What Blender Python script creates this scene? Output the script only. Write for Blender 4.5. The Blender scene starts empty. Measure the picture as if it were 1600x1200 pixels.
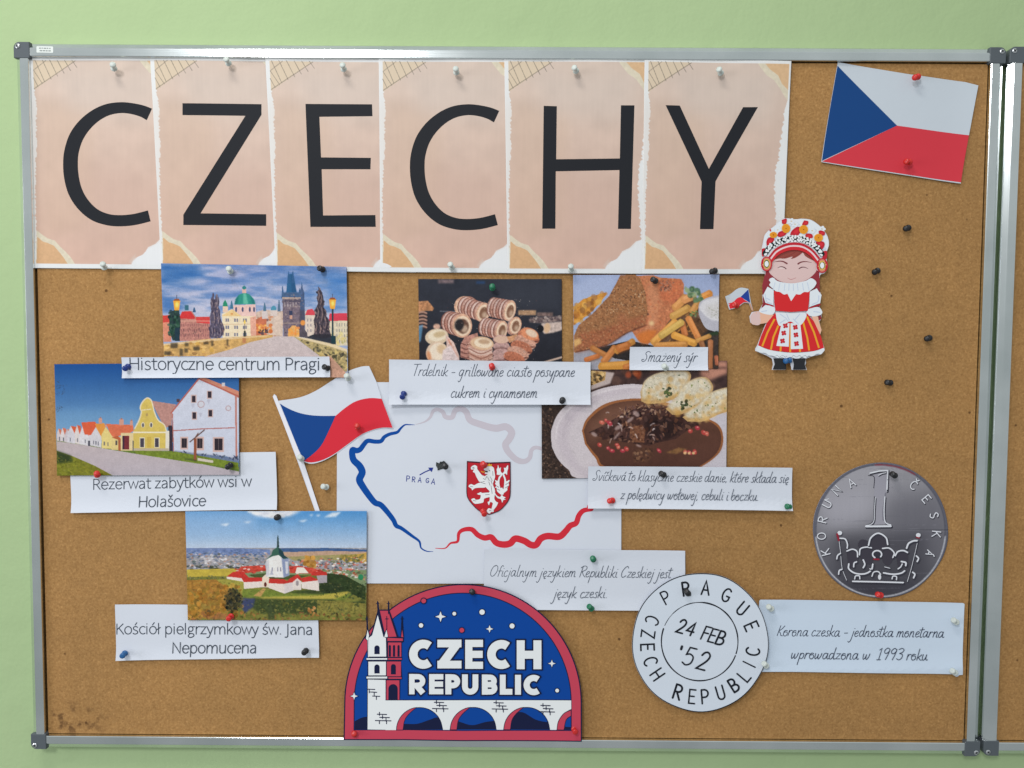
import bpy, math, random
import numpy as np
from mathutils import Vector, Matrix
from mathutils.geometry import tessellate_polygon

random.seed(11)
RNG = np.random.default_rng(11)
SC = bpy.context.scene
COL = SC.collection

# ---------------------------------------------------------------- camera
FPX = 1202.0
CAM_POS = np.array([0.0106, -1.1871, 0.0937])
CAM_ANG = [math.radians(a) for a in (-2.83, -0.368, 0.157)]


def rot3(rx, ry, rz):
    cx, sx, cy, sy, cz, sz = math.cos(rx), math.sin(rx), math.cos(ry), math.sin(ry), math.cos(rz), math.sin(rz)
    X = np.array([[1, 0, 0], [0, cx, -sx], [0, sx, cx]])
    Y = np.array([[cy, 0, sy], [0, 1, 0], [-sy, 0, cy]])
    Z = np.array([[cz, -sz, 0], [sz, cz, 0], [0, 0, 1]])
    return Z @ Y @ X


CAM_R = rot3(*CAM_ANG) @ rot3(math.pi / 2, 0, 0)
cam = bpy.data.cameras.new('camera')
cam.sensor_width = 36.0
cam.lens = 36.0 * FPX / 1600.0
cam.clip_start = 0.02
cam.clip_end = 50
cam_o = bpy.data.objects.new('camera', cam)
COL.objects.link(cam_o)
M4 = np.eye(4)
M4[:3, :3] = CAM_R
M4[:3, 3] = CAM_POS
cam_o.matrix_world = Matrix(M4.tolist())
SC.camera = cam_o

# ---------------------------------------------------------------- light
world = bpy.data.worlds.new('World')
SC.world = world
world.use_nodes = True
bg = world.node_tree.nodes['Background']
# the room behind the camera: pale walls and ceiling above, a darker floor below
wt = world.node_tree
w_tc = wt.nodes.new('ShaderNodeTexCoord')
w_sep = wt.nodes.new('ShaderNodeSeparateXYZ')
w_map = wt.nodes.new('ShaderNodeMapRange')
w_map.inputs['From Min'].default_value = -0.6
w_map.inputs['From Max'].default_value = 0.6
w_rmp = wt.nodes.new('ShaderNodeValToRGB')
w_rmp.color_ramp.elements[0].color = (0.50, 0.54, 0.56, 1)
w_rmp.color_ramp.elements[1].color = (0.92, 1.0, 1.02, 1)
wt.links.new(w_tc.outputs['Generated'], w_sep.inputs[0])
wt.links.new(w_sep.outputs['Z'], w_map.inputs['Value'])
wt.links.new(w_map.outputs['Result'], w_rmp.inputs['Fac'])
wt.links.new(w_rmp.outputs['Color'], bg.inputs[0])
bg.inputs[1].default_value = 0.46


def area_light(name, loc, target, sx, sy, power, col):
    l = bpy.data.lights.new(name, 'AREA')
    l.shape = 'RECTANGLE'
    l.size = sx
    l.size_y = sy
    l.energy = power
    l.color = col
    o = bpy.data.objects.new(name, l)
    o.location = loc
    d = Vector(target) - Vector(loc)
    o.rotation_euler = d.to_track_quat('-Z', 'Y').to_euler()
    COL.objects.link(o)
    return o


area_light('ceiling_lamp', (-0.72, -1.25, 2.05), (-0.2, 0, 0.1), 0.8, 0.35, 13, (1.0, 0.97, 0.92))
area_light('ceiling_lamp', (-1.03, -2.75, 1.62), (-0.1, 0, 0.0), 0.52, 0.5, 27, (0.96, 0.97, 1.0))
area_light('left_fill_light', (-3.3, -1.5, 0.1), (-0.3, 0, -0.1), 1.2, 1.4, 26, (0.93, 0.96, 1.0))  # unseen fill lamp, added to brighten the left side of the board

SC.view_settings.view_transform = 'Standard'
SC.view_settings.look = 'None'
SC.view_settings.exposure = 0.32
SC.view_settings.gamma = 1.0
SC.view_settings.use_curve_mapping = False
SC.cycles.max_bounces = 6

# ---------------------------------------------------------------- pixel rays to points on the board


def P(u, v, y):
    d = CAM_R @ np.array([(u - 800.0) / FPX, -(v - 600.0) / FPX, -1.0])
    return CAM_POS + d * ((y - CAM_POS[1]) / d[1])


def PA(uv, y):
    """uv (n,2) array, y scalar or (n,) -> (n,3)"""
    uv = np.asarray(uv, float)
    L = np.stack([(uv[:, 0] - 800) / FPX, -(uv[:, 1] - 600) / FPX, -np.ones(len(uv))], 1)
    d = L @ CAM_R.T
    t = (y - CAM_POS[1]) / d[:, 1]
    return CAM_POS + d * t[:, None]


# ---------------------------------------------------------------- colour and materials
EXPO = np.array([0.71, 0.745, 0.785])     # how much of white the room light gives back from the board


def lin(c):
    c = np.asarray(c, float) / 255.0
    return np.where(c <= 0.04045, c / 12.92, ((c + 0.055) / 1.055) ** 2.4)


def alb(c):
    """print colour as it looks on the board (0-255) -> reflectance"""
    return np.clip(lin(c) / EXPO, 0.004, 0.88)


MATS = {}


def mat(name, rgb=None, rough=0.55, spec=0.3, metal=0.0, raw=None, coat=0.0, trans=0.0):
    key = name
    if key in MATS:
        return MATS[key]
    m = bpy.data.materials.new(name)
    m.use_nodes = True
    b = m.node_tree.nodes['Principled BSDF']
    c = alb(rgb) if raw is None else np.array(raw)
    b.inputs['Base Color'].default_value = (c[0], c[1], c[2], 1)
    b.inputs['Roughness'].default_value = rough
    b.inputs['Specular IOR Level'].default_value = spec
    b.inputs['Metallic'].default_value = metal
    if coat:
        b.inputs['Coat Weight'].default_value = coat
        b.inputs['Coat Roughness'].default_value = 0.15
    if trans:
        b.inputs['Subsurface Weight'].default_value = trans
        b.inputs['Subsurface Radius'].default_value = (0.002, 0.002, 0.002)
    MATS[key] = m
    return m


def ink(r, g, b):
    return mat('ink_%d_%d_%d' % (r, g, b), (r, g, b), 0.5, 0.10)


def paper_mat(name, rgb):
    if name in MATS:
        return MATS[name]
    m = mat(name, rgb, 0.62, 0.12)
    nt = m.node_tree
    b = nt.nodes['Principled BSDF']
    tc = nt.nodes.new('ShaderNodeTexCoord')
    n = nt.nodes.new('ShaderNodeTexNoise')
    n.inputs['Scale'].default_value = 22
    n.inputs['Detail'].default_value = 3
    nt.links.new(tc.outputs['Object'], n.inputs['Vector'])
    bu = nt.nodes.new('ShaderNodeBump')
    bu.inputs['Strength'].default_value = 0.12
    bu.inputs['Distance'].default_value = 0.004
    nt.links.new(n.outputs['Fac'], bu.inputs['Height'])
    nt.links.new(bu.outputs['Normal'], b.inputs['Normal'])
    return m


def print_mat():
    if 'photo_print' in MATS:
        return MATS['photo_print']
    m = mat('photo_print', (200, 200, 200), 0.45, 0.12)
    nt = m.node_tree
    b = nt.nodes['Principled BSDF']
    a = nt.nodes.new('ShaderNodeVertexColor')
    a.layer_name = 'print'
    # faint ink-jet banding across the sheet
    tc = nt.nodes.new('ShaderNodeTexCoord')
    mp = nt.nodes.new('ShaderNodeMapping')
    mp.inputs['Scale'].default_value = (260, 1, 14)
    n = nt.nodes.new('ShaderNodeTexNoise')
    n.inputs['Scale'].default_value = 1.0
    n.inputs['Detail'].default_value = 1.0
    nt.links.new(tc.outputs['Object'], mp.inputs['Vector'])
    nt.links.new(mp.outputs['Vector'], n.inputs['Vector'])
    r = nt.nodes.new('ShaderNodeMapRange')
    r.inputs['From Min'].default_value = 0.3
    r.inputs['From Max'].default_value = 0.7
    r.inputs['To Min'].default_value = 0.985
    r.inputs['To Max'].default_value = 1.012
    nt.links.new(n.outputs['Fac'], r.inputs['Value'])
    mx = nt.nodes.new('ShaderNodeVectorMath')
    mx.operation = 'SCALE'
    nt.links.new(a.outputs['Color'], mx.inputs[0])
    nt.links.new(r.outputs['Result'], mx.inputs['Scale'])
    nt.links.new(mx.outputs['Vector'], b.inputs['Base Color'])
    return m


# ---------------------------------------------------------------- object helpers


def tag(o, label=None, cat=None, group=None, kind=None):
    if label:
        o['label'] = label
    if cat:
        o['category'] = cat
    if group:
        o['group'] = group
    if kind:
        o['kind'] = kind
    return o


def empty(name, loc, label, cat, group=None):
    o = bpy.data.objects.new(name, None)
    o.empty_display_size = 0.02
    o.location = loc
    COL.objects.link(o)
    return tag(o, label, cat, group)


def mesh_obj(name, verts, faces, mats, fm=None, parent=None, origin=None, smooth=False):
    """verts in world space; stored relative to the origin (the thing's base)."""
    V = np.asarray(verts, float)
    if origin is None:
        origin = np.array(parent.location) if parent is not None and parent.parent is None else V.mean(0)
    me = bpy.data.meshes.new(name)
    me.from_pydata((V - np.asarray(origin)).tolist(), [], faces)
    for m in mats:
        me.materials.append(m)
    if fm is not None:
        me.polygons.foreach_set('material_index', np.asarray(fm, dtype=np.int32))
    if smooth:
        me.polygons.foreach_set('use_smooth', np.ones(len(me.polygons), dtype=bool))
    me.update()
    o = bpy.data.objects.new(name, me)
    COL.objects.link(o)
    if parent is not None:
        o.parent = parent
    else:
        o.location = origin
    return o


def catmull(pts, n=7, closed=False):
    p = np.asarray(pts, float)
    if len(p) < 3:
        return p
    if closed:
        q = np.vstack([p[-1], p, p[0], p[1]])
    else:
        q = np.vstack([2 * p[0] - p[1], p, 2 * p[-1] - p[-2]])
    out = []
    for i in range(1, len(q) - 2):
        a, b, c, d = q[i - 1], q[i], q[i + 1], q[i + 2]
        for k in range(n):
            t = k / n
            out.append(0.5 * ((2 * b) + (c - a) * t + (2 * a - 5 * b + 4 * c - d) * t * t + (3 * b - a - 3 * c + d) * t ** 3))
    if not closed:
        out.append(q[-2])
    return np.array(out)


def arc(cx, cy, rx, ry, a0, a1, n=16):
    t = np.radians(np.linspace(a0, a1, n))
    return np.stack([cx + rx * np.cos(t), cy + ry * np.sin(t)], 1)


def ring(cx, cy, rx, ry=None, n=28):
    ry = rx if ry is None else ry
    t = np.linspace(0, 2 * math.pi, n, endpoint=False)
    return np.stack([cx + rx * np.cos(t), cy + ry * np.sin(t)], 1)


def crop(ox, oy, s):
    """reading aid: coordinates read off an enlarged piece of the picture"""
    def f(*pts):
        p = np.asarray(pts[0] if len(pts) == 1 and not np.isscalar(pts[0][0]) else pts, float).copy()
        p[:, 0] = ox + p[:, 0] / s
        p[:, 1] = oy + p[:, 1] / s
        return p
    f.s = s
    f.o = (ox, oy)
    return f


class Sheet:
    """a piece of paper pinned to the board: its plane, its gentle bend and what is printed on it."""

    def __init__(s, name, label, cat, quad, level, curl=(0, 0, 0, 0), wave=0.0, group=None, root=True):
        s.quad = np.asarray(quad, float)          # TL TR BR BL pixels, the frame of reference of the bend
        s.y0 = -0.0006 - 0.0011 * level
        s.curl = curl                             # lift of the top, right, bottom, left edge (m)
        s.wave = wave
        s.ph = random.uniform(0, 6)
        c = PA([s.quad.mean(0)], s.y0)[0]
        s.center = c
        s.Q3 = PA(s.quad, s.y0)
        s.root = empty(name, c, label, cat, group) if root else None
        s.k = 0

    def st(s, X):
        o = s.Q3[3]
        ex = s.Q3[2] - s.Q3[3]
        ez = s.Q3[0] - s.Q3[3]
        d = X - o
        return np.clip(d @ ex / (ex @ ex), 0, 1), np.clip(d @ ez / (ez @ ez), 0, 1)

    def lift(s, X):
        a, b = s.st(X)
        T, R, B, L = s.curl
        dy = T * np.clip((b - .78) / .22, 0, 1) ** 2 + B * np.clip((.3 - b) / .3, 0, 1) ** 2
        dy = dy + R * np.clip((a - .8) / .2, 0, 1) ** 2 + L * np.clip((.2 - a) / .2, 0, 1) ** 2
        if s.wave:
            w = np.sin(a * 7.3 + s.ph) * 0.5 + 0.5
            w2 = np.sin(a * 5.1 + b * 2.2 + s.ph * 2) * 0.5 + 0.5
            dy = dy + s.wave * (w * np.abs(2 * b - 1) ** 2 + 0.35 * w2)
        return dy

    def at(s, uv, off=0.0):
        X = PA(uv, s.y0)
        X[:, 1] -= s.lift(X) + off
        return X

    def part(s, name):
        return Part(s, name)

    def paper(s, outline, m, name='paper', thick=0.0004, parent=True):
        p = Part(s, name)
        p.fill(outline, m, off=0.0)
        # the cut edge of the sheet
        o = np.asarray(outline, float)
        n = len(o)
        q = []
        for i in range(n):
            a, b = o[i], o[(i + 1) % n]
            k = max(1, int(np.hypot(*(b - a)) / 9))
            for j in range(k):
                q.append(a + (b - a) * j / k)
        F = s.at(np.array(q))
        Bk = F.copy()
        Bk[:, 1] += thick
        base = len(p.V)
        p.V += F.tolist() + Bk.tolist()
        N = len(q)
        for i in range(N):
            j = (i + 1) % N
            p.F.append((base + i, base + j, base + N + j, base + N + i))
            p.M.append(p.mi(m))
        return p.build()


class Part:
    def __init__(s, sheet, name):
        s.sh = sheet
        s.name = name
        s.V = []
        s.F = []
        s.M = []
        s.mats = []

    def mi(s, m):
        if m not in s.mats:
            s.mats.append(m)
        return s.mats.index(m)

    def off(s):
        s.sh.k += 1
        return 0.00010 + 0.000008 * s.sh.k

    def fill(s, pts, m, off=None, maxe=9.0):
        off = s.off() if off is None else off
        p = np.asarray(pts, float)
        # drop doubled points
        keep = [i for i in range(len(p)) if np.hypot(*(p[i] - p[i - 1])) > 0.02]
        p = p[keep]
        if len(p) < 3:
            return
        tris = [tuple(t) for t in tessellate_polygon([[Vector((a, b, 0)) for a, b in p]])]
        pts2 = [tuple(x) for x in p]
        idx = {}
        work = tris
        out = []
        while work:
            t = work.pop()
            e = [(t[0], t[1]), (t[1], t[2]), (t[2], t[0])]
            L = [math.hypot(pts2[a][0] - pts2[b][0], pts2[a][1] - pts2[b][1]) for a, b in e]
            i = max(range(3), key=lambda q: L[q])
            if L[i] <= maxe:
                out.append(t)
                continue
            a, b = e[i]
            c = t[(i + 2) % 3]
            key = (min(a, b), max(a, b))
            if key not in idx:
                idx[key] = len(pts2)
                pts2.append(((pts2[a][0] + pts2[b][0]) / 2, (pts2[a][1] + pts2[b][1]) / 2))
            mm = idx[key]
            work.append((a, mm, c))
            work.append((mm, b, c))
        W = s.sh.at(np.array(pts2), off)
        base = len(s.V)
        s.V += W.tolist()
        k = s.mi(m)
        A = np.array(pts2)
        for t in out:
            # face the viewer
            a, b, c = A[t[0]], A[t[1]], A[t[2]]
            cr = (b[0] - a[0]) * (c[1] - a[1]) - (b[1] - a[1]) * (c[0] - a[0])
            t = t if cr < 0 else (t[0], t[2], t[1])
            s.F.append(tuple(base + i for i in t))
            s.M.append(k)

    def stroke(s, pts, w, m, closed=False, round_=True, off=None):
        """ribbon along pts (pixels); w is a width or one width per point"""
        p = np.asarray(pts, float)
        w = np.broadcast_to(np.asarray(w, float), (len(p),)).copy()
        keep = [0] + [i for i in range(1, len(p)) if np.hypot(*(p[i] - p[i - 1])) > 0.03]
        p, w = p[keep], w[keep]
        # even out long runs so that the ribbon follows the bend of the sheet
        q, ww = [], []
        n = len(p)
        for i in range(n if closed else n - 1):
            a, b = p[i], p[(i + 1) % n]
            k = max(1, int(np.hypot(*(b - a)) / 9))
            for j in range(k):
                q.append(a + (b - a) * j / k)
                ww.append(w[i] + (w[(i + 1) % n] - w[i]) * j / k)
        if not closed:
            q.append(p[-1])
            ww.append(w[-1])
        p, w = np.array(q), np.array(ww)
        n = len(p)
        if n < 2:
            return
        off = s.off() if off is None else off
        if closed:
            d1 = p - np.roll(p, 1, 0)
            d2 = np.roll(p, -1, 0) - p
        else:
            d = np.diff(p, axis=0)
            d1 = np.vstack([d[:1], d])
            d2 = np.vstack([d, d[-1:]])
        d1 /= np.linalg.norm(d1, axis=1)[:, None] + 1e-9
        d2 /= np.linalg.norm(d2, axis=1)[:, None] + 1e-9
        t = d1 + d2
        nn = np.linalg.norm(t, axis=1)
        t = np.where(nn[:, None] > 0.2, t / (nn[:, None] + 1e-9), d2)
        nrm = np.stack([-t[:, 1], t[:, 0]], 1)
        cosv = np.clip((nrm * np.stack([-d2[:, 1], d2[:, 0]], 1)).sum(1), 0.5, 1)
        h = (w / 2 / cosv)[:, None]
        Lp, Rp = p + nrm * h, p - nrm * h
        base = len(s.V)
        s.V += s.sh.at(np.vstack([Lp, Rp]), off).tolist()
        k = s.mi(m)
        for i in range(n if closed else n - 1):
            j = (i + 1) % n
            s.F.append((base + i, base + j, base + n + j, base + n + i))
            s.M.append(k)
        if round_ and not closed:
            for c, ww_, dd in ((p[0], w[0], -d2[0]), (p[-1], w[-1], d1[-1])):
                a0 = math.atan2(dd[1], dd[0])
                fan = [c] + [c + ww_ / 2 * np.array([math.cos(a0 + x), math.sin(a0 + x)]) for x in np.linspace(-math.pi / 2, math.pi / 2, 6)]
                b2 = len(s.V)
                s.V += s.sh.at(np.array(fan), off).tolist()
                for i in range(1, 6):
                    s.F.append((b2, b2 + i + 1, b2 + i))
                    s.M.append(k)

    def build(s, parent='root', label=None):
        par = s.sh.root if parent == 'root' else parent
        org = s.sh.center
        o = mesh_obj(s.name, s.V, s.F, s.mats, s.M, par, org if par is None else s.sh.center)
        if label:
            o['label'] = label
        return o


def print_grid(sheet, name, quad, pic, per_px=1.25, parent='root', off=0.0, tmpl=None):
    """a fine grid over the quad, each vertex inked with the colour the picture has there"""
    q = np.asarray(quad, float)
    wpx = np.hypot(*(q[1] - q[0]))
    hpx = np.hypot(*(q[3] - q[0]))
    nx, ny = int(wpx * per_px) + 1, int(hpx * per_px) + 1
    a, b = np.meshgrid(np.linspace(0, 1, nx), np.linspace(0, 1, ny))
    a, b = a.ravel()[:, None], b.ravel()[:, None]
    uv = (1 - b) * ((1 - a) * q[0] + a * q[1]) + b * ((1 - a) * q[3] + a * q[2])
    if tmpl is None:
        rgb = pic.sample(uv)
    else:
        t = np.asarray(tmpl, float)
        rgb = pic.sample((1 - b) * ((1 - a) * t[0] + a * t[1]) + b * ((1 - a) * t[3] + a * t[2]))
    W = sheet.at(uv, off)
    return grid_mesh(sheet, name, W, nx, ny, rgb, parent)


def grid_mesh(sheet, name, W, nx, ny, rgb, parent='root', wrap=False):
    i = np.arange(ny - 1)[:, None] * nx + np.arange(nx - 1)[None, :]
    i = i.ravel()
    F = np.stack([i, i + nx, i + nx + 1, i + 1], 1).astype(np.int32)
    nv0 = len(W)
    # thickness: a skirt round the rim
    rim = np.concatenate([np.arange(nx), np.arange(1, ny) * nx + nx - 1, (ny - 1) * nx + np.arange(nx - 2, -1, -1), np.arange(ny - 2, 0, -1) * nx])
    bk = W[rim].copy()
    bk[:, 1] += 0.0004
    W2 = np.vstack([W, bk])
    j = np.arange(len(rim))
    j2 = (j + 1) % len(rim)
    F2 = np.stack([rim[j], rim[j2], nv0 + j2, nv0 + j], 1).astype(np.int32)
    F = np.vstack([F, F2])
    lc = np.vstack([rgb, np.tile([[205, 208, 212]], (len(rim), 1))])
    me = bpy.data.meshes.new(name)
    me.vertices.add(len(W2))
    me.vertices.foreach_set('co', (W2 - sheet.center).astype(np.float32).ravel())
    me.loops.add(F.size)
    me.loops.foreach_set('vertex_index', F.ravel())
    me.polygons.add(len(F))
    me.polygons.foreach_set('loop_start', np.arange(0, F.size, 4, dtype=np.int32))
    me.update(calc_edges=True)
    me.validate()
    at = me.color_attributes.new('print', 'FLOAT_COLOR', 'POINT')
    c = np.ones((len(W2), 4), np.float32)
    c[:, :3] = alb(lc)
    at.data.foreach_set('color', c.ravel())
    me.materials.append(print_mat())
    o = bpy.data.objects.new(name, me)
    COL.objects.link(o)
    par = sheet.root if parent == 'root' else parent
    if par is None:
        o.location = sheet.center
    else:
        o.parent = par
    return o


# ---------------------------------------------------------------- a small picture painter for the printed photographs


def vnoise(h, w, sc, octv=3, seed=0):
    r = np.random.default_rng(seed)
    out = np.zeros((h, w))
    amp, tot = 1.0, 0.0
    sx, sy = (sc if hasattr(sc, '__len__') else (sc, sc))
    for o in range(octv):
        gw, gh = int(w / sx) + 3, int(h / sy) + 3
        g = r.random((gh, gw))
        x = np.arange(w) / sx
        y = np.arange(h) / sy
        xi, yi = x.astype(int), y.astype(int)
        fx, fy = x - xi, y - yi
        fx, fy = fx * fx * (3 - 2 * fx), fy * fy * (3 - 2 * fy)
        a = g[np.ix_(yi, xi)] * (1 - fx) + g[np.ix_(yi, xi + 1)] * fx
        b = g[np.ix_(yi + 1, xi)] * (1 - fx) + g[np.ix_(yi + 1, xi + 1)] * fx
        out += amp * (a * (1 - fy)[:, None] + b * fy[:, None])
        tot += amp
        amp *= .55
        sx, sy = max(1.2, sx / 2), max(1.2, sy / 2)
    return out / tot


def boxblur(a, r):
    r = int(r)
    if r < 1:
        return a
    for ax in (0, 1):
        k = 2 * r + 1
        pad = [(0, 0)] * a.ndim
        pad[ax] = (r + 1, r)
        c = np.cumsum(np.pad(a, pad, mode='edge'), axis=ax)
        n = a.shape[ax]
        a = (np.take(c, np.arange(k, k + n), ax) - np.take(c, np.arange(0, n), ax)) / k
    return a


class Pic:
    def __init__(s, u0, v0, u1, v1, cr, k=2.5, base=(128, 128, 128), seed=1):
        s.u0, s.v0, s.k = u0, v0, k
        s.w, s.h = int((u1 - u0) * k), int((v1 - v0) * k)
        s.I = np.zeros((s.h, s.w, 3)) + np.array(base, float)
        s.cr = cr
        s.f = k / cr.s
        s.r = random.Random(seed)
        s.sd = seed * 100
        s.sat, s.gain = 0.92, 0.92

    def T(s, pts):
        p = s.cr(np.asarray(pts, float))
        return (p - [s.u0, s.v0]) * s.k

    def mask(s, pts, soft=0):
        p = s.T(pts)
        x0, y0 = np.floor(p.min(0)).astype(int) - int(2 * soft + 2)
        x1, y1 = np.ceil(p.max(0)).astype(int) + int(2 * soft + 2)
        x0, y0, x1, y1 = max(x0, 0), max(y0, 0), min(x1, s.w), min(y1, s.h)
        if x1 <= x0 or y1 <= y0:
            return None
        X, Y = np.meshgrid(np.arange(x0, x1) + .5, np.arange(y0, y1) + .5)
        ins = np.zeros(X.shape, bool)
        n = len(p)
        for i in range(n):
            ax, ay = p[i]
            bx, by = p[(i + 1) % n]
            if ay == by:
                continue
            c = ((ay > Y) != (by > Y)) & (X < (bx - ax) * (Y - ay) / (by - ay) + ax)
            ins ^= c
        m = ins.astype(float)
        if soft:
            m = boxblur(boxblur(m, soft), soft)
        return (slice(y0, y1), slice(x0, x1)), m

    def put(s, sm, c, a=1.0):
        if sm is None:
            return
        sl, m = sm
        m = (m * a)[..., None]
        s.I[sl] = s.I[sl] * (1 - m) + np.asarray(c, float) * m

    def poly(s, pts, c, a=1.0, soft=0, tex=0, ts=8, c2=None, axis='y'):
        """filled polygon; tex = grain, c2 = the colour it runs to at the far end"""
        sm = s.mask(pts, soft)
        if sm is None:
            return
        sl, m = sm
        c = np.asarray(c, float)
        colr = np.zeros(m.shape + (3,)) + c
        if c2 is not None:
            n = m.shape[0] if axis == 'y' else m.shape[1]
            t = np.linspace(0, 1, n)
            t = t[:, None, None] if axis == 'y' else t[None, :, None]
            colr = c * (1 - t) + np.asarray(c2, float) * t
            colr = np.broadcast_to(colr, m.shape + (3,)).copy()
        if tex:
            s.sd += 1
            n = vnoise(m.shape[0], m.shape[1], ts, 3, s.sd) - .5
            colr = np.clip(colr * (1 + 2 * tex * n[..., None]), 0, 255)
        s.put((sl, m), colr, a)

    def ell(s, cx, cy, rx, ry, c, rot=0, a=1.0, soft=0, tex=0, ts=6, n=26):
        t = np.linspace(0, 2 * math.pi, n, endpoint=False)
        cr, sr = math.cos(math.radians(rot)), math.sin(math.radians(rot))
        x, y = rx * np.cos(t), ry * np.sin(t)
        s.poly(np.stack([cx + x * cr - y * sr, cy + x * sr + y * cr], 1), c, a, soft, tex, ts)

    def line(s, pts, w, c, a=1.0, soft=0):
        p = np.asarray(pts, float)
        for i in range(len(p) - 1):
            d = p[i + 1] - p[i]
            L = np.hypot(*d) + 1e-6
            n = np.array([-d[1], d[0]]) / L * w / 2
            e = d / L * w * .3
            s.poly([p[i] + n - e, p[i + 1] + n + e, p[i + 1] - n + e, p[i] - n - e], c, a, soft)

    def rect(s, x0, y0, x1, y1, c, a=1.0, soft=0, **k):
        s.poly([(x0, y0), (x1, y0), (x1, y1), (x0, y1)], c, a, soft, **k)

    def blots(s, pts, n, r0, r1, cols, a=.8, flat=1.0, soft=0, jit=18, rot=None):
        """many small daubs inside an outline: leaves, crumbs, roofs, stones"""
        p = np.asarray(pts, float)
        lo, hi = p.min(0), p.max(0)
        k = 0
        tries = 0
        while k < n and tries < n * 20:
            tries += 1
            x, y = s.r.uniform(lo[0], hi[0]), s.r.uniform(lo[1], hi[1])
            ins = False
            for i in range(len(p)):
                ax, ay = p[i]
                bx, by = p[i - 1]
                if (ay > y) != (by > y) and x < (bx - ax) * (y - ay) / (by - ay) + ax:
                    ins = not ins
            if not ins:
                continue
            k += 1
            r = s.r.uniform(r0, r1)
            c = np.clip(np.array(s.r.choice(cols), float) + s.r.uniform(-jit, jit), 0, 255)
            s.ell(x, y, r, r * flat * s.r.uniform(.6, 1.3), c, s.r.uniform(0, 180) if rot is None else rot + s.r.uniform(-15, 15), a, soft, n=7)

    def grain(s, amp=.05, sc=3, seed=5):
        n = vnoise(s.h, s.w, sc, 2, seed) - .5
        s.I = np.clip(s.I * (1 + 2 * amp * n[..., None]), 0, 255)

    def sample(s, uv):
        x = np.clip((uv[:, 0] - s.u0) * s.k - .5, 0, s.w - 1.001)
        y = np.clip((uv[:, 1] - s.v0) * s.k - .5, 0, s.h - 1.001)
        xi, yi = x.astype(int), y.astype(int)
        fx, fy = (x - xi)[:, None], (y - yi)[:, None]
        I = s.I
        q = (I[yi, xi] * (1 - fx) + I[yi, xi + 1] * fx) * (1 - fy) + (I[yi + 1, xi] * (1 - fx) + I[yi + 1, xi + 1] * fx) * fy
        g = q.mean(1, keepdims=True)
        return (g + (q - g) * s.sat) * s.gain

    def clouds(s, y1, c0, c1, sx, sy, a, seed, lo=.35, hi=.65):
        """streaky cloud from the top of the picture down to crop height y1"""
        n = int((s.cr(np.array([[0.0, y1]]))[0, 1] - s.v0) * s.k)
        m = np.clip((vnoise(n, s.w, (sx, sy), 5, seed) - lo) / (hi - lo), 0, 1)[..., None]
        fade = a * np.clip((n - np.arange(n)) / (n * .12), 0, 1)[:, None, None]
        s.I[:n] = s.I[:n] * (1 - fade) + (np.array(c0, float) * (1 - m) + np.array(c1, float) * m) * fade

    def smooth(s, r):
        s.I = boxblur(s.I, r)

# ---------------------------------------------------------------- pen alphabets (x-height = 1, y up, centre lines)


def SM(*p):
    return catmull(np.array(p, float), 5)


def LN(*p):
    return np.array(p, float)


def arch(x0, x1):
    return np.vstack([SM((x0, .5), (x0 + .1, .8), ((x0 + x1) / 2 + .02, 1.0), (x1 - .07, .88), (x1, .6)), [(x1, 0)]])


def dot(x, y, r=.03):
    return LN((x - r * .5, y), (x + r * .5, y))


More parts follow.
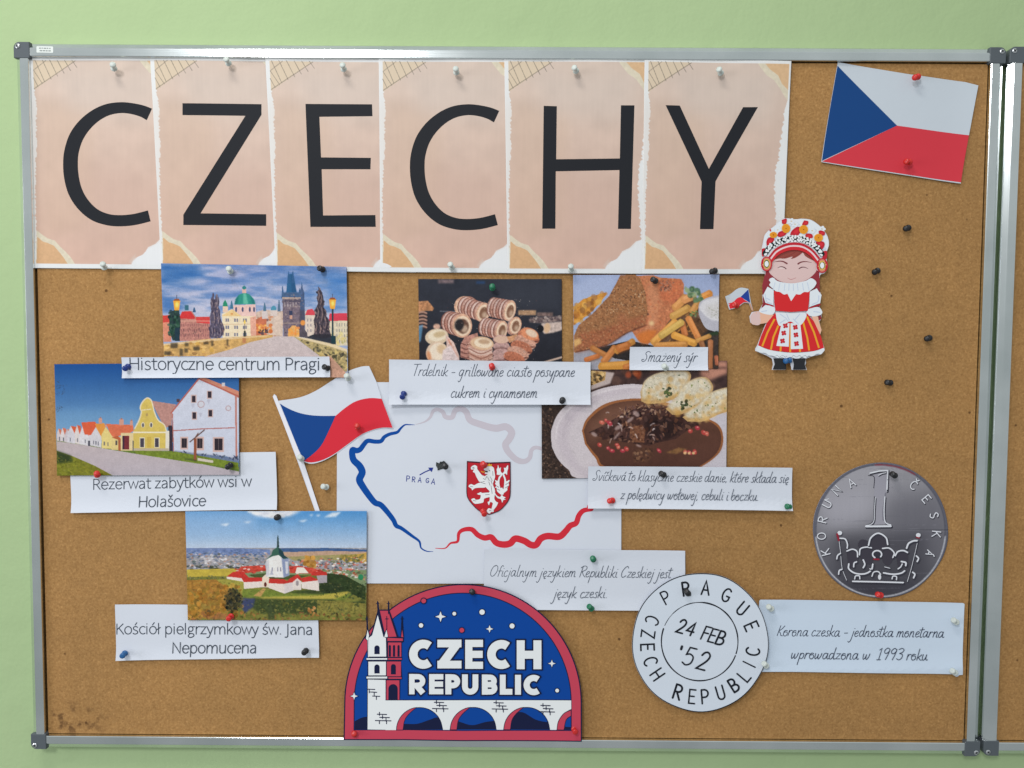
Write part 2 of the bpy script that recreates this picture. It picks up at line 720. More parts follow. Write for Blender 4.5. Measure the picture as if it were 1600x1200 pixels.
def sans():
    G = {}
    stem = lambda x, a, b: LN((x, a), (x, b))
    o = arc(.56, .5, .46, .5, 90, 450, 26)
    G['o'] = (1.12, [o])
    G['ó'] = (1.12, [o, LN((.5, 1.2), (.74, 1.5))])
    G['c'] = (.92, [arc(.58, .5, .46, .5, 52, 308, 20)])
    G['ć'] = (.92, G['c'][1] + [LN((.5, 1.2), (.74, 1.5))])
    G['e'] = (1.08, [np.vstack([[(.12, .53)], arc(.56, .5, .44, .5, 4, 318, 22)])])
    G['a'] = (1.04, [np.vstack([SM((.18, .88), (.36, .99), (.58, .98), (.76, .85), (.82, .6)), [(.82, 0)]]),
                     SM((.82, .57), (.5, .54), (.22, .43), (.13, .24), (.24, .05), (.46, .01), (.68, .12), (.82, .36))])
    G['g'] = (1.02, [arc(.44, .67, .31, .32, 90, 450, 20), LN((.62, .95), (.96, .98)),
                     SM((.26, .42), (.15, .3), (.2, .16), (.4, .09), (.7, .05), (.88, -.1), (.82, -.3), (.5, -.45), (.2, -.4), (.1, -.22), (.22, -.04), (.36, .06))])
    G['i'] = (.48, [stem(.2, 0, 1), dot(.2, 1.33)])
    G['k'] = (.98, [stem(.18, 0, 1.42), LN((.86, 1), (.2, .4)), LN((.42, .6), (.92, 0))])
    G['l'] = (.5, [stem(.2, 0, 1.42)])
    G['ł'] = (.54, [stem(.22, 0, 1.42), LN((.0, .58), (.46, .86))])
    G['m'] = (1.78, [stem(.18, 0, 1), arch(.18, .88), arch(.88, 1.58)])
    G['n'] = (1.16, [stem(.18, 0, 1), arch(.18, .95)])
    G['p'] = (1.14, [stem(.18, -.45, 1), arc(.58, .5, .42, .5, 160, -160, 22)])
    G['b'] = (1.14, [stem(.18, 0, 1.42), arc(.58, .5, .42, .5, 160, -160, 22)])
    G['r'] = (.76, [stem(.18, 0, 1), SM((.18, .55), (.3, .85), (.5, .98), (.72, .97))])
    sg = SM((.72, .88), (.5, .99), (.25, .94), (.15, .76), (.26, .58), (.5, .47), (.7, .34), (.72, .14), (.5, .01), (.3, .0), (.12, .09))
    G['s'] = (.88, [sg])
    G['ś'] = (.88, [sg, LN((.4, 1.2), (.62, 1.5))])
    G['š'] = (.88, [sg, LN((.2, 1.48), (.43, 1.2), (.66, 1.48))])
    G['t'] = (.72, [np.vstack([[(.28, 1.28)], SM((.28, .35), (.33, .08), (.48, .0), (.66, .03))]), LN((.05, .97), (.66, .97))])
    G['u'] = (1.16, [np.vstack([[(.18, 1)], SM((.18, .4), (.25, .1), (.5, .0), (.82, .12), (.95, .45))]), stem(.95, 0, 1)])
    G['v'] = (.94, [LN((.04, 1), (.46, .02), (.9, 1))])
    G['w'] = (1.44, [LN((.04, 1), (.38, .02), (.72, .95), (1.06, .02), (1.4, 1))])
    G['y'] = (.94, [LN((.04, 1), (.48, .04)), np.vstack([[(.9, 1)], SM((.46, -.08), (.34, -.36), (.18, -.46), (.02, -.43))])])
    G['z'] = (.88, [LN((.1, .96), (.76, .96), (.08, .04), (.8, .04))])
    G['.'] = (.5, [dot(.22, .05)])
    G[' '] = (.5, [])
    C = 1.36
    G['H'] = (1.4, [stem(.2, 0, C), stem(1.2, 0, C), LN((.2, .72), (1.2, .72))])
    bowl = lambda x, a, b, w: np.vstack([[(x, b)], arc(x + w * .45, (a + b) / 2, w * .55, (b - a) / 2, 90, -90, 14), [(x, a)]])
    G['P'] = (1.12, [stem(.2, 0, C), bowl(.2, .6, C, .78)])
    G['R'] = (1.18, [stem(.2, 0, C), bowl(.2, .66, C, .76), LN((.56, .66), (1.08, 0))])
    G['K'] = (1.16, [stem(.2, 0, C), LN((1.02, C), (.24, .62)), LN((.46, .82), (1.1, 0))])
    G['N'] = (1.42, [LN((.2, 0), (.2, C), (1.2, 0), (1.2, C))])
    G['J'] = (.54, [np.vstack([[(.26, C)], SM((.26, 0), (.22, -.26), (.05, -.38), (-.12, -.36))])])
    return G


def script():
    G = {}
    bowl = SM((.56, .82), (.42, 1.0), (.2, .92), (.06, .55), (.06, .2), (.18, .0), (.36, .12), (.54, .62), (.6, .95))
    A = lambda *s: list(s)
    tail = SM((.6, .98), (.56, .5), (.56, .12), (.66, .0), (.78, .1))
    oo = SM((.5, .9), (.3, 1.0), (.1, .8), (.05, .35), (.18, .02), (.4, .02), (.55, .3), (.5, .62), (.3, .72), (.1, .62))
    G['a'] = (.8, A(bowl, tail))
    G['á'] = (.8, A(bowl, tail, LN((.45, 1.25), (.6, 1.6))))
    G['b'] = (.68, A(SM((.15, 2.0), (.08, 1.0), (.05, .3), (.2, .0), (.45, .12), (.58, .55), (.48, .92), (.28, .85), (.1, .5))))
    G['c'] = (.62, A(SM((.52, .85), (.4, 1.0), (.18, .85), (.06, .4), (.14, .05), (.32, .0), (.52, .15))))
    G['č'] = (.62, A(G['c'][1][0], LN((.15, 1.55), (.3, 1.28), (.5, 1.6))))
    G['d'] = (.8, A(bowl, SM((.7, 2.0), (.6, 1.0), (.56, .3), (.62, .0), (.78, .08))))
    G['e'] = (.6, A(SM((.06, .45), (.3, .52), (.48, .72), (.4, .97), (.2, .9), (.06, .5), (.12, .1), (.28, .0), (.52, .18))))
    G['ę'] = (.6, A(G['e'][1][0], SM((.34, .02), (.24, -.18), (.32, -.32), (.46, -.26))))
    G['f'] = (.5, A(SM((.62, 1.75), (.48, 1.9), (.3, 1.6), (.2, .8), (.1, 0)), LN((.02, .95), (.5, .98))))
    G['g'] = (.76, A(bowl, SM((.6, .98), (.5, .2), (.38, -.7), (.2, -1.0), (.06, -.85))))
    G['i'] = (.36, A(SM((.16, .95), (.1, .4), (.14, .04), (.3, .05)), dot(.22, 1.4)))
    G['í'] = (.36, A(SM((.16, .95), (.1, .4), (.14, .04), (.3, .05)), LN((.2, 1.25), (.36, 1.6))))
    G['j'] = (.38, A(SM((.22, .95), (.12, .1), (.0, -.7), (-.2, -1.0), (-.34, -.85)), dot(.28, 1.4)))
    G['k'] = (.66, A(LN((.2, 1.95), (.04, .0)), SM((.56, .95), (.3, .6), (.1, .48), (.3, .3), (.42, .05), (.6, .02))))
    G['l'] = (.36, A(SM((.22, 2.0), (.12, 1.0), (.08, .25), (.14, .0), (.3, .06))))
    G['ł'] = (.36, A(G['l'][1][0], LN((-.06, .95), (.36, 1.25))))
    G['m'] = (1.06, A(LN((.14, .98), (.04, .0)), SM((.08, .45), (.3, .95), (.42, .9), (.42, .5), (.38, .02)), SM((.42, .45), (.62, .95), (.78, .92), (.8, .5), (.78, .05), (.96, .04))))
    G['n'] = (.74, A(LN((.14, .98), (.04, .0)), SM((.08, .45), (.32, .95), (.48, .92), (.5, .5), (.46, .05), (.64, .04))))
    G['o'] = (.66, A(oo))
    G['ó'] = (.66, A(oo, LN((.32, 1.25), (.5, 1.6))))
    G['p'] = (.7, A(LN((.16, .98), (-.06, -1.0)), SM((.1, .55), (.3, .96), (.54, .85), (.54, .4), (.36, .05), (.1, .15))))
    G['r'] = (.54, A(LN((.14, .98), (.05, .0)), SM((.08, .45), (.24, .85), (.4, .98), (.54, .88))))
    G['s'] = (.54, A(SM((.5, .9), (.34, 1.0), (.18, .8), (.3, .52), (.4, .25), (.28, .02), (.02, .08))))
    G['t'] = (.44, A(SM((.24, 1.75), (.14, .8), (.1, .15), (.2, .0), (.36, .08)), LN((-.1, 1.3), (.5, 1.38))))
    G['u'] = (.76, A(SM((.12, .96), (.06, .4), (.1, .05), (.26, .02), (.44, .4), (.54, .95)), SM((.54, .95), (.5, .4), (.54, .04), (.72, .06))))
    G['v'] = (.62, A(SM((.06, .95), (.1, .3), (.18, .02), (.4, .45), (.54, .98))))
    G['w'] = (.94, A(SM((.1, .95), (.06, .3), (.16, .02), (.36, .4), (.44, .85)), SM((.44, .85), (.42, .2), (.54, .02), (.74, .45), (.84, .98))))
    G['y'] = (.7, A(SM((.1, .95), (.08, .45), (.16, .12), (.32, .2), (.56, .95)), SM((.56, .95), (.44, .1), (.28, -.75), (.1, -1.0), (-.06, -.85))))
    G['ý'] = (.7, A(G['y'][1][0], G['y'][1][1], LN((.36, 1.25), (.52, 1.6))))
    G['z'] = (.64, A(LN((.1, .92), (.56, .95), (.04, .04), (.56, .06))))
    G['ż'] = (.64, A(G['z'][1][0], dot(.38, 1.4)))
    G['T'] = (.7, A(LN((.4, 1.9), (.22, .0)), LN((-.05, 1.9), (.9, 1.95))))
    G['S'] = (.8, A(SM((.85, 1.6), (.66, 1.9), (.36, 1.75), (.26, 1.35), (.46, .95), (.52, .45), (.3, .05), (.0, .05), (-.08, .3), (.2, .35))))
    G['O'] = (1.0, A(SM((.62, 1.9), (.3, 1.7), (.06, 1.0), (.08, .3), (.32, .0), (.64, .25), (.9, 1.0), (.86, 1.65), (.6, 1.9), (.45, 1.75))))
    G['R'] = (.86, A(LN((.3, 1.85), (.06, .0)), SM((.02, 1.6), (.4, 1.92), (.8, 1.8), (.76, 1.3), (.22, .9)), SM((.3, .92), (.5, .4), (.8, .0))))
    G['C'] = (.84, A(SM((.88, 1.6), (.72, 1.9), (.4, 1.65), (.1, .95), (.1, .25), (.34, .0), (.72, .3))))
    G['K'] = (.84, A(LN((.3, 1.8), (.06, .0)), SM((.86, 1.75), (.5, 1.15), (.18, .85), (.42, .5), (.56, .05), (.8, .0))))
    G['1'] = (.62, A(LN((.2, 1.7), (.46, 2.0), (.24, .0)), LN((.02, .0), (.46, .02))))
    G['9'] = (.86, A(SM((.8, 1.75), (.5, 2.0), (.2, 1.6), (.24, 1.15), (.5, 1.1), (.78, 1.5)), SM((.8, 1.8), (.66, .9), (.42, .0))))
    G['3'] = (.86, A(SM((.2, 1.8), (.55, 2.0), (.82, 1.75), (.66, 1.3), (.36, 1.1), (.7, .95), (.7, .4), (.4, .02), (.06, .2))))
    G['-'] = (.66, A(LN((.08, .55), (.5, .58))))
    G[','] = (.3, A(LN((.1, .1), (.04, -.14))))
    G['.'] = (.3, A(dot(.1, .05)))
    G[' '] = (.42, [])
    return G


def caps():
    """narrow marker capitals, height 1"""
    G = {}
    A = lambda *s: list(s)
    bw = lambda a, b, w: np.vstack([[(0, b)], arc(w * .45, (a + b) / 2, w * .55, (b - a) / 2, 90, -90, 10), [(0, a)]])
    G['P'] = (.5, A(LN((0, 0), (0, 1)), bw(.45, 1, .48)))
    G['R'] = (.5, A(LN((0, 0), (0, 1)), bw(.5, 1, .46), LN((.16, .5), (.48, 0))))
    G['A'] = (.54, A(LN((0, 0), (.27, 1), (.54, 0)), LN((.1, .34), (.44, .34))))
    G['G'] = (.54, A(np.vstack([arc(.3, .5, .3, .5, 48, 320, 16), [(.54, .42), (.32, .42)]])))
    G['U'] = (.5, A(np.vstack([[(0, 1)], arc(.25, .26, .25, .26, 180, 360, 10), [(.5, 1)]])))
    G['E'] = (.44, A(LN((.44, 1), (0, 1), (0, 0), (.44, 0)), LN((0, .52), (.36, .52))))
    G['C'] = (.5, A(arc(.3, .5, .3, .5, 48, 312, 16)))
    G['Z'] = (.48, A(LN((0, 1), (.48, 1), (0, 0), (.48, 0))))
    G['H'] = (.5, A(LN((0, 0), (0, 1)), LN((.5, 0), (.5, 1)), LN((0, .5), (.5, .5))))
    G['B'] = (.5, A(LN((0, 0), (0, 1)), bw(.5, 1, .42), bw(0, .5, .5)))
    G['L'] = (.44, A(LN((0, 1), (0, 0), (.44, 0))))
    G['I'] = (.06, A(LN((.02, 0), (.02, 1))))
    G['F'] = (.44, A(LN((.44, 1), (0, 1), (0, 0)), LN((0, .52), (.36, .52))))
    G['2'] = (.48, A(np.vstack([SM((.02, .78), (.12, .96), (.3, 1.0), (.46, .82), (.38, .5), (.0, .0)), [(.5, 0)]])))
    G['4'] = (.5, A(LN((.4, 0), (.4, 1), (0, .3), (.54, .3))))
    G['5'] = (.48, A(np.vstack([[(.46, 1), (.08, 1)], SM((.04, .58), (.24, .64), (.46, .5), (.46, .16), (.24, .0), (.0, .1))])))
    G["'"] = (.14, A(LN((.05, 1), (.04, .86))))
    G['Č'] = (.5, A(G['C'][1][0], LN((.14, 1.32), (.3, 1.14), (.46, 1.32))))
    G['K'] = (.5, A(LN((0, 0), (0, 1)), LN((.48, 1), (.02, .42)), LN((.16, .56), (.5, 0))))
    G['O'] = (.6, A(arc(.3, .5, .3, .5, 90, 450, 20)))
    G['N'] = (.54, A(LN((0, 0), (0, 1), (.54, 0), (.54, 1))))
    G['S'] = (.46, A(SM((.44, .84), (.24, 1.0), (.04, .8), (.2, .54), (.42, .3), (.24, .0), (.0, .14))))
    G['Á'] = (.54, A(*(G['A'][1] + [LN((.24, 1.12), (.4, 1.34))])))
    return G


SANS, SCRIPT, CAPS = sans(), script(), caps()


def write(part, text, font, u0, u1, v0, v1, xh, m, w, slant=0.0, gap=0.0, jit=0.0, asc=1.0):
    """a line of writing from u0 to u1 on a base line running from v0 to v1 (pixels)"""
    adv = sum(font[c][0] + gap for c in text) - gap
    sx = (u1 - u0) / adv
    x = 0.0
    for c in text:
        a, strokes = font[c]
        jx, jy = random.uniform(-jit, jit), random.uniform(-jit, jit)
        for s_ in strokes:
            y = s_[:, 1] + jy
            y = np.where(y > 1, 1 + (y - 1) * asc, y)
            u = u0 + (x + s_[:, 0] + jx) * sx + slant * y * xh
            v = v0 + (v1 - v0) * (u - u0) / (u1 - u0) - y * xh
            part.stroke(np.stack([u, v], 1), w, m)
        x += a + gap


def letter(part, ch, cx, cy, h, ang, w, m, wid=1.0, slant=0.0, font=None, flat=False):
    """one capital centred on (cx, cy) px, turned by ang degrees clockwise"""
    a, strokes = (font or CAPS)[ch]
    ca, sa = math.cos(math.radians(ang)), math.sin(math.radians(ang))
    for s_ in strokes:
        x = (s_[:, 0] - a / 2) * h * wid + slant * (s_[:, 1] - .5) * h
        y = -(s_[:, 1] - .5) * h
        part.stroke(np.stack([cx + x * ca - y * sa, cy + x * sa + y * ca], 1), w, m, round_=not flat)

# ---------------------------------------------------------------- the printed photographs


def pic_bridge():
    p = Pic(250, 408, 547, 592, crop(240, 400, 5), 2.5, (150, 165, 200), 3)
    p.rect(50, 50, 1540, 480, (88, 118, 178), c2=(182, 186, 208), tex=.05, ts=30)
    W = lambda pts, c, a, s=10: p.poly(pts, c, a, s)
    W([(60, 60), (330, 62), (420, 130), (300, 210), (60, 260)], (42, 100, 168), .8, 12)
    W([(65, 300), (200, 320), (330, 380), (260, 440), (70, 430)], (52, 104, 172), .75, 10)
    W([(1290, 110), (1505, 150), (1510, 430), (1340, 420), (1190, 330), (1250, 250)], (62, 120, 190), .75, 16)
    W([(430, 100), (700, 70), (1000, 110), (900, 170), (520, 190)], (118, 135, 188), .6, 10)
    W([(380, 200), (760, 190), (1000, 260), (820, 330), (420, 300)], (150, 160, 202), .6, 10)
    W([(60, 280), (170, 300), (330, 330), (440, 350), (300, 345), (80, 320)], (196, 190, 208), .8, 5)
    W([(190, 360), (330, 370), (440, 395), (300, 400), (180, 385)], (188, 190, 212), .6, 5)
    W([(780, 150), (1000, 180), (1000, 360), (760, 300)], (176, 182, 208), .5, 14)
    W([(1190, 250), (1500, 230), (1500, 260), (1200, 290)], (140, 160, 205), .6, 6)
    W([(1190, 370), (1500, 360), (1500, 440), (1200, 420)], (158, 178, 212), .6, 8)
    for i in range(34):
        x, y = p.r.uniform(60, 1400), p.r.uniform(70, 430)
        L, h = p.r.uniform(80, 260), p.r.uniform(4, 14)
        c = p.r.choice([(150, 165, 205), (70, 115, 180), (178, 182, 208), (110, 135, 190)])
        W([(x, y), (x + L * .5, y - h), (x + L, y + 2), (x + L * .5, y + h)], c, .45, 3)
    p.clouds(480, (58, 108, 176), (190, 188, 210), 130, 26, .55, 77)
    W([(60, 60), (330, 62), (380, 120), (240, 190), (60, 210)], (40, 98, 168), .7, 14)
    W([(1330, 120), (1505, 150), (1510, 400), (1380, 400)], (60, 118, 190), .55, 14)
    # far town
    p.poly([(800, 440), (860, 420), (1010, 430), (1010, 630), (790, 640)], (196, 172, 158), tex=.12)
    p.blots([(800, 470), (1000, 470), (1000, 625), (800, 630)], 90, 5, 14, [(200, 120, 80), (222, 150, 90), (190, 150, 130), (120, 80, 80), (214, 190, 170)], .8)
    p.poly([(790, 500), (850, 470), (880, 480), (885, 620), (790, 625)], (196, 108, 78), tex=.15)
    p.poly([(905, 520), (950, 450), (1000, 445), (1005, 620), (905, 620)], (206, 184, 170), tex=.1)
    for x, y, h, c in ((868, 365, 70, (70, 110, 140)), (980, 345, 90, (80, 110, 140)), (610, 350, 60, (60, 110, 140)), (318, 400, 40, (50, 90, 130))):
        p.poly([(x - 3, y), (x + 3, y), (x + 10, y + h * .6), (x + 13, y + h), (x - 13, y + h), (x - 10, y + h * .6)], c)
    p.rect(848, 430, 890, 490, (200, 188, 188))
    p.ell(938, 418, 22, 30, (70, 140, 170))
    p.rect(912, 425, 966, 470, (205, 190, 185))
    p.blots([(800, 540), (920, 540), (920, 595), (800, 595)], 50, 8, 14, [(226, 140, 70), (206, 110, 60), (238, 170, 90)], .85)
    p.blots([(815, 570), (900, 570), (900, 620), (815, 620)], 14, 6, 12, [(70, 60, 90), (60, 50, 60)], .8)
    # left town
    p.poly([(70, 470), (140, 455), (140, 670), (80, 670)], (206, 128, 104), tex=.15)
    p.poly([(70, 465), (150, 462), (150, 515), (72, 520)], (206, 62, 56), tex=.08)
    p.poly([(205, 470), (240, 430), (300, 430), (330, 475), (430, 475), (450, 660), (205, 665)], (182, 122, 112), tex=.18, ts=5)
    p.poly([(205, 475), (222, 435), (290, 432), (325, 480), (320, 492), (212, 490)], (205, 50, 52), tex=.06)
    p.poly([(330, 476), (440, 474), (440, 530), (335, 520)], (205, 62, 62), tex=.1)
    for x in range(215, 440, 17):
        for y in (530, 570, 610):
            p.rect(x, y, x + 7, y + 20, (122, 72, 78), .7, 1)
    p.rect(245, 385, 275, 425, (48, 100, 120), soft=1)
    p.rect(210, 505, 440, 512, (214, 160, 140), .7)
    p.blots([(210, 560), (430, 560), (430, 650), (210, 650)], 46, 4, 13, [(110, 72, 78), (150, 96, 96), (92, 70, 70)], .55, rot=90, flat=.4)
    # pale church with the green dome
    p.poly([(535, 450), (610, 415), (690, 470), (800, 470), (800, 640), (540, 650)], (226, 208, 178), tex=.05)
    p.poly([(530, 470), (615, 415), (690, 472)], (224, 190, 132), tex=.05)
    p.ell(612, 452, 10, 9, (210, 150, 90))
    p.poly([(622, 385), (795, 378), (800, 470), (690, 470), (625, 420)], (222, 184, 178), tex=.06)
    p.poly([(632, 378), (640, 335), (668, 302), (710, 285), (750, 300), (782, 335), (795, 375)], (40, 140, 126))
    p.poly([(700, 292), (722, 292), (740, 376), (700, 376)], (96, 184, 160), .9, 2)
    p.poly([(640, 340), (668, 305), (655, 376), (632, 378)], (24, 106, 110), .8, 2)
    p.poly([(750, 305), (790, 350), (794, 376), (770, 376)], (30, 112, 116), .8, 2)
    p.rect(692, 250, 724, 290, (212, 168, 160))
    p.ell(708, 248, 17, 14, (40, 128, 130))
    p.line([(708, 225), (708, 245)], 4, (60, 110, 130))
    for x in (645, 696, 752, 785):
        p.ell(x, 418, 8, 20, (70, 76, 112))
    p.poly([(540, 395), (545, 365), (560, 340), (575, 370), (580, 395)], (36, 136, 104))
    p.rect(540, 395, 582, 440, (220, 190, 170))
    p.poly([(755, 480), (800, 470), (802, 635), (760, 640)], (214, 156, 136), tex=.12)
    for y in (500, 556, 612):
        for x in (568, 585, 636, 654, 705, 722):
            p.rect(x - 6, y - 12, x + 6, y + 14, (116, 116, 136))
    p.rect(540, 530, 760, 536, (206, 176, 140), .8)
    # statues
    st = [(437, 640), (434, 560), (446, 540), (440, 470), (450, 430), (444, 370), (448, 330), (457, 318), (458, 300), (466, 284), (474, 300), (472, 335), (480, 340), (484, 308), (492, 294), (502, 306), (503, 335), (514, 355), (508, 400), (522, 430), (520, 480), (537, 520), (554, 560), (547, 610), (520, 642)]
    p.poly(st, (82, 76, 98), tex=.3, ts=6)
    p.blots(st, 90, 5, 15, [(62, 54, 80), (132, 120, 130), (92, 84, 100), (40, 36, 60), (150, 122, 120)], .75, flat=.45, rot=80)
    p.poly([(130, 440), (165, 420), (200, 420), (212, 500), (205, 660), (150, 660), (120, 570)], (38, 60, 60), tex=.3, ts=5)
    p.blots([(120, 430), (200, 420), (200, 620), (115, 620)], 70, 6, 14, [(30, 66, 52), (44, 84, 66), (24, 44, 50), (66, 96, 80)], .8)
    p.rect(168, 560, 206, 664, (28, 52, 66), tex=.1)
    for x, y, L in ((452, 345, 60), (494, 320, 70), (470, 440, 90), (505, 450, 80), (455, 560, 60), (520, 560, 60)):
        p.line(SM((x, y), (x + 7, y + L * .5), (x + 1, y + L)), 6, (150, 134, 140), .6, 1)
        p.line(SM((x + 10, y), (x + 15, y + L * .5), (x + 10, y + L)), 6, (40, 34, 56), .7, 1)
    # bridge tower
    t = [(1005, 300), (1170, 290), (1182, 500), (1175, 632), (1015, 632)]
    p.poly(t, (112, 98, 112), tex=.22, ts=5)
    p.poly([(1035, 295), (1050, 142), (1092, 140), (1118, 285)], (38, 92, 140))
    p.poly([(1072, 142), (1092, 140), (1116, 280), (1080, 290)], (30, 76, 122), .7, 2)
    for x, y in ((1008, 235), (1056, 118), (1088, 115), (1158, 205), (1140, 250)):
        p.poly([(x - 2, y), (x + 2, y), (x + 14, y + 95), (x - 10, y + 95)], (44, 88, 136))
    p.poly([(1142, 275), (1158, 225), (1178, 290), (1182, 500), (1148, 500)], (66, 88, 128), tex=.15)
    p.rect(1003, 285, 1150, 322, (66, 94, 134), tex=.15)
    p.rect(1003, 322, 1150, 336, (170, 150, 140), tex=.1)
    p.rect(1006, 345, 1150, 360, (76, 72, 92))
    for x in range(1020, 1148, 22):
        p.rect(x, 362, x + 11, 398, (180, 170, 172), .75, 1)
    p.blots(t, 130, 4, 11, [(84, 74, 92), (140, 122, 124), (100, 86, 98), (156, 138, 132), (70, 66, 92)], .6)
    p.rect(1140, 420, 1182, 600, (72, 66, 84), .7, 2)
    p.rect(1060, 428, 1086, 462, (52, 60, 92))
    p.rect(1064, 465, 1084, 492, (198, 150, 130))
    p.rect(1010, 520, 1150, 530, (150, 130, 126), .7)
    p.poly([(1050, 632), (1052, 580), (1080, 545), (1110, 545), (1138, 580), (1138, 632)], (222, 164, 96), tex=.15)
    p.blots([(1060, 560), (1132, 560), (1132, 610), (1060, 610)], 18, 7, 12, [(236, 150, 60), (220, 130, 60)], .8)
    # right houses
    p.rect(1185, 430, 1262, 632, (208, 192, 180), tex=.08)
    p.poly([(1184, 462), (1200, 420), (1240, 412), (1258, 436), (1258, 462)], (210, 66, 80))
    for x in (1200, 1225):
        for y in (490, 530, 572):
            p.rect(x, y, x + 9, y + 22, (150, 140, 146))
    p.rect(1370, 505, 1515, 700, (208, 196, 170), tex=.08)
    p.poly([(1370, 508), (1374, 448), (1512, 446), (1514, 506)], (208, 58, 78), tex=.05)
    for x in range(1428, 1510, 20):
        for y in (525, 570, 612, 655):
            p.rect(x, y, x + 9, y + 24, (140, 138, 136), .85)
    p.blots([(1372, 600), (1510, 600), (1510, 700), (1372, 690)], 24, 8, 16, [(212, 190, 110), (226, 206, 130), (190, 180, 110)], .5)
    st = [(1250, 640), (1258, 560), (1250, 500), (1262, 470), (1256, 425), (1272, 400), (1284, 370), (1274, 330), (1282, 300), (1272, 282), (1288, 262), (1285, 235), (1300, 256), (1320, 288), (1322, 330), (1336, 360), (1328, 400), (1350, 430), (1350, 470), (1378, 510), (1370, 560), (1390, 640)]
    p.poly(st, (70, 62, 74), tex=.3, ts=5)
    p.blots(st, 110, 5, 15, [(46, 40, 54), (124, 102, 104), (84, 74, 82), (34, 32, 44), (162, 132, 124)], .75, flat=.45, rot=75)
    p.poly([(1180, 640), (1250, 612), (1400, 625), (1425, 690), (1330, 690), (1240, 650)], (46, 50, 62), tex=.15)
    p.poly([(1140, 600), (1170, 560), (1200, 600), (1205, 640), (1140, 632)], (80, 74, 84), tex=.2)
    p.ell(1166, 522, 19, 21, (222, 142, 66), soft=1)
    for x, y, L in ((1288, 275, 70), (1306, 300, 80), (1280, 400, 90), (1312, 400, 110), (1340, 480, 90), (1268, 520, 70), (1300, 540, 60)):
        p.line(SM((x, y), (x + 8, y + L * .5), (x - 2, y + L)), 6, (164, 136, 130), .6, 1)
        p.line(SM((x + 11, y), (x + 17, y + L * .5), (x + 9, y + L)), 7, (34, 30, 42), .7, 1)
    p.rect(1256, 610, 1388, 640, (44, 42, 52), .9, 1, tex=.2)
    # parapets and the roadway
    p.poly([(400, 785), (820, 650), (940, 628), (1090, 628), (1310, 790), (1510, 960), (1500, 990), (400, 990)], (192, 178, 180), tex=.05, ts=12, c2=(186, 170, 172))
    p.blots([(430, 790), (820, 670), (950, 640), (1080, 640), (1290, 785)], 130, 4, 18, [(178, 164, 168), (202, 188, 188), (186, 168, 164)], .35, flat=.25, rot=0)
    p.poly([(78, 690), (400, 650), (820, 620), (930, 615), (930, 634), (760, 672), (600, 730), (400, 785), (78, 785)], (198, 156, 92), tex=.18, ts=10)
    p.poly([(78, 686), (560, 640), (900, 618), (900, 626), (560, 654), (78, 702)], (216, 188, 146), .9, 1)
    wl = [(80, 700), (560, 655), (600, 725), (400, 780), (80, 782)]
    p.blots(wl, 46, 9, 22, [(214, 168, 80), (176, 128, 66), (226, 184, 110), (150, 112, 70)], .7, flat=.7, rot=0)
    for x, y, w, h in ((135, 680, 55, 40), (85, 745, 50, 30), (205, 725, 26, 55), (240, 722, 30, 34), (245, 678, 30, 28), (310, 708, 50, 30), (390, 672, 40, 20), (450, 665, 16, 40), (570, 650, 14, 50)):
        p.rect(x, y, x + w, y + h, (74, 64, 50), .85, 2, tex=.2)
    p.poly([(1095, 630), (1160, 640), (1360, 680), (1510, 730), (1512, 905), (1480, 900), (1310, 790), (1190, 700)], (168, 150, 104), tex=.2, ts=8)
    p.poly([(1095, 628), (1200, 642), (1380, 682), (1512, 728), (1512, 750), (1370, 705), (1180, 654)], (220, 200, 164), .95, 1)
    p.blots([(1140, 655), (1380, 715), (1510, 760), (1510, 900), (1300, 775)], 90, 8, 20, [(84, 84, 62), (196, 172, 110), (130, 116, 80), (64, 62, 54), (212, 190, 120)], .75, flat=.6)
    p.poly([(1310, 790), (1380, 780), (1510, 920), (1512, 990), (1380, 990)], (196, 150, 128), tex=.15)
    # lamps
    for x, y, b in ((182, 305, 0), (1398, 295, 1)):
        p.line([(x, y), (x, y + 30)], 6, (60, 46, 50))
        p.poly([(x - 30, y + 48), (x - 14, y + 28), (x + 14, y + 28), (x + 30, y + 48)], (150, 82, 42))
        p.poly([(x - 28, y + 46), (x + 28, y + 46), (x + 18, y + 118), (x - 18, y + 118)], (232, 160, 50))
        p.ell(x + 2, y + 76, 13, 22, (252, 218, 110), soft=3)
        if b:
            p.rect(x - 6, y + 120, x + 8, y + 340, (34, 62, 72))
            p.rect(x - 10, y + 330, x + 26, y + 392, (28, 58, 68))
    p.line([(712, 520), (712, 610)], 6, (70, 70, 60))
    p.ell(712, 515, 8, 16, (236, 196, 90))
    p.rect(703, 585, 720, 630, (50, 60, 60))
    p.rect(695, 640, 722, 680, (180, 120, 80), soft=1)
    p.grain(.09, 2)
    return p


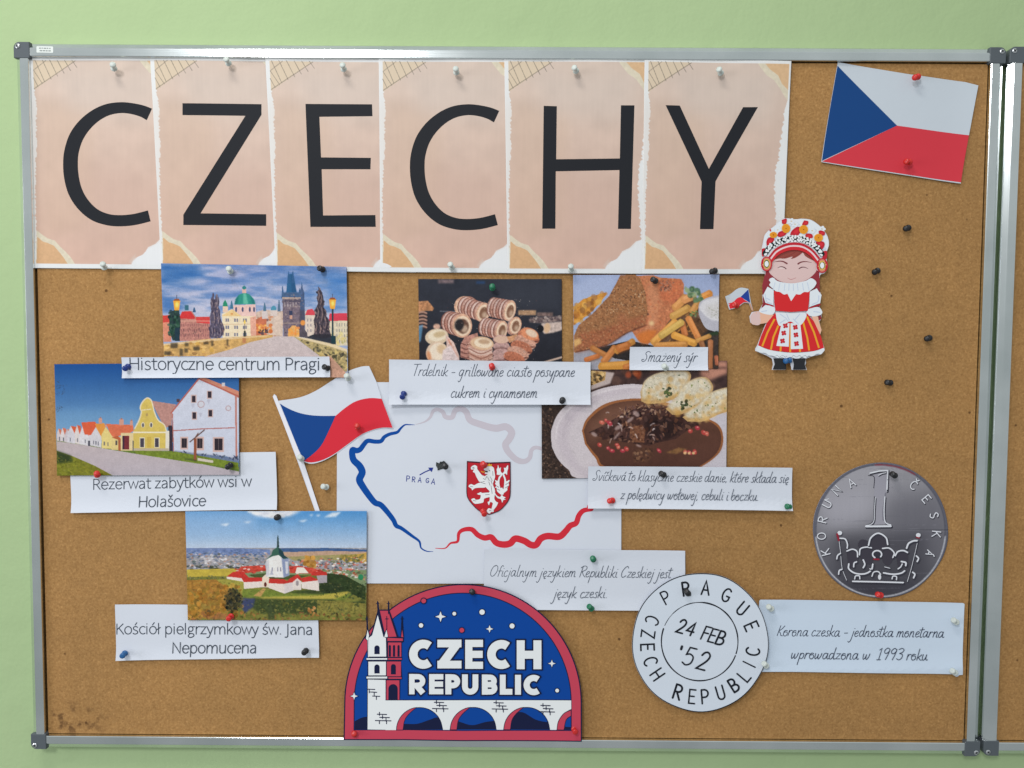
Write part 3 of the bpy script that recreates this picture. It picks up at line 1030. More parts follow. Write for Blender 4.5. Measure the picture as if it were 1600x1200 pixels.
def pic_village():
    p = Pic(84, 564, 378, 746, crop(70, 540, 4.2105), 2.5, (50, 110, 180), 8)
    p.gain = 0.87
    p.rect(50, 100, 1300, 640, (14, 72, 150), c2=(128, 172, 212), tex=.02, ts=40)
    p.rect(50, 420, 620, 640, (120, 166, 206), .35, 14)
    p.blots([(70, 200), (150, 260), (120, 330), (75, 330)], 26, 4, 12, [(40, 60, 90), (60, 60, 70)], .4, flat=.3)
    p.blots([(70, 390), (120, 400), (110, 440), (75, 440)], 16, 4, 10, [(40, 60, 90), (60, 60, 70)], .4, flat=.3)
    # ground
    p.poly([(80, 610), (830, 700), (1290, 800), (1290, 880), (70, 880)], (98, 122, 46), tex=.15, ts=8)
    p.poly([(80, 628), (230, 650), (600, 712), (1000, 772), (1290, 830), (1290, 880), (480, 870), (250, 760), (80, 690)], (188, 174, 178), tex=.04, ts=20, c2=(180, 172, 184))
    p.poly([(78, 690), (180, 725), (330, 790), (480, 870), (70, 880)], (122, 124, 34), tex=.2, ts=8)
    p.poly([(78, 690), (170, 722), (190, 765), (80, 775)], (38, 56, 30), .85, 4, tex=.25)
    p.blots([(80, 720), (330, 800), (430, 860), (80, 860)], 150, 4, 12, [(150, 146, 40), (104, 112, 30), (134, 130, 50), (90, 92, 26)], .5, flat=.4)
    # the far row of houses
    def house(x0, x1, base0, base1, eave, top, roof, wall, peak=.45):
        xm = x0 + (x1 - x0) * peak
        p.poly([(x0, base0), (x0, eave), (xm, top), (x1, eave + 6), (x1, base1)], wall, tex=.06)
        p.poly([(xm, top), (xm + (x1 - x0) * .75, top + 6), (x1 + (x1 - x0) * .4, eave), (x1, eave + 8)], roof, tex=.06)
    for a in ((80, 105, 625, 628, 585, 545, (206, 118, 90), (206, 196, 200)), (105, 135, 628, 632, 585, 540, (210, 110, 84), (214, 206, 210)),
              (135, 165, 634, 640, 580, 548, (200, 120, 100), (196, 188, 198)), (150, 200, 636, 645, 575, 528, (216, 92, 56), (206, 204, 214)),
              (198, 230, 642, 650, 575, 522, (214, 96, 66), (214, 206, 206)), (228, 290, 648, 660, 590, 508, (222, 92, 56), (214, 212, 220)),
              (290, 372, 655, 672, 592, 520, (228, 146, 64), (206, 204, 212))):
        house(*a)
    p.poly([(240, 505), (330, 500), (345, 520), (305, 588), (262, 585)], (222, 92, 58), tex=.06)
    p.poly([(330, 515), (390, 510), (402, 530), (380, 575), (365, 590)], (226, 148, 62), tex=.05)
    p.poly([(405, 515), (580, 522), (585, 560), (560, 575), (450, 605), (425, 570)], (220, 110, 76), tex=.08)
    p.poly([(375, 675), (372, 590), (390, 555), (402, 535), (420, 560), (445, 600), (490, 605), (490, 682)], (226, 206, 128), tex=.05)
    for x, y, w, h in ((355, 478, 22, 30), (490, 485, 28, 38), (560, 495, 20, 30), (395, 520, 14, 18)):
        p.rect(x, y, x + w, y + h, (206, 150, 134))
        p.rect(x + w * .3, y - 8, x + w * .7, y, (170, 110, 96))
    for x, y in ((318, 625), (333, 628), (348, 632), (388, 632), (412, 636), (262, 618), (212, 610), (165, 606), (122, 604), (96, 600)):
        p.rect(x, y, x + 7, y + 24, (90, 92, 110), .85)
    p.rect(284, 625, 298, 660, (70, 70, 86))
    p.rect(440, 600, 500, 686, (222, 200, 130), tex=.06)
    p.poly([(440, 605), (480, 592), (500, 612), (500, 625)], (190, 96, 58))
    p.rect(484, 618, 500, 690, (176, 96, 60))
    p.rect(500, 575, 590, 690, (222, 200, 150), tex=.05)
    p.rect(510, 592, 556, 684, (122, 44, 52), tex=.12)
    p.rect(510, 592, 524, 684, (64, 40, 60))
    p.rect(578, 625, 594, 690, (60, 72, 96))
    p.rect(464, 625, 478, 655, (90, 84, 80))
    # red-tiled barn roof behind the yellow gable
    p.poly([(700, 362), (865, 388), (838, 440), (835, 530), (790, 540), (740, 450)], (186, 136, 128), tex=.1, ts=5)
    p.rect(868, 350, 888, 372, (80, 60, 70))
    p.rect(812, 525, 842, 695, (56, 46, 60), tex=.15)
    # yellow gabled house
    g = np.vstack([[(585, 690), (582, 560), (592, 545)], SM((592, 545), (620, 490), (635, 440), (628, 410), (640, 375), (672, 345), (700, 360), (712, 400), (722, 440), (745, 490), (785, 520), (800, 560)), [(815, 690)]])
    p.poly(g, (214, 188, 92), tex=.05, ts=14)
    p.line(SM((592, 545), (620, 490), (635, 440), (628, 410), (640, 375), (672, 345), (700, 360), (712, 400), (722, 440), (745, 490), (785, 520), (800, 560)), 8, (226, 214, 186))
    p.rect(580, 566, 812, 576, (232, 222, 196))
    p.line([(640, 425), (700, 418)], 6, (226, 214, 180))
    for x in (646, 700):
        p.ell(x, 522, 11, 18, (228, 220, 200))
        p.ell(x, 523, 7, 14, (92, 88, 96))
    for x in (628, 724):
        p.rect(x - 4, 604, x + 30, 672, (230, 222, 200))
        p.rect(x, 610, x + 26, 668, (72, 66, 80))
    p.rect(672, 600, 700, 670, (204, 172, 74))
    p.line([(672, 390), (672, 405)], 5, (180, 150, 90))
    p.ell(672, 455, 7, 10, (176, 148, 92))
    p.rect(795, 560, 818, 692, (224, 218, 206))
    p.rect(585, 676, 815, 692, (186, 172, 150))
    # white house in front
    p.poly([(846, 700), (836, 440), (1018, 218), (1276, 330), (1276, 760), (1200, 730)], (206, 210, 228), tex=.03, ts=20, c2=(196, 204, 226))
    p.poly([(1010, 214), (1040, 205), (1278, 300), (1278, 345)], (206, 134, 110), tex=.08)
    p.line([(830, 445), (1014, 218), (1276, 334)], 9, (186, 96, 84))
    p.line([(840, 448), (848, 700)], 6, (186, 110, 100))
    p.line([(1258, 335), (1262, 740)], 12, (192, 126, 116))
    p.line([(846, 560), (1030, 548), (1250, 540)], 7, (180, 108, 104))
    p.rect(1165, 245, 1185, 268, (206, 200, 206))
    for x, y in ((980, 350), (1084, 322), (984, 460), (1090, 444)):
        p.rect(x - 18, y - 26, x + 18, y + 28, (206, 178, 176))
        p.rect(x - 12, y - 20, x + 12, y + 22, (52, 44, 56))
    for x, y, r in ((1028, 386, 24), (1208, 412, 19)):
        p.ell(x, y, r, r, (186, 160, 168))
        p.ell(x, y, r - 6, r - 6, (206, 208, 222))
    for x, y in ((975, 395), (1078, 368), (1024, 455)):
        p.poly([(x - 12, y - 12), (x + 12, y - 12), (x, y + 22)], (176, 176, 196), .7, 1)
    for x, y, w, h in ((900, 610, 34, 62), (1002, 610, 36, 66), (1116, 612, 54, 76)):
        p.rect(x - 9, y - 10, x + w + 9, y + h + 12, (208, 176, 172))
        p.rect(x, y, x + w, y + h, (48, 40, 50))
        p.line([(x + w / 2, y), (x + w / 2, y + h)], 3, (110, 96, 100))
    p.poly([(852, 690), (1276, 740), (1276, 775), (852, 712)], (118, 124, 150), .8, 2, tex=.15)
    p.blots([(860, 690), (1270, 730), (1270, 750), (860, 704)], 24, 8, 16, [(40, 52, 100), (60, 70, 90)], .7, flat=.4)
    p.poly([(590, 690), (850, 695), (1276, 770), (1276, 810), (1000, 775), (600, 712)], (114, 134, 42), tex=.2, ts=7)
    # wooden hoist and bench
    p.rect(980, 610, 998, 756, (150, 82, 56))
    p.line([(955, 634), (1050, 555)], 8, (98, 72, 70))
    p.line([(985, 610), (1010, 575)], 6, (120, 80, 66))
    p.poly([(1005, 738), (1110, 756), (1108, 772), (1005, 756)], (206, 196, 180))
    p.poly([(920, 740), (1000, 752), (1000, 762), (920, 750)], (60, 72, 40), .7, 2)
    p.grain(.06, 2)
    return p


def pic_church():
    p = Pic(288, 794, 577, 972, crop(170, 780, 3.8095), 2.5, (120, 140, 100), 12)
    p.rect(440, 60, 1550, 300, (66, 138, 206), c2=(186, 200, 222), tex=.03, ts=30)
    p.poly([(440, 60), (900, 60), (860, 180), (440, 220)], (150, 180, 218), .55, 20)
    p.poly([(820, 66), (1150, 66), (1080, 100), (960, 112), (880, 100)], (226, 226, 234), .95, 6)
    p.blots([(830, 70), (1130, 70), (1040, 110), (900, 105)], 30, 10, 26, [(238, 236, 240), (200, 206, 222)], .5, flat=.4, rot=0, soft=2)
    for a in ([(1280, 108), (1330, 80), (1385, 75), (1350, 105)], [(1190, 96), (1215, 88), (1212, 100)], [(1230, 96), (1260, 90), (1250, 104)], [(1125, 130), (1185, 120), (1160, 136)], [(660, 150), (720, 142), (700, 160)], [(800, 136), (850, 130), (830, 142)]):
        p.poly(a, (222, 228, 238), .85, 3)
    # hills and distant town
    p.rect(440, 290, 1550, 420, (150, 150, 158), tex=.15, ts=10)
    p.poly([(460, 290), (780, 292), (960, 300), (960, 330), (460, 336)], (108, 128, 176), tex=.12)
    p.poly([(1020, 292), (1300, 290), (1540, 300), (1540, 322), (1020, 312)], (62, 92, 140), tex=.1)
    p.poly([(1030, 316), (1300, 308), (1540, 312), (1540, 332), (1200, 345), (1060, 345)], (184, 152, 130), tex=.08)
    p.poly([(1060, 342), (1360, 330), (1540, 322), (1540, 360), (1100, 366)], (156, 146, 96), tex=.12)
    p.poly([(1380, 345), (1540, 316), (1540, 380), (1400, 372)], (196, 158, 76), tex=.12)
    p.blots([(465, 320), (940, 318), (940, 412), (465, 412)], 360, 4, 12, [(196, 190, 196), (120, 130, 158), (90, 100, 124), (160, 150, 150), (176, 132, 112), (216, 214, 220), (84, 96, 96)], .75, flat=.5, rot=0)
    p.blots([(465, 300), (930, 300), (930, 345), (465, 345)], 120, 4, 12, [(70, 94, 150), (96, 118, 164), (150, 160, 184), (60, 84, 120)], .6, flat=.4, rot=0)
    p.blots([(465, 395), (800, 395), (800, 415), (465, 418)], 46, 6, 14, [(64, 72, 56), (84, 84, 60), (50, 60, 60)], .8, flat=.4, rot=0)
    p.blots([(1060, 360), (1535, 345), (1535, 480), (1300, 440), (1070, 420)], 300, 4, 12, [(206, 92, 70), (214, 208, 206), (110, 112, 80), (190, 130, 100), (84, 92, 70), (226, 220, 214), (176, 72, 60), (90, 96, 110)], .85, flat=.55, rot=0)
    p.blots([(1160, 340), (1230, 345), (1225, 400), (1165, 400)], 26, 8, 16, [(186, 130, 50), (160, 112, 46), (206, 150, 64)], .8)
    p.blots([(1380, 335), (1530, 330), (1530, 370), (1400, 370)], 40, 5, 12, [(196, 152, 66), (140, 126, 60), (100, 104, 60)], .7)
    p.ell(1500, 464, 16, 18, (40, 132, 88))
    # fields
    p.poly([(466, 418), (760, 412), (800, 440), (700, 462), (470, 466)], (188, 166, 62), tex=.1, ts=12)
    p.poly([(466, 462), (700, 458), (800, 470), (1300, 440), (1540, 560), (1540, 730), (466, 730)], (118, 118, 52), tex=.2, ts=14)
    p.poly([(466, 480), (640, 478), (790, 500), (800, 570), (640, 700), (468, 712)], (164, 116, 48), tex=.2, ts=8)
    p.poly([(470, 540), (560, 560), (640, 620), (560, 690), (470, 650)], (126, 112, 46), .7, 8, tex=.2)
    p.poly([(640, 480), (800, 470), (820, 520), (920, 540), (900, 580), (780, 580)], (156, 150, 64), tex=.12)
    p.poly([(800, 530), (1040, 545), (1250, 540), (1400, 530), (1460, 560), (1400, 600), (900, 590), (790, 585)], (112, 128, 50), tex=.15)
    p.poly([(1240, 480), (1300, 440), (1400, 450), (1530, 520), (1530, 600), (1440, 560), (1260, 560)], (46, 62, 34), tex=.25, ts=7)
    p.poly([(1050, 555), (1260, 530), (1270, 480), (1380, 500), (1400, 540), (1250, 565)], (44, 56, 36), .8, 3, tex=.2)
    p.poly([(900, 582), (1250, 572), (1420, 548), (1440, 556), (1340, 596), (920, 600)], (190, 172, 72), .9, 2)
    p.poly([(860, 590), (1330, 596), (1380, 620), (1530, 600), (1530, 680), (900, 680), (850, 640)], (56, 70, 38), .9, 3, tex=.3, ts=6)
    p.poly([(790, 588), (872, 590), (860, 640), (810, 680), (790, 640)], (52, 62, 110), .9, 3)
    p.poly([(1240, 600), (1530, 620), (1530, 700), (1240, 690)], (128, 120, 56), tex=.25, ts=6)
    p.blots([(880, 600), (1530, 610), (1530, 700), (880, 700)], 160, 5, 13, [(70, 84, 40), (150, 140, 60), (44, 56, 34), (110, 108, 50)], .55, flat=.5)
    p.blots([(480, 540), (780, 500), (800, 690), (480, 715)], 260, 7, 18, [(190, 128, 46), (160, 104, 40), (206, 150, 60), (116, 84, 36), (140, 112, 44)], .55)
    p.blots([(470, 660), (1530, 680), (1530, 720), (470, 720)], 90, 6, 16, [(120, 72, 40), (176, 106, 56), (66, 56, 36), (140, 90, 50)], .6, flat=.5)
    p.ell(742, 600, 46, 66, (44, 48, 34), 0, .8, 6)
    p.blots(ring(742, 598, 56, 72, 14), 120, 4, 11, [(30, 34, 28), (48, 52, 36), (70, 64, 40), (24, 28, 30), (96, 84, 46)], .75)
    p.poly([(948, 715), (950, 640), (966, 610), (985, 650), (990, 712)], (62, 74, 44), .9, 2, tex=.25)
    p.blots([(1190, 640), (1225, 640), (1225, 690), (1190, 690)], 10, 6, 12, [(206, 140, 80), (180, 120, 60)], .8)
    p.poly([(600, 712), (650, 672), (740, 690), (760, 716)], (156, 100, 60), .8, 2, tex=.2)
    p.poly([(860, 575), (920, 530), (935, 535), (905, 580)], (196, 150, 90), .9, 1)
    p.blots([(466, 470), (1540, 470), (1540, 720), (466, 720)], 700, 3, 8, [(96, 100, 44), (140, 134, 60), (70, 78, 40), (160, 138, 66), (52, 60, 36)], .35, flat=.45, rot=0)
    p.blots([(1240, 470), (1530, 500), (1530, 600), (1270, 570)], 140, 4, 10, [(34, 48, 28), (58, 74, 40), (76, 86, 48)], .6, flat=.5)
    p.blots([(466, 455), (690, 455), (690, 472), (466, 476)], 40, 3, 7, [(90, 92, 70), (70, 76, 56), (150, 140, 110)], .7, flat=.5)
    # cloister
    WH, RD, SH = (222, 210, 204), (196, 50, 44), (164, 156, 166)
    p.poly([(745, 440), (790, 400), (930, 392), (935, 425), (820, 440)], (196, 66, 52), tex=.2)
    p.poly([(1070, 400), (1130, 395), (1260, 420), (1290, 445), (1080, 440)], (196, 66, 54), tex=.2)
    p.blots([(750, 410), (930, 395), (930, 440), (760, 440)], 34, 6, 12, [(206, 70, 56), (220, 206, 200), (170, 52, 46)], .8, flat=.5, rot=0)
    p.blots([(1080, 400), (1280, 415), (1280, 450), (1080, 440)], 34, 6, 12, [(206, 70, 56), (220, 206, 200), (170, 52, 46)], .8, flat=.5, rot=0)
    p.poly([(1110, 440), (1120, 405), (1160, 405), (1190, 440)], (226, 216, 206))
    p.poly([(830, 450), (940, 440), (1080, 450), (1190, 455), (1100, 480), (880, 470)], (70, 84, 46), tex=.15)
    p.poly([(700, 462), (800, 466), (806, 492), (704, 474)], WH)
    p.poly([(702, 460), (740, 432), (800, 432), (834, 466), (804, 494), (790, 470)], RD, tex=.1)
    p.poly([(802, 492), (925, 488), (925, 522), (805, 534)], WH, tex=.04)
    p.poly([(802, 494), (828, 466), (930, 466), (930, 488)], RD, tex=.08)
    p.poly([(912, 468), (932, 448), (955, 468), (955, 524), (914, 524)], (226, 208, 190))
    p.ell(932, 508, 8, 14, (96, 40, 36))
    p.poly([(952, 500), (1044, 500), (1046, 562), (952, 528)], WH, tex=.04)
    p.poly([(955, 472), (1040, 476), (1066, 488), (1046, 504), (952, 500)], RD, tex=.08)
    p.poly([(1044, 504), (1100, 492), (1100, 542), (1046, 562)], (206, 198, 200))
    p.poly([(1044, 502), (1080, 470), (1125, 445), (1158, 482), (1100, 494)], RD, tex=.08)
    p.poly([(1094, 494), (1122, 470), (1146, 490), (1146, 540), (1096, 540)], (216, 206, 202))
    p.ell(1122, 500, 9, 16, (150, 140, 146))
    p.poly([(1146, 492), (1250, 482), (1252, 546), (1148, 530)], WH, tex=.04)
    p.poly([(1150, 468), (1200, 458), (1254, 482), (1150, 494)], RD, tex=.08)
    p.poly([(1236, 452), (1298, 450), (1298, 496), (1250, 500)], SH)
    p.poly([(1200, 455), (1216, 430), (1296, 432), (1300, 452)], RD, tex=.1)
    # church
    p.poly([(936, 462), (938, 360), (975, 335), (1010, 330), (1070, 352), (1074, 452), (1040, 466)], (224, 222, 222), tex=.03)
    p.poly([(1028, 345), (1070, 352), (1074, 455), (1040, 466)], (122, 136, 176), .9, 1)
    p.poly([(936, 372), (952, 358), (956, 450), (938, 462)], (190, 190, 202), .8, 1)
    p.poly([(1050, 370), (1066, 372), (1068, 440), (1054, 446)], (206, 208, 216), .9)
    for x in (970, 1002, 1020):
        p.rect(x, 405, x + 7, 430, (140, 140, 160))
    p.poly([(960, 450), (970, 410), (980, 450)], (160, 164, 186), .8)
    p.poly([(936, 360), (968, 330), (975, 305), (1002, 285), (1006, 215), (1010, 285), (1036, 310), (1046, 335), (1072, 352), (1040, 356), (1010, 332), (975, 340)], (54, 96, 82))
    p.poly([(1000, 285), (1004, 215), (1010, 215), (1015, 285)], (50, 72, 72))
    p.poly([(1008, 225), (1012, 290), (1036, 312), (1046, 336), (1066, 350), (1034, 350), (1012, 320)], (30, 58, 72), .85)
    p.grain(.09, 2)
    return p


def pic_trdelnik():
    p = Pic(651, 432, 882, 580, crop(590, 420, 4.7059), 2.6, (40, 42, 52), 21)
    p.rect(290, 60, 1370, 720, (46, 50, 62), c2=(34, 35, 44), tex=.08, ts=20)
    p.rect(880, 90, 1350, 300, (56, 60, 72), .6, 24)
    p.rect(445, 78, 560, 108, (128, 108, 112), .8, 3, tex=.25)
    p.rect(725, 90, 790, 110, (36, 70, 120), .7, 3)
    p.line([(460, 312), (580, 316)], 7, (112, 118, 130), .8, 1)
    # left stack
    p.poly([(300, 240), (370, 235), (415, 290), (405, 310), (350, 310), (300, 330)], (176, 122, 84), soft=1, tex=.25)
    for i in range(5):
        y = 318 + i * 26
        p.line(SM((300, y + 6), (335, y), (362, y + 10)), 12, (168, 128, 112), .9, 1)
        p.line(SM((300, y + 16), (335, y + 11), (362, y + 20)), 6, (82, 56, 50), .9, 1)
    p.poly([(300, 420), (335, 410), (318, 530), (300, 550)], (88, 140, 178), .8, 2)
    p.ell(435, 425, 26, 22, (190, 150, 132), soft=2, tex=.2)
    # right
    p.rect(1035, 305, 1165, 340, (178, 138, 104), .9, 2, tex=.25)
    p.rect(1170, 320, 1290, 350, (118, 96, 92), .9, 2, tex=.3)
    p.poly([(1110, 370), (1200, 355), (1355, 345), (1355, 385), (1190, 400), (1120, 395)], (112, 96, 98), .9, 2, tex=.3)
    p.blots([(1120, 360), (1350, 350), (1350, 385), (1130, 395)], 60, 5, 12, [(160, 146, 142), (80, 66, 70), (136, 116, 112)], .7)
    p.poly([(1205, 400), (1355, 388), (1358, 450), (1290, 470), (1225, 478), (1200, 440)], (196, 176, 168), .95, 2, tex=.2)
    p.ell(1245, 436, 24, 38, (206, 170, 136), 10, soft=2)
    p.ell(1198, 440, 24, 26, (24, 24, 30), soft=1)

    def roll(cx, cy, rx, ry, rot, dx, dy, n=5, dark=False, body=(186, 142, 124)):
        """a chimney cake: coils running back along (dx,dy) from its open end"""
        A = lambda f: (cx + dx * f, cy + dy * f)
        for k in range(n, -1, -1):
            x, y = A(k / n)
            sh = 1 - .06 * k / n
            p.ell(x, y, rx * sh, ry * sh, (126, 78, 68) if k else body, rot, .95, tex=.2)
            x, y = A((k - .35) / n) if k else (cx, cy)
            c = [(198, 164, 154), (182, 134, 118), (208, 178, 168), (174, 122, 108)][k % 4]
            p.ell(x, y, rx * sh * .98, ry * sh * .98, c, rot, .92, 1, tex=.3, ts=5)
            p.ell(x - dx * .03 - rx * .2, y - dy * .03 - ry * .3, rx * .6, ry * .5, (216, 194, 190), rot, .6, 5)
        p.ell(cx, cy, rx * 1.0, ry * 1.0, (204, 158, 132), rot, 1, 1, tex=.2)
        p.ell(cx + rx * .04, cy + ry * .03, rx * .84, ry * .84, (224, 198, 174), rot, 1, 1, tex=.08)
        p.ell(cx + rx * .08, cy + ry * .06, rx * .6, ry * .62, (96, 66, 54) if dark else (124, 86, 66), rot, 1, 2)
        p.ell(cx + rx * .22, cy + ry * .26, rx * .36, ry * .32, (198, 172, 150), rot, .8, 4)
    roll(640, 280, 76, 78, -10, 30, -4, 2)
    roll(775, 320, 50, 72, 18, -140, -50, 6)
    roll(972, 308, 42, 78, 14, -130, -28, 6, body=(196, 160, 150))
    roll(622, 418, 72, 88, 0, -90, -24, 4, True)
    p.ell(600, 412, 34, 44, (40, 36, 40), 10, 1, 3)
    p.poly([(610, 560), (640, 500), (735, 470), (740, 500), (690, 560), (680, 670), (610, 650)], (176, 124, 112), tex=.25)
    for i in range(4):
        p.line(SM((612, 545 + i * 32), (650, 560 + i * 32), (690, 548 + i * 32)), 8, (96, 56, 52), .7, 1)
    roll(912, 452, 42, 72, 12, -130, -28, 6)
    roll(1012, 418, 44, 66, 14, -20, 8, 2, body=(206, 130, 90))
    # bottom row
    for i, (cx, cy) in enumerate(((910, 520), (910, 570), (908, 620), (905, 660))):
        p.ell(cx, cy, 62, 34, (184, 146, 142), 0, .95, 1, tex=.2)
        p.ell(cx, cy + 22, 60, 14, (104, 66, 64), 0, .7, 2)
    p.ell(912, 520, 56, 28, (206, 170, 150), 0, 1, 1)
    p.poly([(950, 500), (1030, 480), (1020, 520), (970, 545)], (196, 142, 104), tex=.2)
    for i in range(5):
        cx, cy = 1110 - i * 26, 500 + i * 40
        p.ell(cx, cy, 84, 46, [(176, 104, 78), (196, 146, 126)][i % 2], 22, .95, 1, tex=.25)
        p.line(SM((cx - 76, cy + 2), (cx - 10, cy + 36), (cx + 70, cy + 34)), 9, (84, 46, 42), .8, 1)
        p.line(SM((cx - 70, cy + 14), (cx - 10, cy + 48), (cx + 60, cy + 48)), 6, (220, 190, 178), .7, 1)
    p.ell(1118, 478, 70, 42, (204, 128, 92), 22, 1, 1, tex=.2)
    p.ell(1132, 474, 46, 26, (216, 190, 168), 26, 1, 2)
    for i in range(4):
        p.ell(762 - i * 2, 660 - i * 34, 90, 46, [(206, 176, 164), (186, 140, 124)][i % 2], 4, .95, 1, tex=.15)
        p.line(SM((674, 656 - i * 34), (760, 692 - i * 34), (846, 660 - i * 34)), 7, (128, 78, 66), .8, 1)
    p.ell(768, 548, 86, 50, (208, 172, 140), 6, 1, 1, tex=.1)
    p.ell(776, 546, 66, 36, (226, 206, 182), 6, 1, 1)
    p.ell(784, 536, 44, 18, (172, 136, 106), 4, .8, 3)
    p.ell(435, 500, 86, 60, (206, 184, 158), -8, 1, 1, tex=.1)
    p.ell(440, 490, 68, 42, (222, 208, 186), -8, 1, 1)
    p.ell(455, 482, 46, 22, (186, 160, 120), -10, .8, 3)
    p.poly([(500, 480), (560, 540), (600, 640), (600, 700), (520, 690)], (206, 176, 168), tex=.2)
    p.line([(520, 520), (585, 650)], 12, (190, 110, 80), .7, 2)
    p.ell(440, 620, 84, 84, (208, 182, 160), -20, 1, 1, tex=.1)
    p.ell(448, 610, 66, 64, (224, 208, 190), -20, 1, 1)
    p.ell(470, 590, 34, 36, (196, 160, 118), -20, .7, 4)
    p.ell(378, 640, 16, 36, (206, 126, 80), -10, .7, 3)
    p.poly([(480, 600), (540, 560), (600, 670), (600, 720), (470, 720)], (206, 190, 192), .95, 2, tex=.12)
    p.line([(1215, 690), (1355, 650)], 14, (206, 178, 160), .9, 1)
    p.blots([(480, 220), (1180, 220), (1180, 680), (480, 680)], 260, 1.5, 4, [(226, 214, 208), (96, 60, 54), (206, 180, 166)], .5)
    p.grain(.09, 2)
    return p


def pic_cheese():
    p = Pic(893, 426, 1127, 582, crop(840, 420, 5), 2.6, (150, 165, 200), 31)
    p.rect(270, 40, 1430, 420, (146, 162, 202), c2=(160, 172, 204), tex=.02, ts=30)
    p.poly([(285, 130), (420, 60), (640, 50), (600, 130), (500, 210), (300, 280)], (162, 176, 212), .7, 8)
    p.poly([(280, 620), (420, 640), (720, 700), (720, 800), (280, 800)], (150, 150, 164), tex=.08)
    p.poly([(1120, 420), (1250, 380), (1420, 500), (1420, 790), (1330, 790), (900, 600), (720, 560), (460, 620), (600, 700), (720, 720), (1000, 620)], (44, 40, 40), tex=.25)
    p.poly([(1310, 520), (1420, 500), (1420, 790), (1330, 790)], (58, 50, 48), tex=.3)
    # chips at the back left
    b = [(285, 300), (350, 240), (440, 210), (530, 185), (540, 200), (430, 330), (340, 400), (282, 440)]
    p.poly(b, (196, 132, 52), tex=.18, ts=8)
    p.blots(b, 40, 12, 26, [(210, 150, 62), (176, 110, 48), (220, 168, 80), (130, 84, 50)], .6, soft=1)
    p.poly([(1040, 330), (1130, 200), (1270, 250), (1262, 360), (1330, 480), (1200, 600), (900, 600)], (96, 66, 44), .9, 4, tex=.3)
    p.blots([(1060, 330), (1250, 260), (1260, 400), (1200, 560), (960, 590)], 60, 8, 20, [(190, 132, 62), (120, 80, 44), (70, 48, 36)], .7, flat=.4, rot=-40)
    # right-hand piece
    r = [(700, 60), (900, 50), (960, 70), (1120, 80), (1142, 120), (1140, 200), (1090, 290), (1040, 390), (960, 500), (860, 590), (800, 575), (770, 540), (720, 460), (700, 300)]
    p.poly(r, (186, 112, 76), tex=.2, ts=8)
    p.poly([(860, 60), (940, 70), (960, 250), (930, 420), (860, 560), (800, 560), (870, 400), (850, 200)], (204, 140, 104), .6, 10)
    p.poly([(940, 90), (1130, 90), (1130, 200), (1080, 280), (960, 240)], (196, 106, 70), .8, 6, tex=.15)
    p.blots([(950, 90), (1070, 95), (1050, 180), (960, 180)], 70, 4, 10, [(140, 96, 80), (176, 124, 100), (112, 76, 66)], .6)
    p.blots(r, 120, 4, 12, [(222, 140, 80), (190, 96, 56), (232, 164, 110), (176, 88, 60)], .4, soft=1)
    p.blots([(820, 70), (1120, 90), (1120, 220), (1000, 420), (880, 560), (800, 540), (860, 400)], 260, 3, 8, [(164, 102, 70), (196, 124, 84), (140, 88, 62), (210, 146, 104)], .3)
    p.ell(890, 425, 20, 18, (230, 200, 146), 0, .8, 4)
    p.ell(858, 355, 12, 10, (60, 40, 40), 0, .8, 2)
    p.poly([(780, 510), (860, 480), (940, 480), (880, 580), (820, 590), (785, 560)], (206, 110, 42), .8, 5)
    p.ell(1085, 260, 12, 22, (120, 60, 60), 20, .7, 3)
    # left piece with its crust
    c = [(645, 50), (760, 45), (800, 70), (840, 180), (860, 330), (840, 440), (700, 500), (540, 600), (300, 655), (282, 650), (285, 520), (320, 440), (430, 350), (560, 210), (610, 120)]
    p.poly(c, (152, 102, 66), tex=.2, ts=6)
    p.poly([(330, 500), (480, 480), (700, 400), (850, 360), (840, 440), (700, 500), (540, 600), (300, 655)], (156, 88, 60), .7, 8, tex=.15)
    p.blots(c, 620, 3, 8, [(182, 136, 96), (112, 74, 52), (160, 112, 76), (98, 66, 48), (190, 146, 104), (134, 90, 60)], .5)
    p.blots([(330, 500), (480, 480), (700, 400), (850, 360), (840, 440), (700, 500), (540, 600), (300, 655)], 120, 4, 10, [(172, 98, 64), (134, 72, 52), (192, 120, 82)], .45)
    p.blots([(600, 150), (840, 150), (850, 330), (560, 360), (460, 440)], 90, 3, 6, [(206, 176, 140), (66, 46, 40)], .6)
    p.ell(660, 385, 40, 40, (160, 90, 64), 20, .4, 10)
    p.poly([(280, 560), (330, 540), (345, 580), (290, 610)], (214, 168, 104), .95, 3)
    p.line(SM((300, 650), (540, 596), (700, 500), (850, 440)), 8, (64, 34, 30), .7, 2)
    # chips
    def chip(x0, y0, x1, y1, w, c=(214, 144, 58)):
        c = tuple(int(v * p.r.uniform(.88, 1.0)) for v in (c[0], c[1], c[2] + 10))
        d = np.array([x1 - x0, y1 - y0], float)
        n = np.array([-d[1], d[0]]) / np.hypot(*d)
        p.line([(x0 + 3, y0 + 6), (x1 + 3, y1 + 8)], w * 1.12, (96, 56, 30), .6, 3)
        p.line([(x0, y0), (x1, y1)], w, c, 1, 1)
        p.ell(x0, y0, w * .5, w * .5, c, 0, 1, 1)
        p.ell(x1, y1, w * .5, w * .5, tuple(int(v * .93) for v in c), 0, 1, 1)
        o = n * w * .2
        o = o if o[1] < 0 else -o
        p.line([(x0 + o[0], y0 + o[1]), (x1 + o[0], y1 + o[1])], w * .4, tuple(min(255, k + 22) for k in c), .75, 2)
    chip(430, 620, 540, 680, 42, (196, 122, 48))
    chip(380, 710, 470, 680, 36, (190, 114, 46))
    chip(520, 720, 600, 620, 50, (206, 130, 50))
    chip(620, 640, 740, 570, 48, (206, 130, 52))
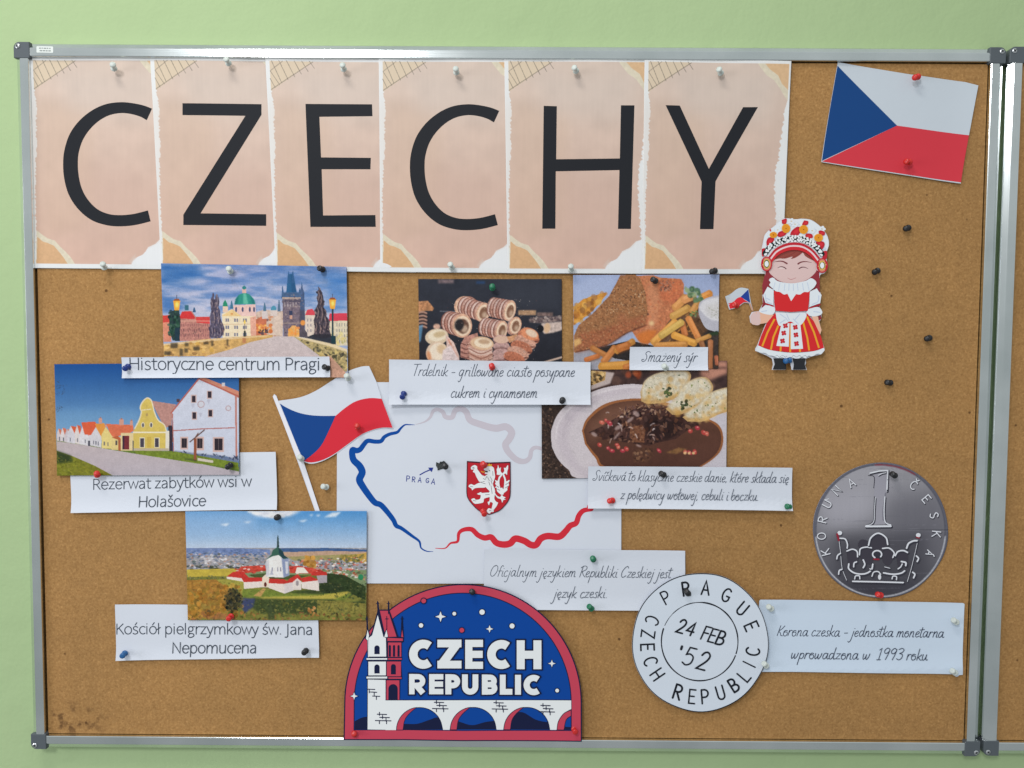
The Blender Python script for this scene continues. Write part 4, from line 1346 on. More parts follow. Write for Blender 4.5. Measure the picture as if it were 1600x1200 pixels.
    chip(640, 620, 700, 600, 60, (196, 112, 44))
    chip(505, 765, 710, 750, 66, (208, 140, 54))
    chip(690, 770, 720, 760, 50, (196, 122, 48))
    chip(1080, 300, 1150, 230, 62, (222, 158, 72))
    chip(1150, 240, 1210, 215, 60, (222, 164, 84))
    chip(1060, 370, 1170, 310, 58, (224, 160, 70))
    chip(1210, 330, 1250, 270, 50, (214, 150, 64))
    chip(1290, 220, 1340, 195, 54, (214, 146, 56))
    chip(1130, 430, 1150, 510, 46, (196, 116, 50))
    chip(1180, 390, 1250, 530, 48, (212, 146, 62))
    chip(1070, 420, 910, 570, 56, (222, 158, 66))
    chip(1120, 420, 970, 520, 52, (226, 164, 76))
    chip(1070, 520, 1220, 580, 56, (220, 152, 60))
    chip(930, 600, 1150, 590, 50, (218, 150, 60))
    chip(1250, 560, 1340, 525, 34, (206, 140, 64))
    chip(1280, 580, 1300, 640, 40, (170, 100, 50))
    chip(1350, 570, 1345, 780, 38, (190, 120, 60))
    chip(1395, 690, 1400, 740, 30, (180, 110, 60))
    # lettuce and the dip
    p.blots([(1150, 150), (1240, 145), (1290, 240), (1230, 260), (1170, 200)], 40, 10, 22, [(96, 128, 92), (60, 96, 66), (140, 160, 120), (76, 110, 80)], .7, soft=1)
    p.poly(np.vstack([SM((1258, 290), (1270, 260), (1330, 225), (1420, 205)), [(1420, 480)], SM((1380, 490), (1310, 460), (1262, 360), (1258, 300))]), (176, 176, 190), tex=.03)
    p.poly(np.vstack([SM((1262, 300), (1290, 258), (1340, 235), (1420, 222)), [(1420, 400)], SM((1420, 410), (1340, 390), (1275, 330))]), (206, 206, 214), soft=2)
    p.poly([(1300, 290), (1420, 260), (1420, 390), (1330, 370)], (196, 194, 196), .8, 8)
    p.blots([(1330, 300), (1415, 290), (1415, 390), (1360, 380)], 20, 4, 8, [(176, 176, 168), (150, 156, 140)], .6)
    p.poly([(1330, 505), (1410, 485), (1415, 515), (1360, 520)], (44, 70, 44), .8, 3)
    p.blots([(1190, 330), (1250, 330), (1250, 375), (1195, 370)], 14, 6, 12, [(110, 132, 80), (80, 100, 60)], .7)
    p.grain(.09, 2)
    return p


def pic_stew():
    p = Pic(843, 560, 1140, 752, crop(830, 560, 3.8095), 2.5, (60, 44, 40), 41)
    p.rect(50, 0, 1180, 200, (66, 48, 46), tex=.25, ts=12)
    p.blots([(470, 70), (1160, 20), (1160, 190), (470, 170)], 60, 14, 36, [(84, 60, 54), (50, 36, 38), (110, 78, 66)], .5, soft=3)
    p.blots([(570, 80), (640, 75), (640, 110), (580, 115)], 8, 14, 26, [(150, 66, 40), (176, 90, 50)], .7, soft=3)
    p.poly([(1000, 60), (1080, 20), (1165, 15), (1165, 90), (1060, 130), (1010, 100)], (190, 132, 112), .95, 6)
    p.rect(1085, 50, 1160, 62, (60, 40, 40), .6, 4)
    # napkin and bread top left
    p.poly([(350, 70), (495, 85), (470, 150), (350, 190)], (186, 170, 168), .95, 2)
    p.poly([(350, 72), (445, 80), (440, 130), (350, 165)], (186, 150, 96), tex=.25)
    p.blots([(352, 80), (440, 88), (430, 130), (355, 155)], 40, 5, 12, [(90, 66, 40), (214, 180, 120), (60, 50, 36), (160, 120, 70)], .75)
    # table, coarse cloth on the left
    p.poly([(60, 270), (230, 270), (150, 360), (120, 480), (170, 640), (320, 720), (60, 720)], (54, 42, 38), tex=.3, ts=5)
    p.blots([(62, 300), (140, 300), (120, 480), (150, 600), (290, 715), (62, 715)], 420, 3, 8, [(96, 74, 62), (40, 30, 30), (120, 92, 76), (70, 54, 48), (30, 26, 28)], .7, flat=.6)
    # plate
    pl = SM((118, 470), (122, 420), (160, 330), (240, 260), (400, 185), (560, 155), (700, 160), (1000, 200), (1180, 280), (1180, 700), (1000, 720), (330, 720), (220, 660), (160, 600), (124, 530))
    p.poly(pl, (196, 188, 196), tex=.02, ts=30)
    p.poly(SM((150, 470), (160, 400), (220, 310), (330, 240), (480, 190), (640, 180), (640, 200), (420, 240), (300, 320), (230, 420), (230, 520), (290, 640), (380, 716), (330, 716), (230, 640), (170, 560)), (184, 174, 186), .6, 8)
    p.line(SM((148, 480), (160, 390), (240, 290), (390, 210), (560, 172), (660, 172)), 5, (218, 212, 218), .8, 2)
    p.line(SM((190, 480), (205, 400), (280, 310), (400, 250)), 4, (172, 162, 174), .7, 2)
    p.poly([(1080, 330), (1165, 330), (1165, 700), (1040, 640), (1140, 500)], (188, 184, 196), .9, 4)
    # sauce
    sc = SM((302, 430), (330, 360), (420, 280), (540, 245), (700, 240), (860, 280), (1000, 340), (1110, 390), (1142, 470), (1120, 560), (1020, 640), (900, 680), (460, 660), (380, 590), (320, 510))
    p.poly(sc, (150, 92, 54))
    p.poly(SM((312, 430), (345, 365), (430, 295), (540, 258), (700, 255), (860, 300), (1000, 350), (1100, 400), (1130, 470), (1105, 560), (1010, 636), (900, 676), (470, 650), (395, 585), (330, 505)), (96, 62, 48), tex=.06, ts=20, c2=(78, 48, 40))
    p.poly([(340, 400), (460, 300), (640, 262), (660, 300), (420, 420), (360, 520)], (132, 92, 74), .5, 14)
    p.poly([(980, 500), (1120, 440), (1120, 540), (1010, 630), (860, 640)], (92, 58, 48), .6, 12)
    # meat
    ml = [(430, 400), (540, 330), (640, 290), (800, 300), (930, 340), (1000, 390), (940, 420), (860, 480), (760, 500), (700, 520), (560, 500), (440, 480), (340, 440)]
    p.poly(ml, (66, 42, 38), tex=.3, ts=8)
    p.poly([(670, 360), (780, 340), (920, 390), (850, 470), (700, 500)], (40, 26, 26), .85, 6)
    p.blots(ml, 150, 8, 22, [(56, 34, 32), (84, 54, 44), (40, 26, 28), (110, 72, 54), (70, 44, 40)], .7, flat=.5)
    p.poly([(590, 410), (660, 395), (680, 430), (670, 500), (620, 500), (585, 470)], (112, 70, 50), tex=.25)
    p.blots([(590, 410), (670, 400), (675, 500), (600, 495)], 40, 4, 9, [(150, 104, 76), (80, 48, 38), (128, 84, 60)], .7)
    p.poly([(600, 560), (650, 530), (720, 535), (730, 580), (690, 620), (610, 620)], (84, 54, 42), tex=.3)
    p.blots([(610, 560), (720, 540), (720, 600), (620, 615)], 26, 4, 10, [(130, 92, 66), (60, 38, 34)], .7)
    p.poly([(800, 560), (880, 530), (930, 540), (860, 570)], (130, 92, 54), .8, 2, tex=.3)
    p.blots([(520, 300), (660, 265), (800, 280), (820, 320), (660, 340), (540, 360)], 110, 5, 15, [(150, 116, 96), (72, 48, 50), (110, 76, 70), (48, 34, 40), (176, 140, 112)], .75, flat=.35)
    for i in range(34):
        x, y = p.r.uniform(420, 820), p.r.uniform(280, 500)
        a = p.r.uniform(0, 3.1)
        L = p.r.uniform(12, 34)
        p.line(SM((x, y), (x + L * .5 * math.cos(a), y + L * .5 * math.sin(a) - 5), (x + L * math.cos(a), y + L * math.sin(a))), p.r.uniform(3, 6), p.r.choice([(196, 170, 162), (140, 104, 92), (170, 120, 92), (96, 62, 56), (206, 190, 190)]), .7, 1)
    for x, y, w, h, r in ((625, 330, 22, 14, 40), (520, 410, 26, 12, -30), (375, 452, 20, 11, 30), (640, 520, 18, 6, 20), (590, 365, 26, 9, -40), (510, 460, 30, 6, -50)):
        p.ell(x, y, w, h, (176, 152, 150), r, .75, 2)
    for x, y in ((420, 380), (445, 368), (470, 385), (410, 515), (455, 535), (480, 550), (520, 530), (570, 540), (945, 432), (990, 412), (1030, 440), (1045, 450), (920, 560), (945, 560), (975, 558), (760, 550), (510, 515), (545, 548)):
        p.ell(x + p.r.uniform(-4, 4), y + p.r.uniform(-4, 4), p.r.uniform(11, 19), p.r.uniform(8, 13), p.r.choice([(186, 64, 60), (206, 96, 80), (176, 50, 66)]), p.r.uniform(0, 90), .9, 1)
        p.ell(x, y - 3, 6, 4, (232, 170, 150), 0, .7, 1)
    for x in (915, 940, 965):
        p.ell(x, 564, 9, 8, (226, 186, 130), 0, .9, 1)
    # dumplings
    def dump(pts, shade):
        q = SM(*pts)
        p.poly(q, (186, 150, 98), tex=.12)
        c = np.mean(pts, 0)
        p.poly((q - c) * [.93, .86] + c + [-3, -9], (204, 196, 176), 1, 4, tex=.14, ts=6)
        p.blots((q - c) * .85 + c + [0, -6], 30, 5, 14, [(220, 212, 196), (184, 168, 136), (206, 186, 150)], .5, soft=1)
        p.blots((q - c) * .8 + c + shade, 34, 8, 20, [(206, 160, 84), (190, 146, 84), (216, 180, 116)], .45, soft=3)
        p.blots((q - c) * .85 + c, 16, 3, 7, [(86, 110, 52), (64, 84, 48), (120, 132, 70)], .8, flat=.6)
    dump([(650, 200), (680, 130), (760, 85), (880, 70), (940, 80), (945, 130), (880, 220), (800, 260), (700, 270), (655, 255)], (10, 30))
    dump([(800, 300), (860, 250), (900, 170), (960, 125), (1030, 110), (1070, 140), (1080, 190), (1020, 270), (900, 330), (840, 335)], (10, 30))
    dump([(900, 350), (990, 290), (1060, 210), (1150, 175), (1200, 180), (1200, 290), (1100, 340), (1020, 375), (930, 375)], (0, 20))
    p.blots([(780, 170), (840, 180), (830, 230), (790, 225)], 14, 5, 12, [(46, 70, 40), (40, 50, 36), (84, 104, 54)], .8)
    p.blots([(890, 255), (925, 250), (925, 305), (890, 310)], 14, 5, 12, [(46, 62, 36), (60, 60, 36)], .8)
    p.grain(.09, 2)
    return p


def pic_letter_sheet():
    """peach torn-paper border printed on every letter sheet; drawn once in the frame of one sheet"""
    p = Pic(0, 0, 240, 340, crop(0, 0, 3.077), 2.5, (214, 218, 222), 51)     # authored 3.077 units per px, sheet 700 x 1025
    body = []
    r = p.r
    for y in np.arange(14, 1002, 7):
        base = 20 + 8 * math.sin(y / 160.0) * (1 if y > 200 else .3)
        body.append((base + r.uniform(-6, 5) * (1 if y > 150 else .3), y))
    body += [(60, 1002), (488, 1002), (492, 988), (505, 975), (520, 968), (545, 956), (560, 938), (572, 918), (610, 900), (640, 870)]
    for y in np.arange(862, 230, -8):
        body.append((668 + 12 * math.sin(y / 120.0) + r.uniform(-7, 6) - (12 if y > 500 else 0), y))
    body += [(690, 190), (690, 14)]
    p.poly(body, (200, 183, 172), c2=(200, 167, 153), tex=.035, ts=60)
    p.poly([(20, 200), (300, 260), (300, 800), (20, 900)], (196, 168, 146), .3, 30)
    p.poly([(200, 500), (600, 560), (640, 900), (300, 980)], (192, 162, 150), .35, 40)
    p.poly([(120, 60), (640, 60), (600, 300), (200, 260)], (196, 186, 180), .4, 36)
    # squared paper in the corner
    p.poly([(18, 14), (228, 14), (20, 158)], (204, 188, 166))
    for k in range(6):
        x = 30 + k * 36
        p.line([(x - 8 + 6, 12), (x + 20 + k * -4 + 22, 92 - k * 14 + 26)], 2.6, (112, 104, 96), .9)
    p.line([(20, 152), (224, 16)], 3, (104, 96, 88), .9)
    p.line([(20, 62), (82, 14)], 2.6, (112, 104, 96), .8)
    p.line([(20, 62), (62, 128)], 2.6, (112, 104, 96), .8)
    p.line([(18, 98), (40, 142)], 2.4, (112, 104, 96), .8)
    # torn corners
    tear = [(18, 842), (40, 860), (70, 880), (105, 890), (130, 918), (160, 945), (185, 972), (205, 1002), (10, 1002), (14, 850)]
    p.poly(tear, (206, 198, 178), 1, 0, tex=.05)
    p.poly([(18, 872), (45, 895), (70, 902), (100, 915), (130, 950), (150, 975), (168, 1002), (12, 1002)], (206, 166, 126), c2=(202, 162, 122), tex=.04)
    p.poly([(540, 14), (560, 40), (585, 70), (620, 92), (650, 130), (668, 160), (690, 190), (692, 14)], (206, 198, 178), 1, 0, tex=.05)
    p.poly([(575, 14), (600, 42), (640, 70), (660, 110), (692, 140), (692, 14)], (206, 172, 134), tex=.04)
    # white tear lower right
    p.poly([(488, 1002), (500, 975), (545, 955), (572, 925), (620, 900), (650, 868), (700, 850), (700, 1025), (488, 1025)], (214, 218, 224))
    p.poly([(476, 992), (492, 968), (512, 948), (508, 962), (516, 970), (498, 986), (490, 1000)], (200, 180, 170), .7, 1)
    p.rect(0, 1002, 720, 1046, (212, 217, 222))
    return p

# ---------------------------------------------------------------- surfaces


def nodes_of(m):
    return m.node_tree, m.node_tree.nodes['Principled BSDF']


def wall_mat():
    m = mat('wall_paint', None, 0.72, 0.18, raw=(0.46, 0.66, 0.36))
    nt, b = nodes_of(m)
    N, L = nt.nodes.new, nt.links.new
    tc = N('ShaderNodeTexCoord')
    n1 = N('ShaderNodeTexNoise')
    n1.inputs['Scale'].default_value = 2.2
    n1.inputs['Detail'].default_value = 4
    L(tc.outputs['Object'], n1.inputs['Vector'])
    cr = N('ShaderNodeValToRGB')
    cr.color_ramp.elements[0].position = .3
    cr.color_ramp.elements[0].color = (0.405, 0.53, 0.277, 1)
    cr.color_ramp.elements[1].position = .7
    cr.color_ramp.elements[1].color = (0.435, 0.56, 0.30, 1)
    L(n1.outputs['Fac'], cr.inputs['Fac'])
    L(cr.outputs['Color'], b.inputs['Base Color'])
    # roller stipple and shallow unevenness
    n2 = N('ShaderNodeTexNoise')
    n2.inputs['Scale'].default_value = 170
    n2.inputs['Detail'].default_value = 3
    L(tc.outputs['Object'], n2.inputs['Vector'])
    n3 = N('ShaderNodeTexNoise')
    n3.inputs['Scale'].default_value = 14
    n3.inputs['Detail'].default_value = 3
    L(tc.outputs['Object'], n3.inputs['Vector'])
    mx = N('ShaderNodeMath')
    mx.operation = 'MULTIPLY_ADD'
    mx.inputs[1].default_value = 6.0
    L(n3.outputs['Fac'], mx.inputs[0])
    L(n2.outputs['Fac'], mx.inputs[2])
    bu = N('ShaderNodeBump')
    bu.inputs['Strength'].default_value = .28
    bu.inputs['Distance'].default_value = .0016
    L(mx.outputs['Value'], bu.inputs['Height'])
    L(bu.outputs['Normal'], b.inputs['Normal'])
    return m


def cork_mat(stained):
    m = mat('cork_stained' if stained else 'cork', None, 0.85, 0.12, raw=(0.35, 0.18, 0.07))
    nt, b = nodes_of(m)
    N, L = nt.nodes.new, nt.links.new
    tc = N('ShaderNodeTexCoord')

    def noise(sc, det, rough=.6):
        n = N('ShaderNodeTexNoise')
        n.inputs['Scale'].default_value = sc
        n.inputs['Detail'].default_value = det
        n.inputs['Roughness'].default_value = rough
        L(tc.outputs['Object'], n.inputs['Vector'])
        return n.outputs['Fac']

    def ramp(src, stops):
        r = N('ShaderNodeValToRGB')
        e = r.color_ramp.elements
        while len(e) < len(stops):
            e.new(.5)
        for k, (p_, c) in enumerate(stops):
            e[k].position = p_
            e[k].color = (*c, 1)
        L(src, r.inputs['Fac'])
        return r.outputs['Color']

    def mix(a, bb, fac, mode='MIX'):
        x = N('ShaderNodeMix')
        x.data_type = 'RGBA'
        x.blend_type = mode
        if isinstance(fac, float):
            x.inputs[0].default_value = fac
        else:
            L(fac, x.inputs[0])
        for k, s_ in ((6, a), (7, bb)):
            if isinstance(s_, tuple):
                x.inputs[k].default_value = (*s_, 1)
            else:
                L(s_, x.inputs[k])
        return x.outputs[2]

    base = ramp(noise(230, 6, .75), [(.30, (0.335, 0.174, 0.063)), (.5, (0.415, 0.224, 0.083)), (.70, (0.505, 0.288, 0.115))])
    base = mix(base, ramp(noise(5, 3), [(.3, (.90, .90, .90)), (.7, (1.08, 1.06, 1.04))]), 1.0, 'MULTIPLY')
    base = mix(base, ramp(noise(70, 2), [(.3, (.94, .935, .93)), (.7, (1.05, 1.05, 1.04))]), 1.0, 'MULTIPLY')
    # granules
    v = N('ShaderNodeTexVoronoi')
    v.inputs['Scale'].default_value = 420
    L(tc.outputs['Object'], v.inputs['Vector'])
    gr = N('ShaderNodeSeparateColor')
    L(v.outputs['Color'], gr.inputs[0])
    base = mix(base, ramp(gr.outputs[0], [(0, (.78, .76, .72)), (.3, (.95, .95, .95)), (.85, (1.04, 1.04, 1.04)), (1, (1.25, 1.26, 1.3))]), .6, 'MULTIPLY')
    # dark flecks and old pin holes
    v2 = N('ShaderNodeTexVoronoi')
    v2.inputs['Scale'].default_value = 26
    L(tc.outputs['Object'], v2.inputs['Vector'])
    holes = ramp(v2.outputs['Distance'], [(.045, (1, 1, 1)), (.075, (0, 0, 0))])
    gate = N('ShaderNodeSeparateColor')
    L(v2.outputs['Color'], gate.inputs[0])
    g2 = N('ShaderNodeMath')
    g2.operation = 'GREATER_THAN'
    g2.inputs[1].default_value = .5
    L(gate.outputs[1], g2.inputs[0])
    hm = N('ShaderNodeMath')
    hm.operation = 'MULTIPLY'
    hs = N('ShaderNodeSeparateColor')
    L(holes, hs.inputs[0])
    L(hs.outputs[0], hm.inputs[0])
    L(g2.outputs[0], hm.inputs[1])
    hm2 = N('ShaderNodeMath')
    hm2.operation = 'MULTIPLY'
    hm2.inputs[1].default_value = .8
    L(hm.outputs[0], hm2.inputs[0])
    base = mix(base, (0.09, 0.04, 0.016), hm2.outputs[0])
    # the scuffed stain low on the left of the board
    stain_at = P(108, 1126, 0) - BOARD_C
    mp = N('ShaderNodeMapping')
    mp.inputs['Location'].default_value = (-stain_at[0], 0, -stain_at[2])
    L(tc.outputs['Object'], mp.inputs['Vector'])
    mp2 = N('ShaderNodeMapping')
    mp2.inputs['Scale'].default_value = (1 / .062, 0, 1 / .030)
    L(mp.outputs['Vector'], mp2.inputs['Vector'])
    ln = N('ShaderNodeVectorMath')
    ln.operation = 'LENGTH'
    L(mp2.outputs['Vector'], ln.inputs[0])
    fall = N('ShaderNodeMapRange')
    fall.inputs['From Min'].default_value = 1.25
    fall.inputs['From Max'].default_value = .35
    L(ln.outputs['Value'], fall.inputs['Value'])
    blot = ramp(noise(46, 4, .6), [(.52, (0, 0, 0)), (.62, (1, 1, 1))])
    bs = N('ShaderNodeSeparateColor')
    L(blot, bs.inputs[0])
    sm = N('ShaderNodeMath')
    sm.operation = 'MULTIPLY'
    L(bs.outputs[0], sm.inputs[0])
    L(fall.outputs['Result'], sm.inputs[1])
    sm2 = N('ShaderNodeMath')
    sm2.operation = 'MULTIPLY'
    sm2.inputs[1].default_value = .75 if stained else 0.0
    L(sm.outputs[0], sm2.inputs[0])
    base = mix(base, (0.10, 0.046, 0.02), sm2.outputs[0])
    L(base, b.inputs['Base Color'])
    bu = N('ShaderNodeBump')
    bu.inputs['Strength'].default_value = .42
    bu.inputs['Distance'].default_value = .0012
    L(noise(190, 5, .7), bu.inputs['Height'])
    L(bu.outputs['Normal'], b.inputs['Normal'])
    return m


def alu_mat(name, along):
    """brushed aluminium; the brushing runs along x or z"""
    m = mat(name, None, 0.22, 0.5, 1.0, raw=(0.70, 0.735, 0.74))
    nt, b = nodes_of(m)
    N, L = nt.nodes.new, nt.links.new
    tc = N('ShaderNodeTexCoord')
    mp = N('ShaderNodeMapping')
    mp.inputs['Scale'].default_value = (3, 900, 900) if along == 'x' else (900, 900, 3)
    L(tc.outputs['Object'], mp.inputs['Vector'])
    n = N('ShaderNodeTexNoise')
    n.inputs['Scale'].default_value = 1
    n.inputs['Detail'].default_value = 3
    L(mp.outputs['Vector'], n.inputs['Vector'])
    r = N('ShaderNodeMapRange')
    r.inputs['To Min'].default_value = .12
    r.inputs['To Max'].default_value = .21
    L(n.outputs['Fac'], r.inputs['Value'])
    L(r.outputs['Result'], b.inputs['Roughness'])
    n2 = N('ShaderNodeTexNoise')
    n2.inputs['Scale'].default_value = 9
    n2.inputs['Detail'].default_value = 4
    L(tc.outputs['Object'], n2.inputs['Vector'])
    c = N('ShaderNodeValToRGB')
    c.color_ramp.elements[0].position = .35
    c.color_ramp.elements[0].color = (0.68, 0.72, 0.71, 1)
    c.color_ramp.elements[1].position = .65
    c.color_ramp.elements[1].color = (0.82, 0.85, 0.84, 1)
    L(n2.outputs['Fac'], c.inputs['Fac'])
    L(c.outputs['Color'], b.inputs['Base Color'])
    bu = N('ShaderNodeBump')
    bu.inputs['Strength'].default_value = .06
    bu.inputs['Distance'].default_value = .0004
    L(n.outputs['Fac'], bu.inputs['Height'])
    L(bu.outputs['Normal'], b.inputs['Normal'])
    return m


# ---------------------------------------------------------------- the wall and the two cork boards
WALL_Y = 0.016
FR_Y = -0.007                                     # front of the aluminium profile
TL, TR, BR_, BL = P(22, 66, FR_Y), P(1572, 74, FR_Y), P(1530, 1181, FR_Y), P(49, 1170, FR_Y)
X0, X1 = (TL[0] + BL[0]) / 2, (TR[0] + BR_[0]) / 2
Z1, Z0 = (TL[2] + TR[2]) / 2, (BL[2] + BR_[2]) / 2
BOARD_C = np.array([(X0 + X1) / 2, 0.0, Z0])

w = mesh_obj('wall', [(-3.2, WALL_Y, -1.6), (3.2, WALL_Y, -1.6), (3.2, WALL_Y, 1.9), (-3.2, WALL_Y, 1.9), (-3.2, WALL_Y + .1, -1.6), (3.2, WALL_Y + .1, -1.6), (3.2, WALL_Y + .1, 1.9), (-3.2, WALL_Y + .1, 1.9)],
             [(0, 1, 2, 3), (5, 4, 7, 6), (4, 0, 3, 7), (1, 5, 6, 2), (3, 2, 6, 7), (4, 5, 1, 0)], [wall_mat()], origin=(0, WALL_Y, 0))
w['kind'] = 'structure'

M_CORK, M_CORK2 = cork_mat(True), cork_mat(False)
M_ALX, M_ALZ = alu_mat('aluminium_along', 'x'), alu_mat('aluminium_up', 'z')
M_CAP = mat('grey_plastic', None, 0.45, 0.35, raw=(0.10, 0.115, 0.128))
M_SCREW = mat('screw_steel', None, 0.3, 0.5, 1.0, raw=(0.7, 0.71, 0.72))
M_DARK = mat('dark_slot', None, 0.7, 0.2, raw=(0.012, 0.012, 0.014))
M_BACK = mat('backing', None, 0.8, 0.1, raw=(0.05, 0.045, 0.036))
CAP = 0.0238
RAIL = 0.0218
# section of the rail: (distance in from the outer edge, y)
SEC = [(0.0, WALL_Y), (0.0, -0.0005), (0.0012, -0.0022), (0.0078, -0.0066), (0.0088, -0.0070), (0.0196, -0.0070), (0.0205, -0.0064), (0.0208, -0.0052), (0.0208, WALL_Y - 0.002)]


def rail(root, a, b, inward, m, org):
    """profile swept from a to b (x,z); inward = unit (x,z) towards the middle of the board"""
    V, F = [], []
    for p_ in (a, b):
        for d, y in SEC:
            V.append((p_[0] + inward[0] * d, y, p_[1] + inward[1] * d))
    n = len(SEC)
    for i in range(n - 1):
        F.append((i, i + 1, n + i + 1, n + i))
    o = mesh_obj('frame_rail', V, F, [m], parent=root, origin=org)
    return o


def corner_cap(root, cx, cz, dx, dz, org):
    """moulded cap: dx,dz point from the outer corner to the middle of the board"""
    r = 0.0085
    S = CAP
    pts = [(S, 0), (S, S), (0, S)]
    for t in np.linspace(180, 270, 8):
        pts.append((r + r * math.cos(math.radians(t)), r + r * math.sin(math.radians(t))))
    lv = [(0.0, WALL_Y - .001), (0.0, -0.0072), (0.0002, -0.0078), (0.0006, -0.0081)]
    c = np.array([S / 2, S / 2])
    V, F = [], []
    n = len(pts)
    for ins, y in lv:
        for p_ in pts:
            d = c - np.array(p_)
            q = np.array(p_) + np.sign(d) * np.minimum(np.abs(d), ins) - np.array([.0003, .0003])
            V.append((cx + dx * q[0], y, cz + dz * q[1]))
    for k in range(len(lv) - 1):
        for i in range(n):
            j = (i + 1) % n
            F.append((k * n + i, k * n + j, (k + 1) * n + j, (k + 1) * n + i))
    F.append(tuple((len(lv) - 1) * n + i for i in range(n)))
    o = mesh_obj('corner_cap', V, F, [M_CAP], parent=root, origin=org)
    # screw: a domed head with its cross slot
    sx, sz = cx + dx * 0.0062, cz + dz * 0.0062
    V, F, fm = [], [], []
    N = 14
    prof = [(0.0037, -0.0082), (0.0036, -0.0089), (0.0024, -0.0096), (0.0010, -0.0098)]
    for rr, y in prof:
        for i in range(N):
            t = 2 * math.pi * i / N
            V.append((sx + rr * math.cos(t), y, sz + rr * math.sin(t)))
    for k in range(len(prof) - 1):
        for i in range(N):
            j = (i + 1) % N
            F.append((k * N + i, k * N + j, (k + 1) * N + j, (k + 1) * N + i))
    F.append(tuple((len(prof) - 1) * N + i for i in range(N)))
    fm = [0] * (len(F) - 1) + [1]
    for a in (.6, .6 + math.pi / 2):
        e = np.array([math.cos(a), math.sin(a)])
        q = np.array([-e[1], e[0]])
        b = len(V)
        for s_, t in ((-1, -1), (1, -1), (1, 1), (-1, 1)):
            c2 = e * .0022 * s_ + q * .00055 * t
            V.append((sx + c2[0], -0.00995 - .00004 * (a > 1), sz + c2[1]))
        F.append((b, b + 1, b + 2, b + 3))
        fm.append(1)
    s_ = mesh_obj('screw', V, F, [M_SCREW, M_DARK], fm, parent=o, origin=org)
    return o


def cork_board(x0, x1, z0, z1, label, cork):
    org = np.array([(x0 + x1) / 2, 0.0, z0])
    root = empty('cork_board', org, label, 'notice board', 'cork notice boards on the wall')
    # the cork sheet stops just short of the rails: a dark joint runs round it
    r_ = 0.0208
    xa, xb, za, zb = x0 + r_ + .0022, x1 - r_ - .0010, z0 + r_ + .0007, z1 - r_ - .0012
    V = [(xa, 0, za), (xb, 0, za), (xb, 0, zb), (xa, 0, zb)]
    V += [(x, WALL_Y - .006, z) for x, _, z in V]
    mesh_obj('cork_panel', V, [(0, 1, 2, 3), (5, 4, 7, 6), (4, 0, 3, 7), (1, 5, 6, 2), (3, 2, 6, 7), (4, 5, 1, 0)], [cork], parent=root, origin=org)
    xa, xb, za, zb = x0 + .004, x1 - .004, z0 + .004, z1 - .004
    V = [(x, y, z) for y in (WALL_Y - .0035, WALL_Y - .001) for x, z in ((xa, za), (xb, za), (xb, zb), (xa, zb))]
    mesh_obj('backing_board', V, [(0, 1, 2, 3), (5, 4, 7, 6), (4, 0, 3, 7), (1, 5, 6, 2), (3, 2, 6, 7), (4, 5, 1, 0)], [M_BACK], parent=root, origin=org)
    g = .0004
    rail(root, (x0 + CAP - g, z1), (x1 - CAP + g, z1), (0, -1), M_ALX, org)
    rail(root, (x0 + CAP - g, z0), (x1 - CAP + g, z0), (0, 1), M_ALX, org)
    rail(root, (x0, z0 + CAP - g), (x0, z1 - CAP + g), (1, 0), M_ALZ, org)
    rail(root, (x1, z0 + CAP - g), (x1, z1 - CAP + g), (-1, 0), M_ALZ, org)
    for cx, cz, dx, dz in ((x0, z1, 1, -1), (x1, z1, -1, -1), (x0, z0, 1, 1), (x1, z0, -1, 1)):
        corner_cap(root, cx, cz, dx, dz, org)
    return root


board = cork_board(X0, X1, Z0, Z1, 'large cork notice board in an aluminium frame, covered with papers about the Czech Republic', M_CORK)
GAP = P(1578.5, 74, FR_Y)[0] - P(1572, 74, FR_Y)[0]
board2 = cork_board(X1 + GAP, X1 + GAP + (X1 - X0), Z0 + .001, Z1 + .001, 'neighbouring empty cork board cut off by the right edge of the photo', M_CORK2)
# small maker's tag stuck on the top rail
stk = Sheet('rail_sticker', 'tiny pale sticker with faint print on the top rail near its left corner', 'sticker', [(57, 72), (83, 72.5), (83, 82.5), (57, 82)], 0)
stk.y0 = -0.00712
stk.center = PA([stk.quad.mean(0)], stk.y0)[0]
stk.root.location = stk.center
stk.Q3 = PA(stk.quad, stk.y0)
stk.paper([(58, 72), (82, 72.5), (83, 73.5), (83, 81.5), (82, 82.5), (58, 82), (57, 81), (57, 73)], paper_mat('sticker_film', (196, 204, 204)), thick=.00008)
pt = stk.part('faint_print')
for x0_, x1_, v in ((61, 64, 75.2), (65, 67, 75.2), (68.2, 72, 75.4), (73, 75.5, 75.4), (77, 79, 75.6), (62, 66, 79.2), (67, 70.5, 79.2), (71.5, 74.5, 79.4), (75.6, 79.5, 79.5)):
    pt.stroke([(x0_, v), (x1_, v + .05)], 1.5, ink(112, 120, 122), round_=False)
pt.build()

# ---------------------------------------------------------------- papers
WHITE = paper_mat('white_paper', (188, 195, 208))
BLACK = mat('letter_black', (33, 35, 40), 0.5, 0.08)
GREY_INK = ink(62, 70, 82)
PALE_INK = ink(72, 80, 94)

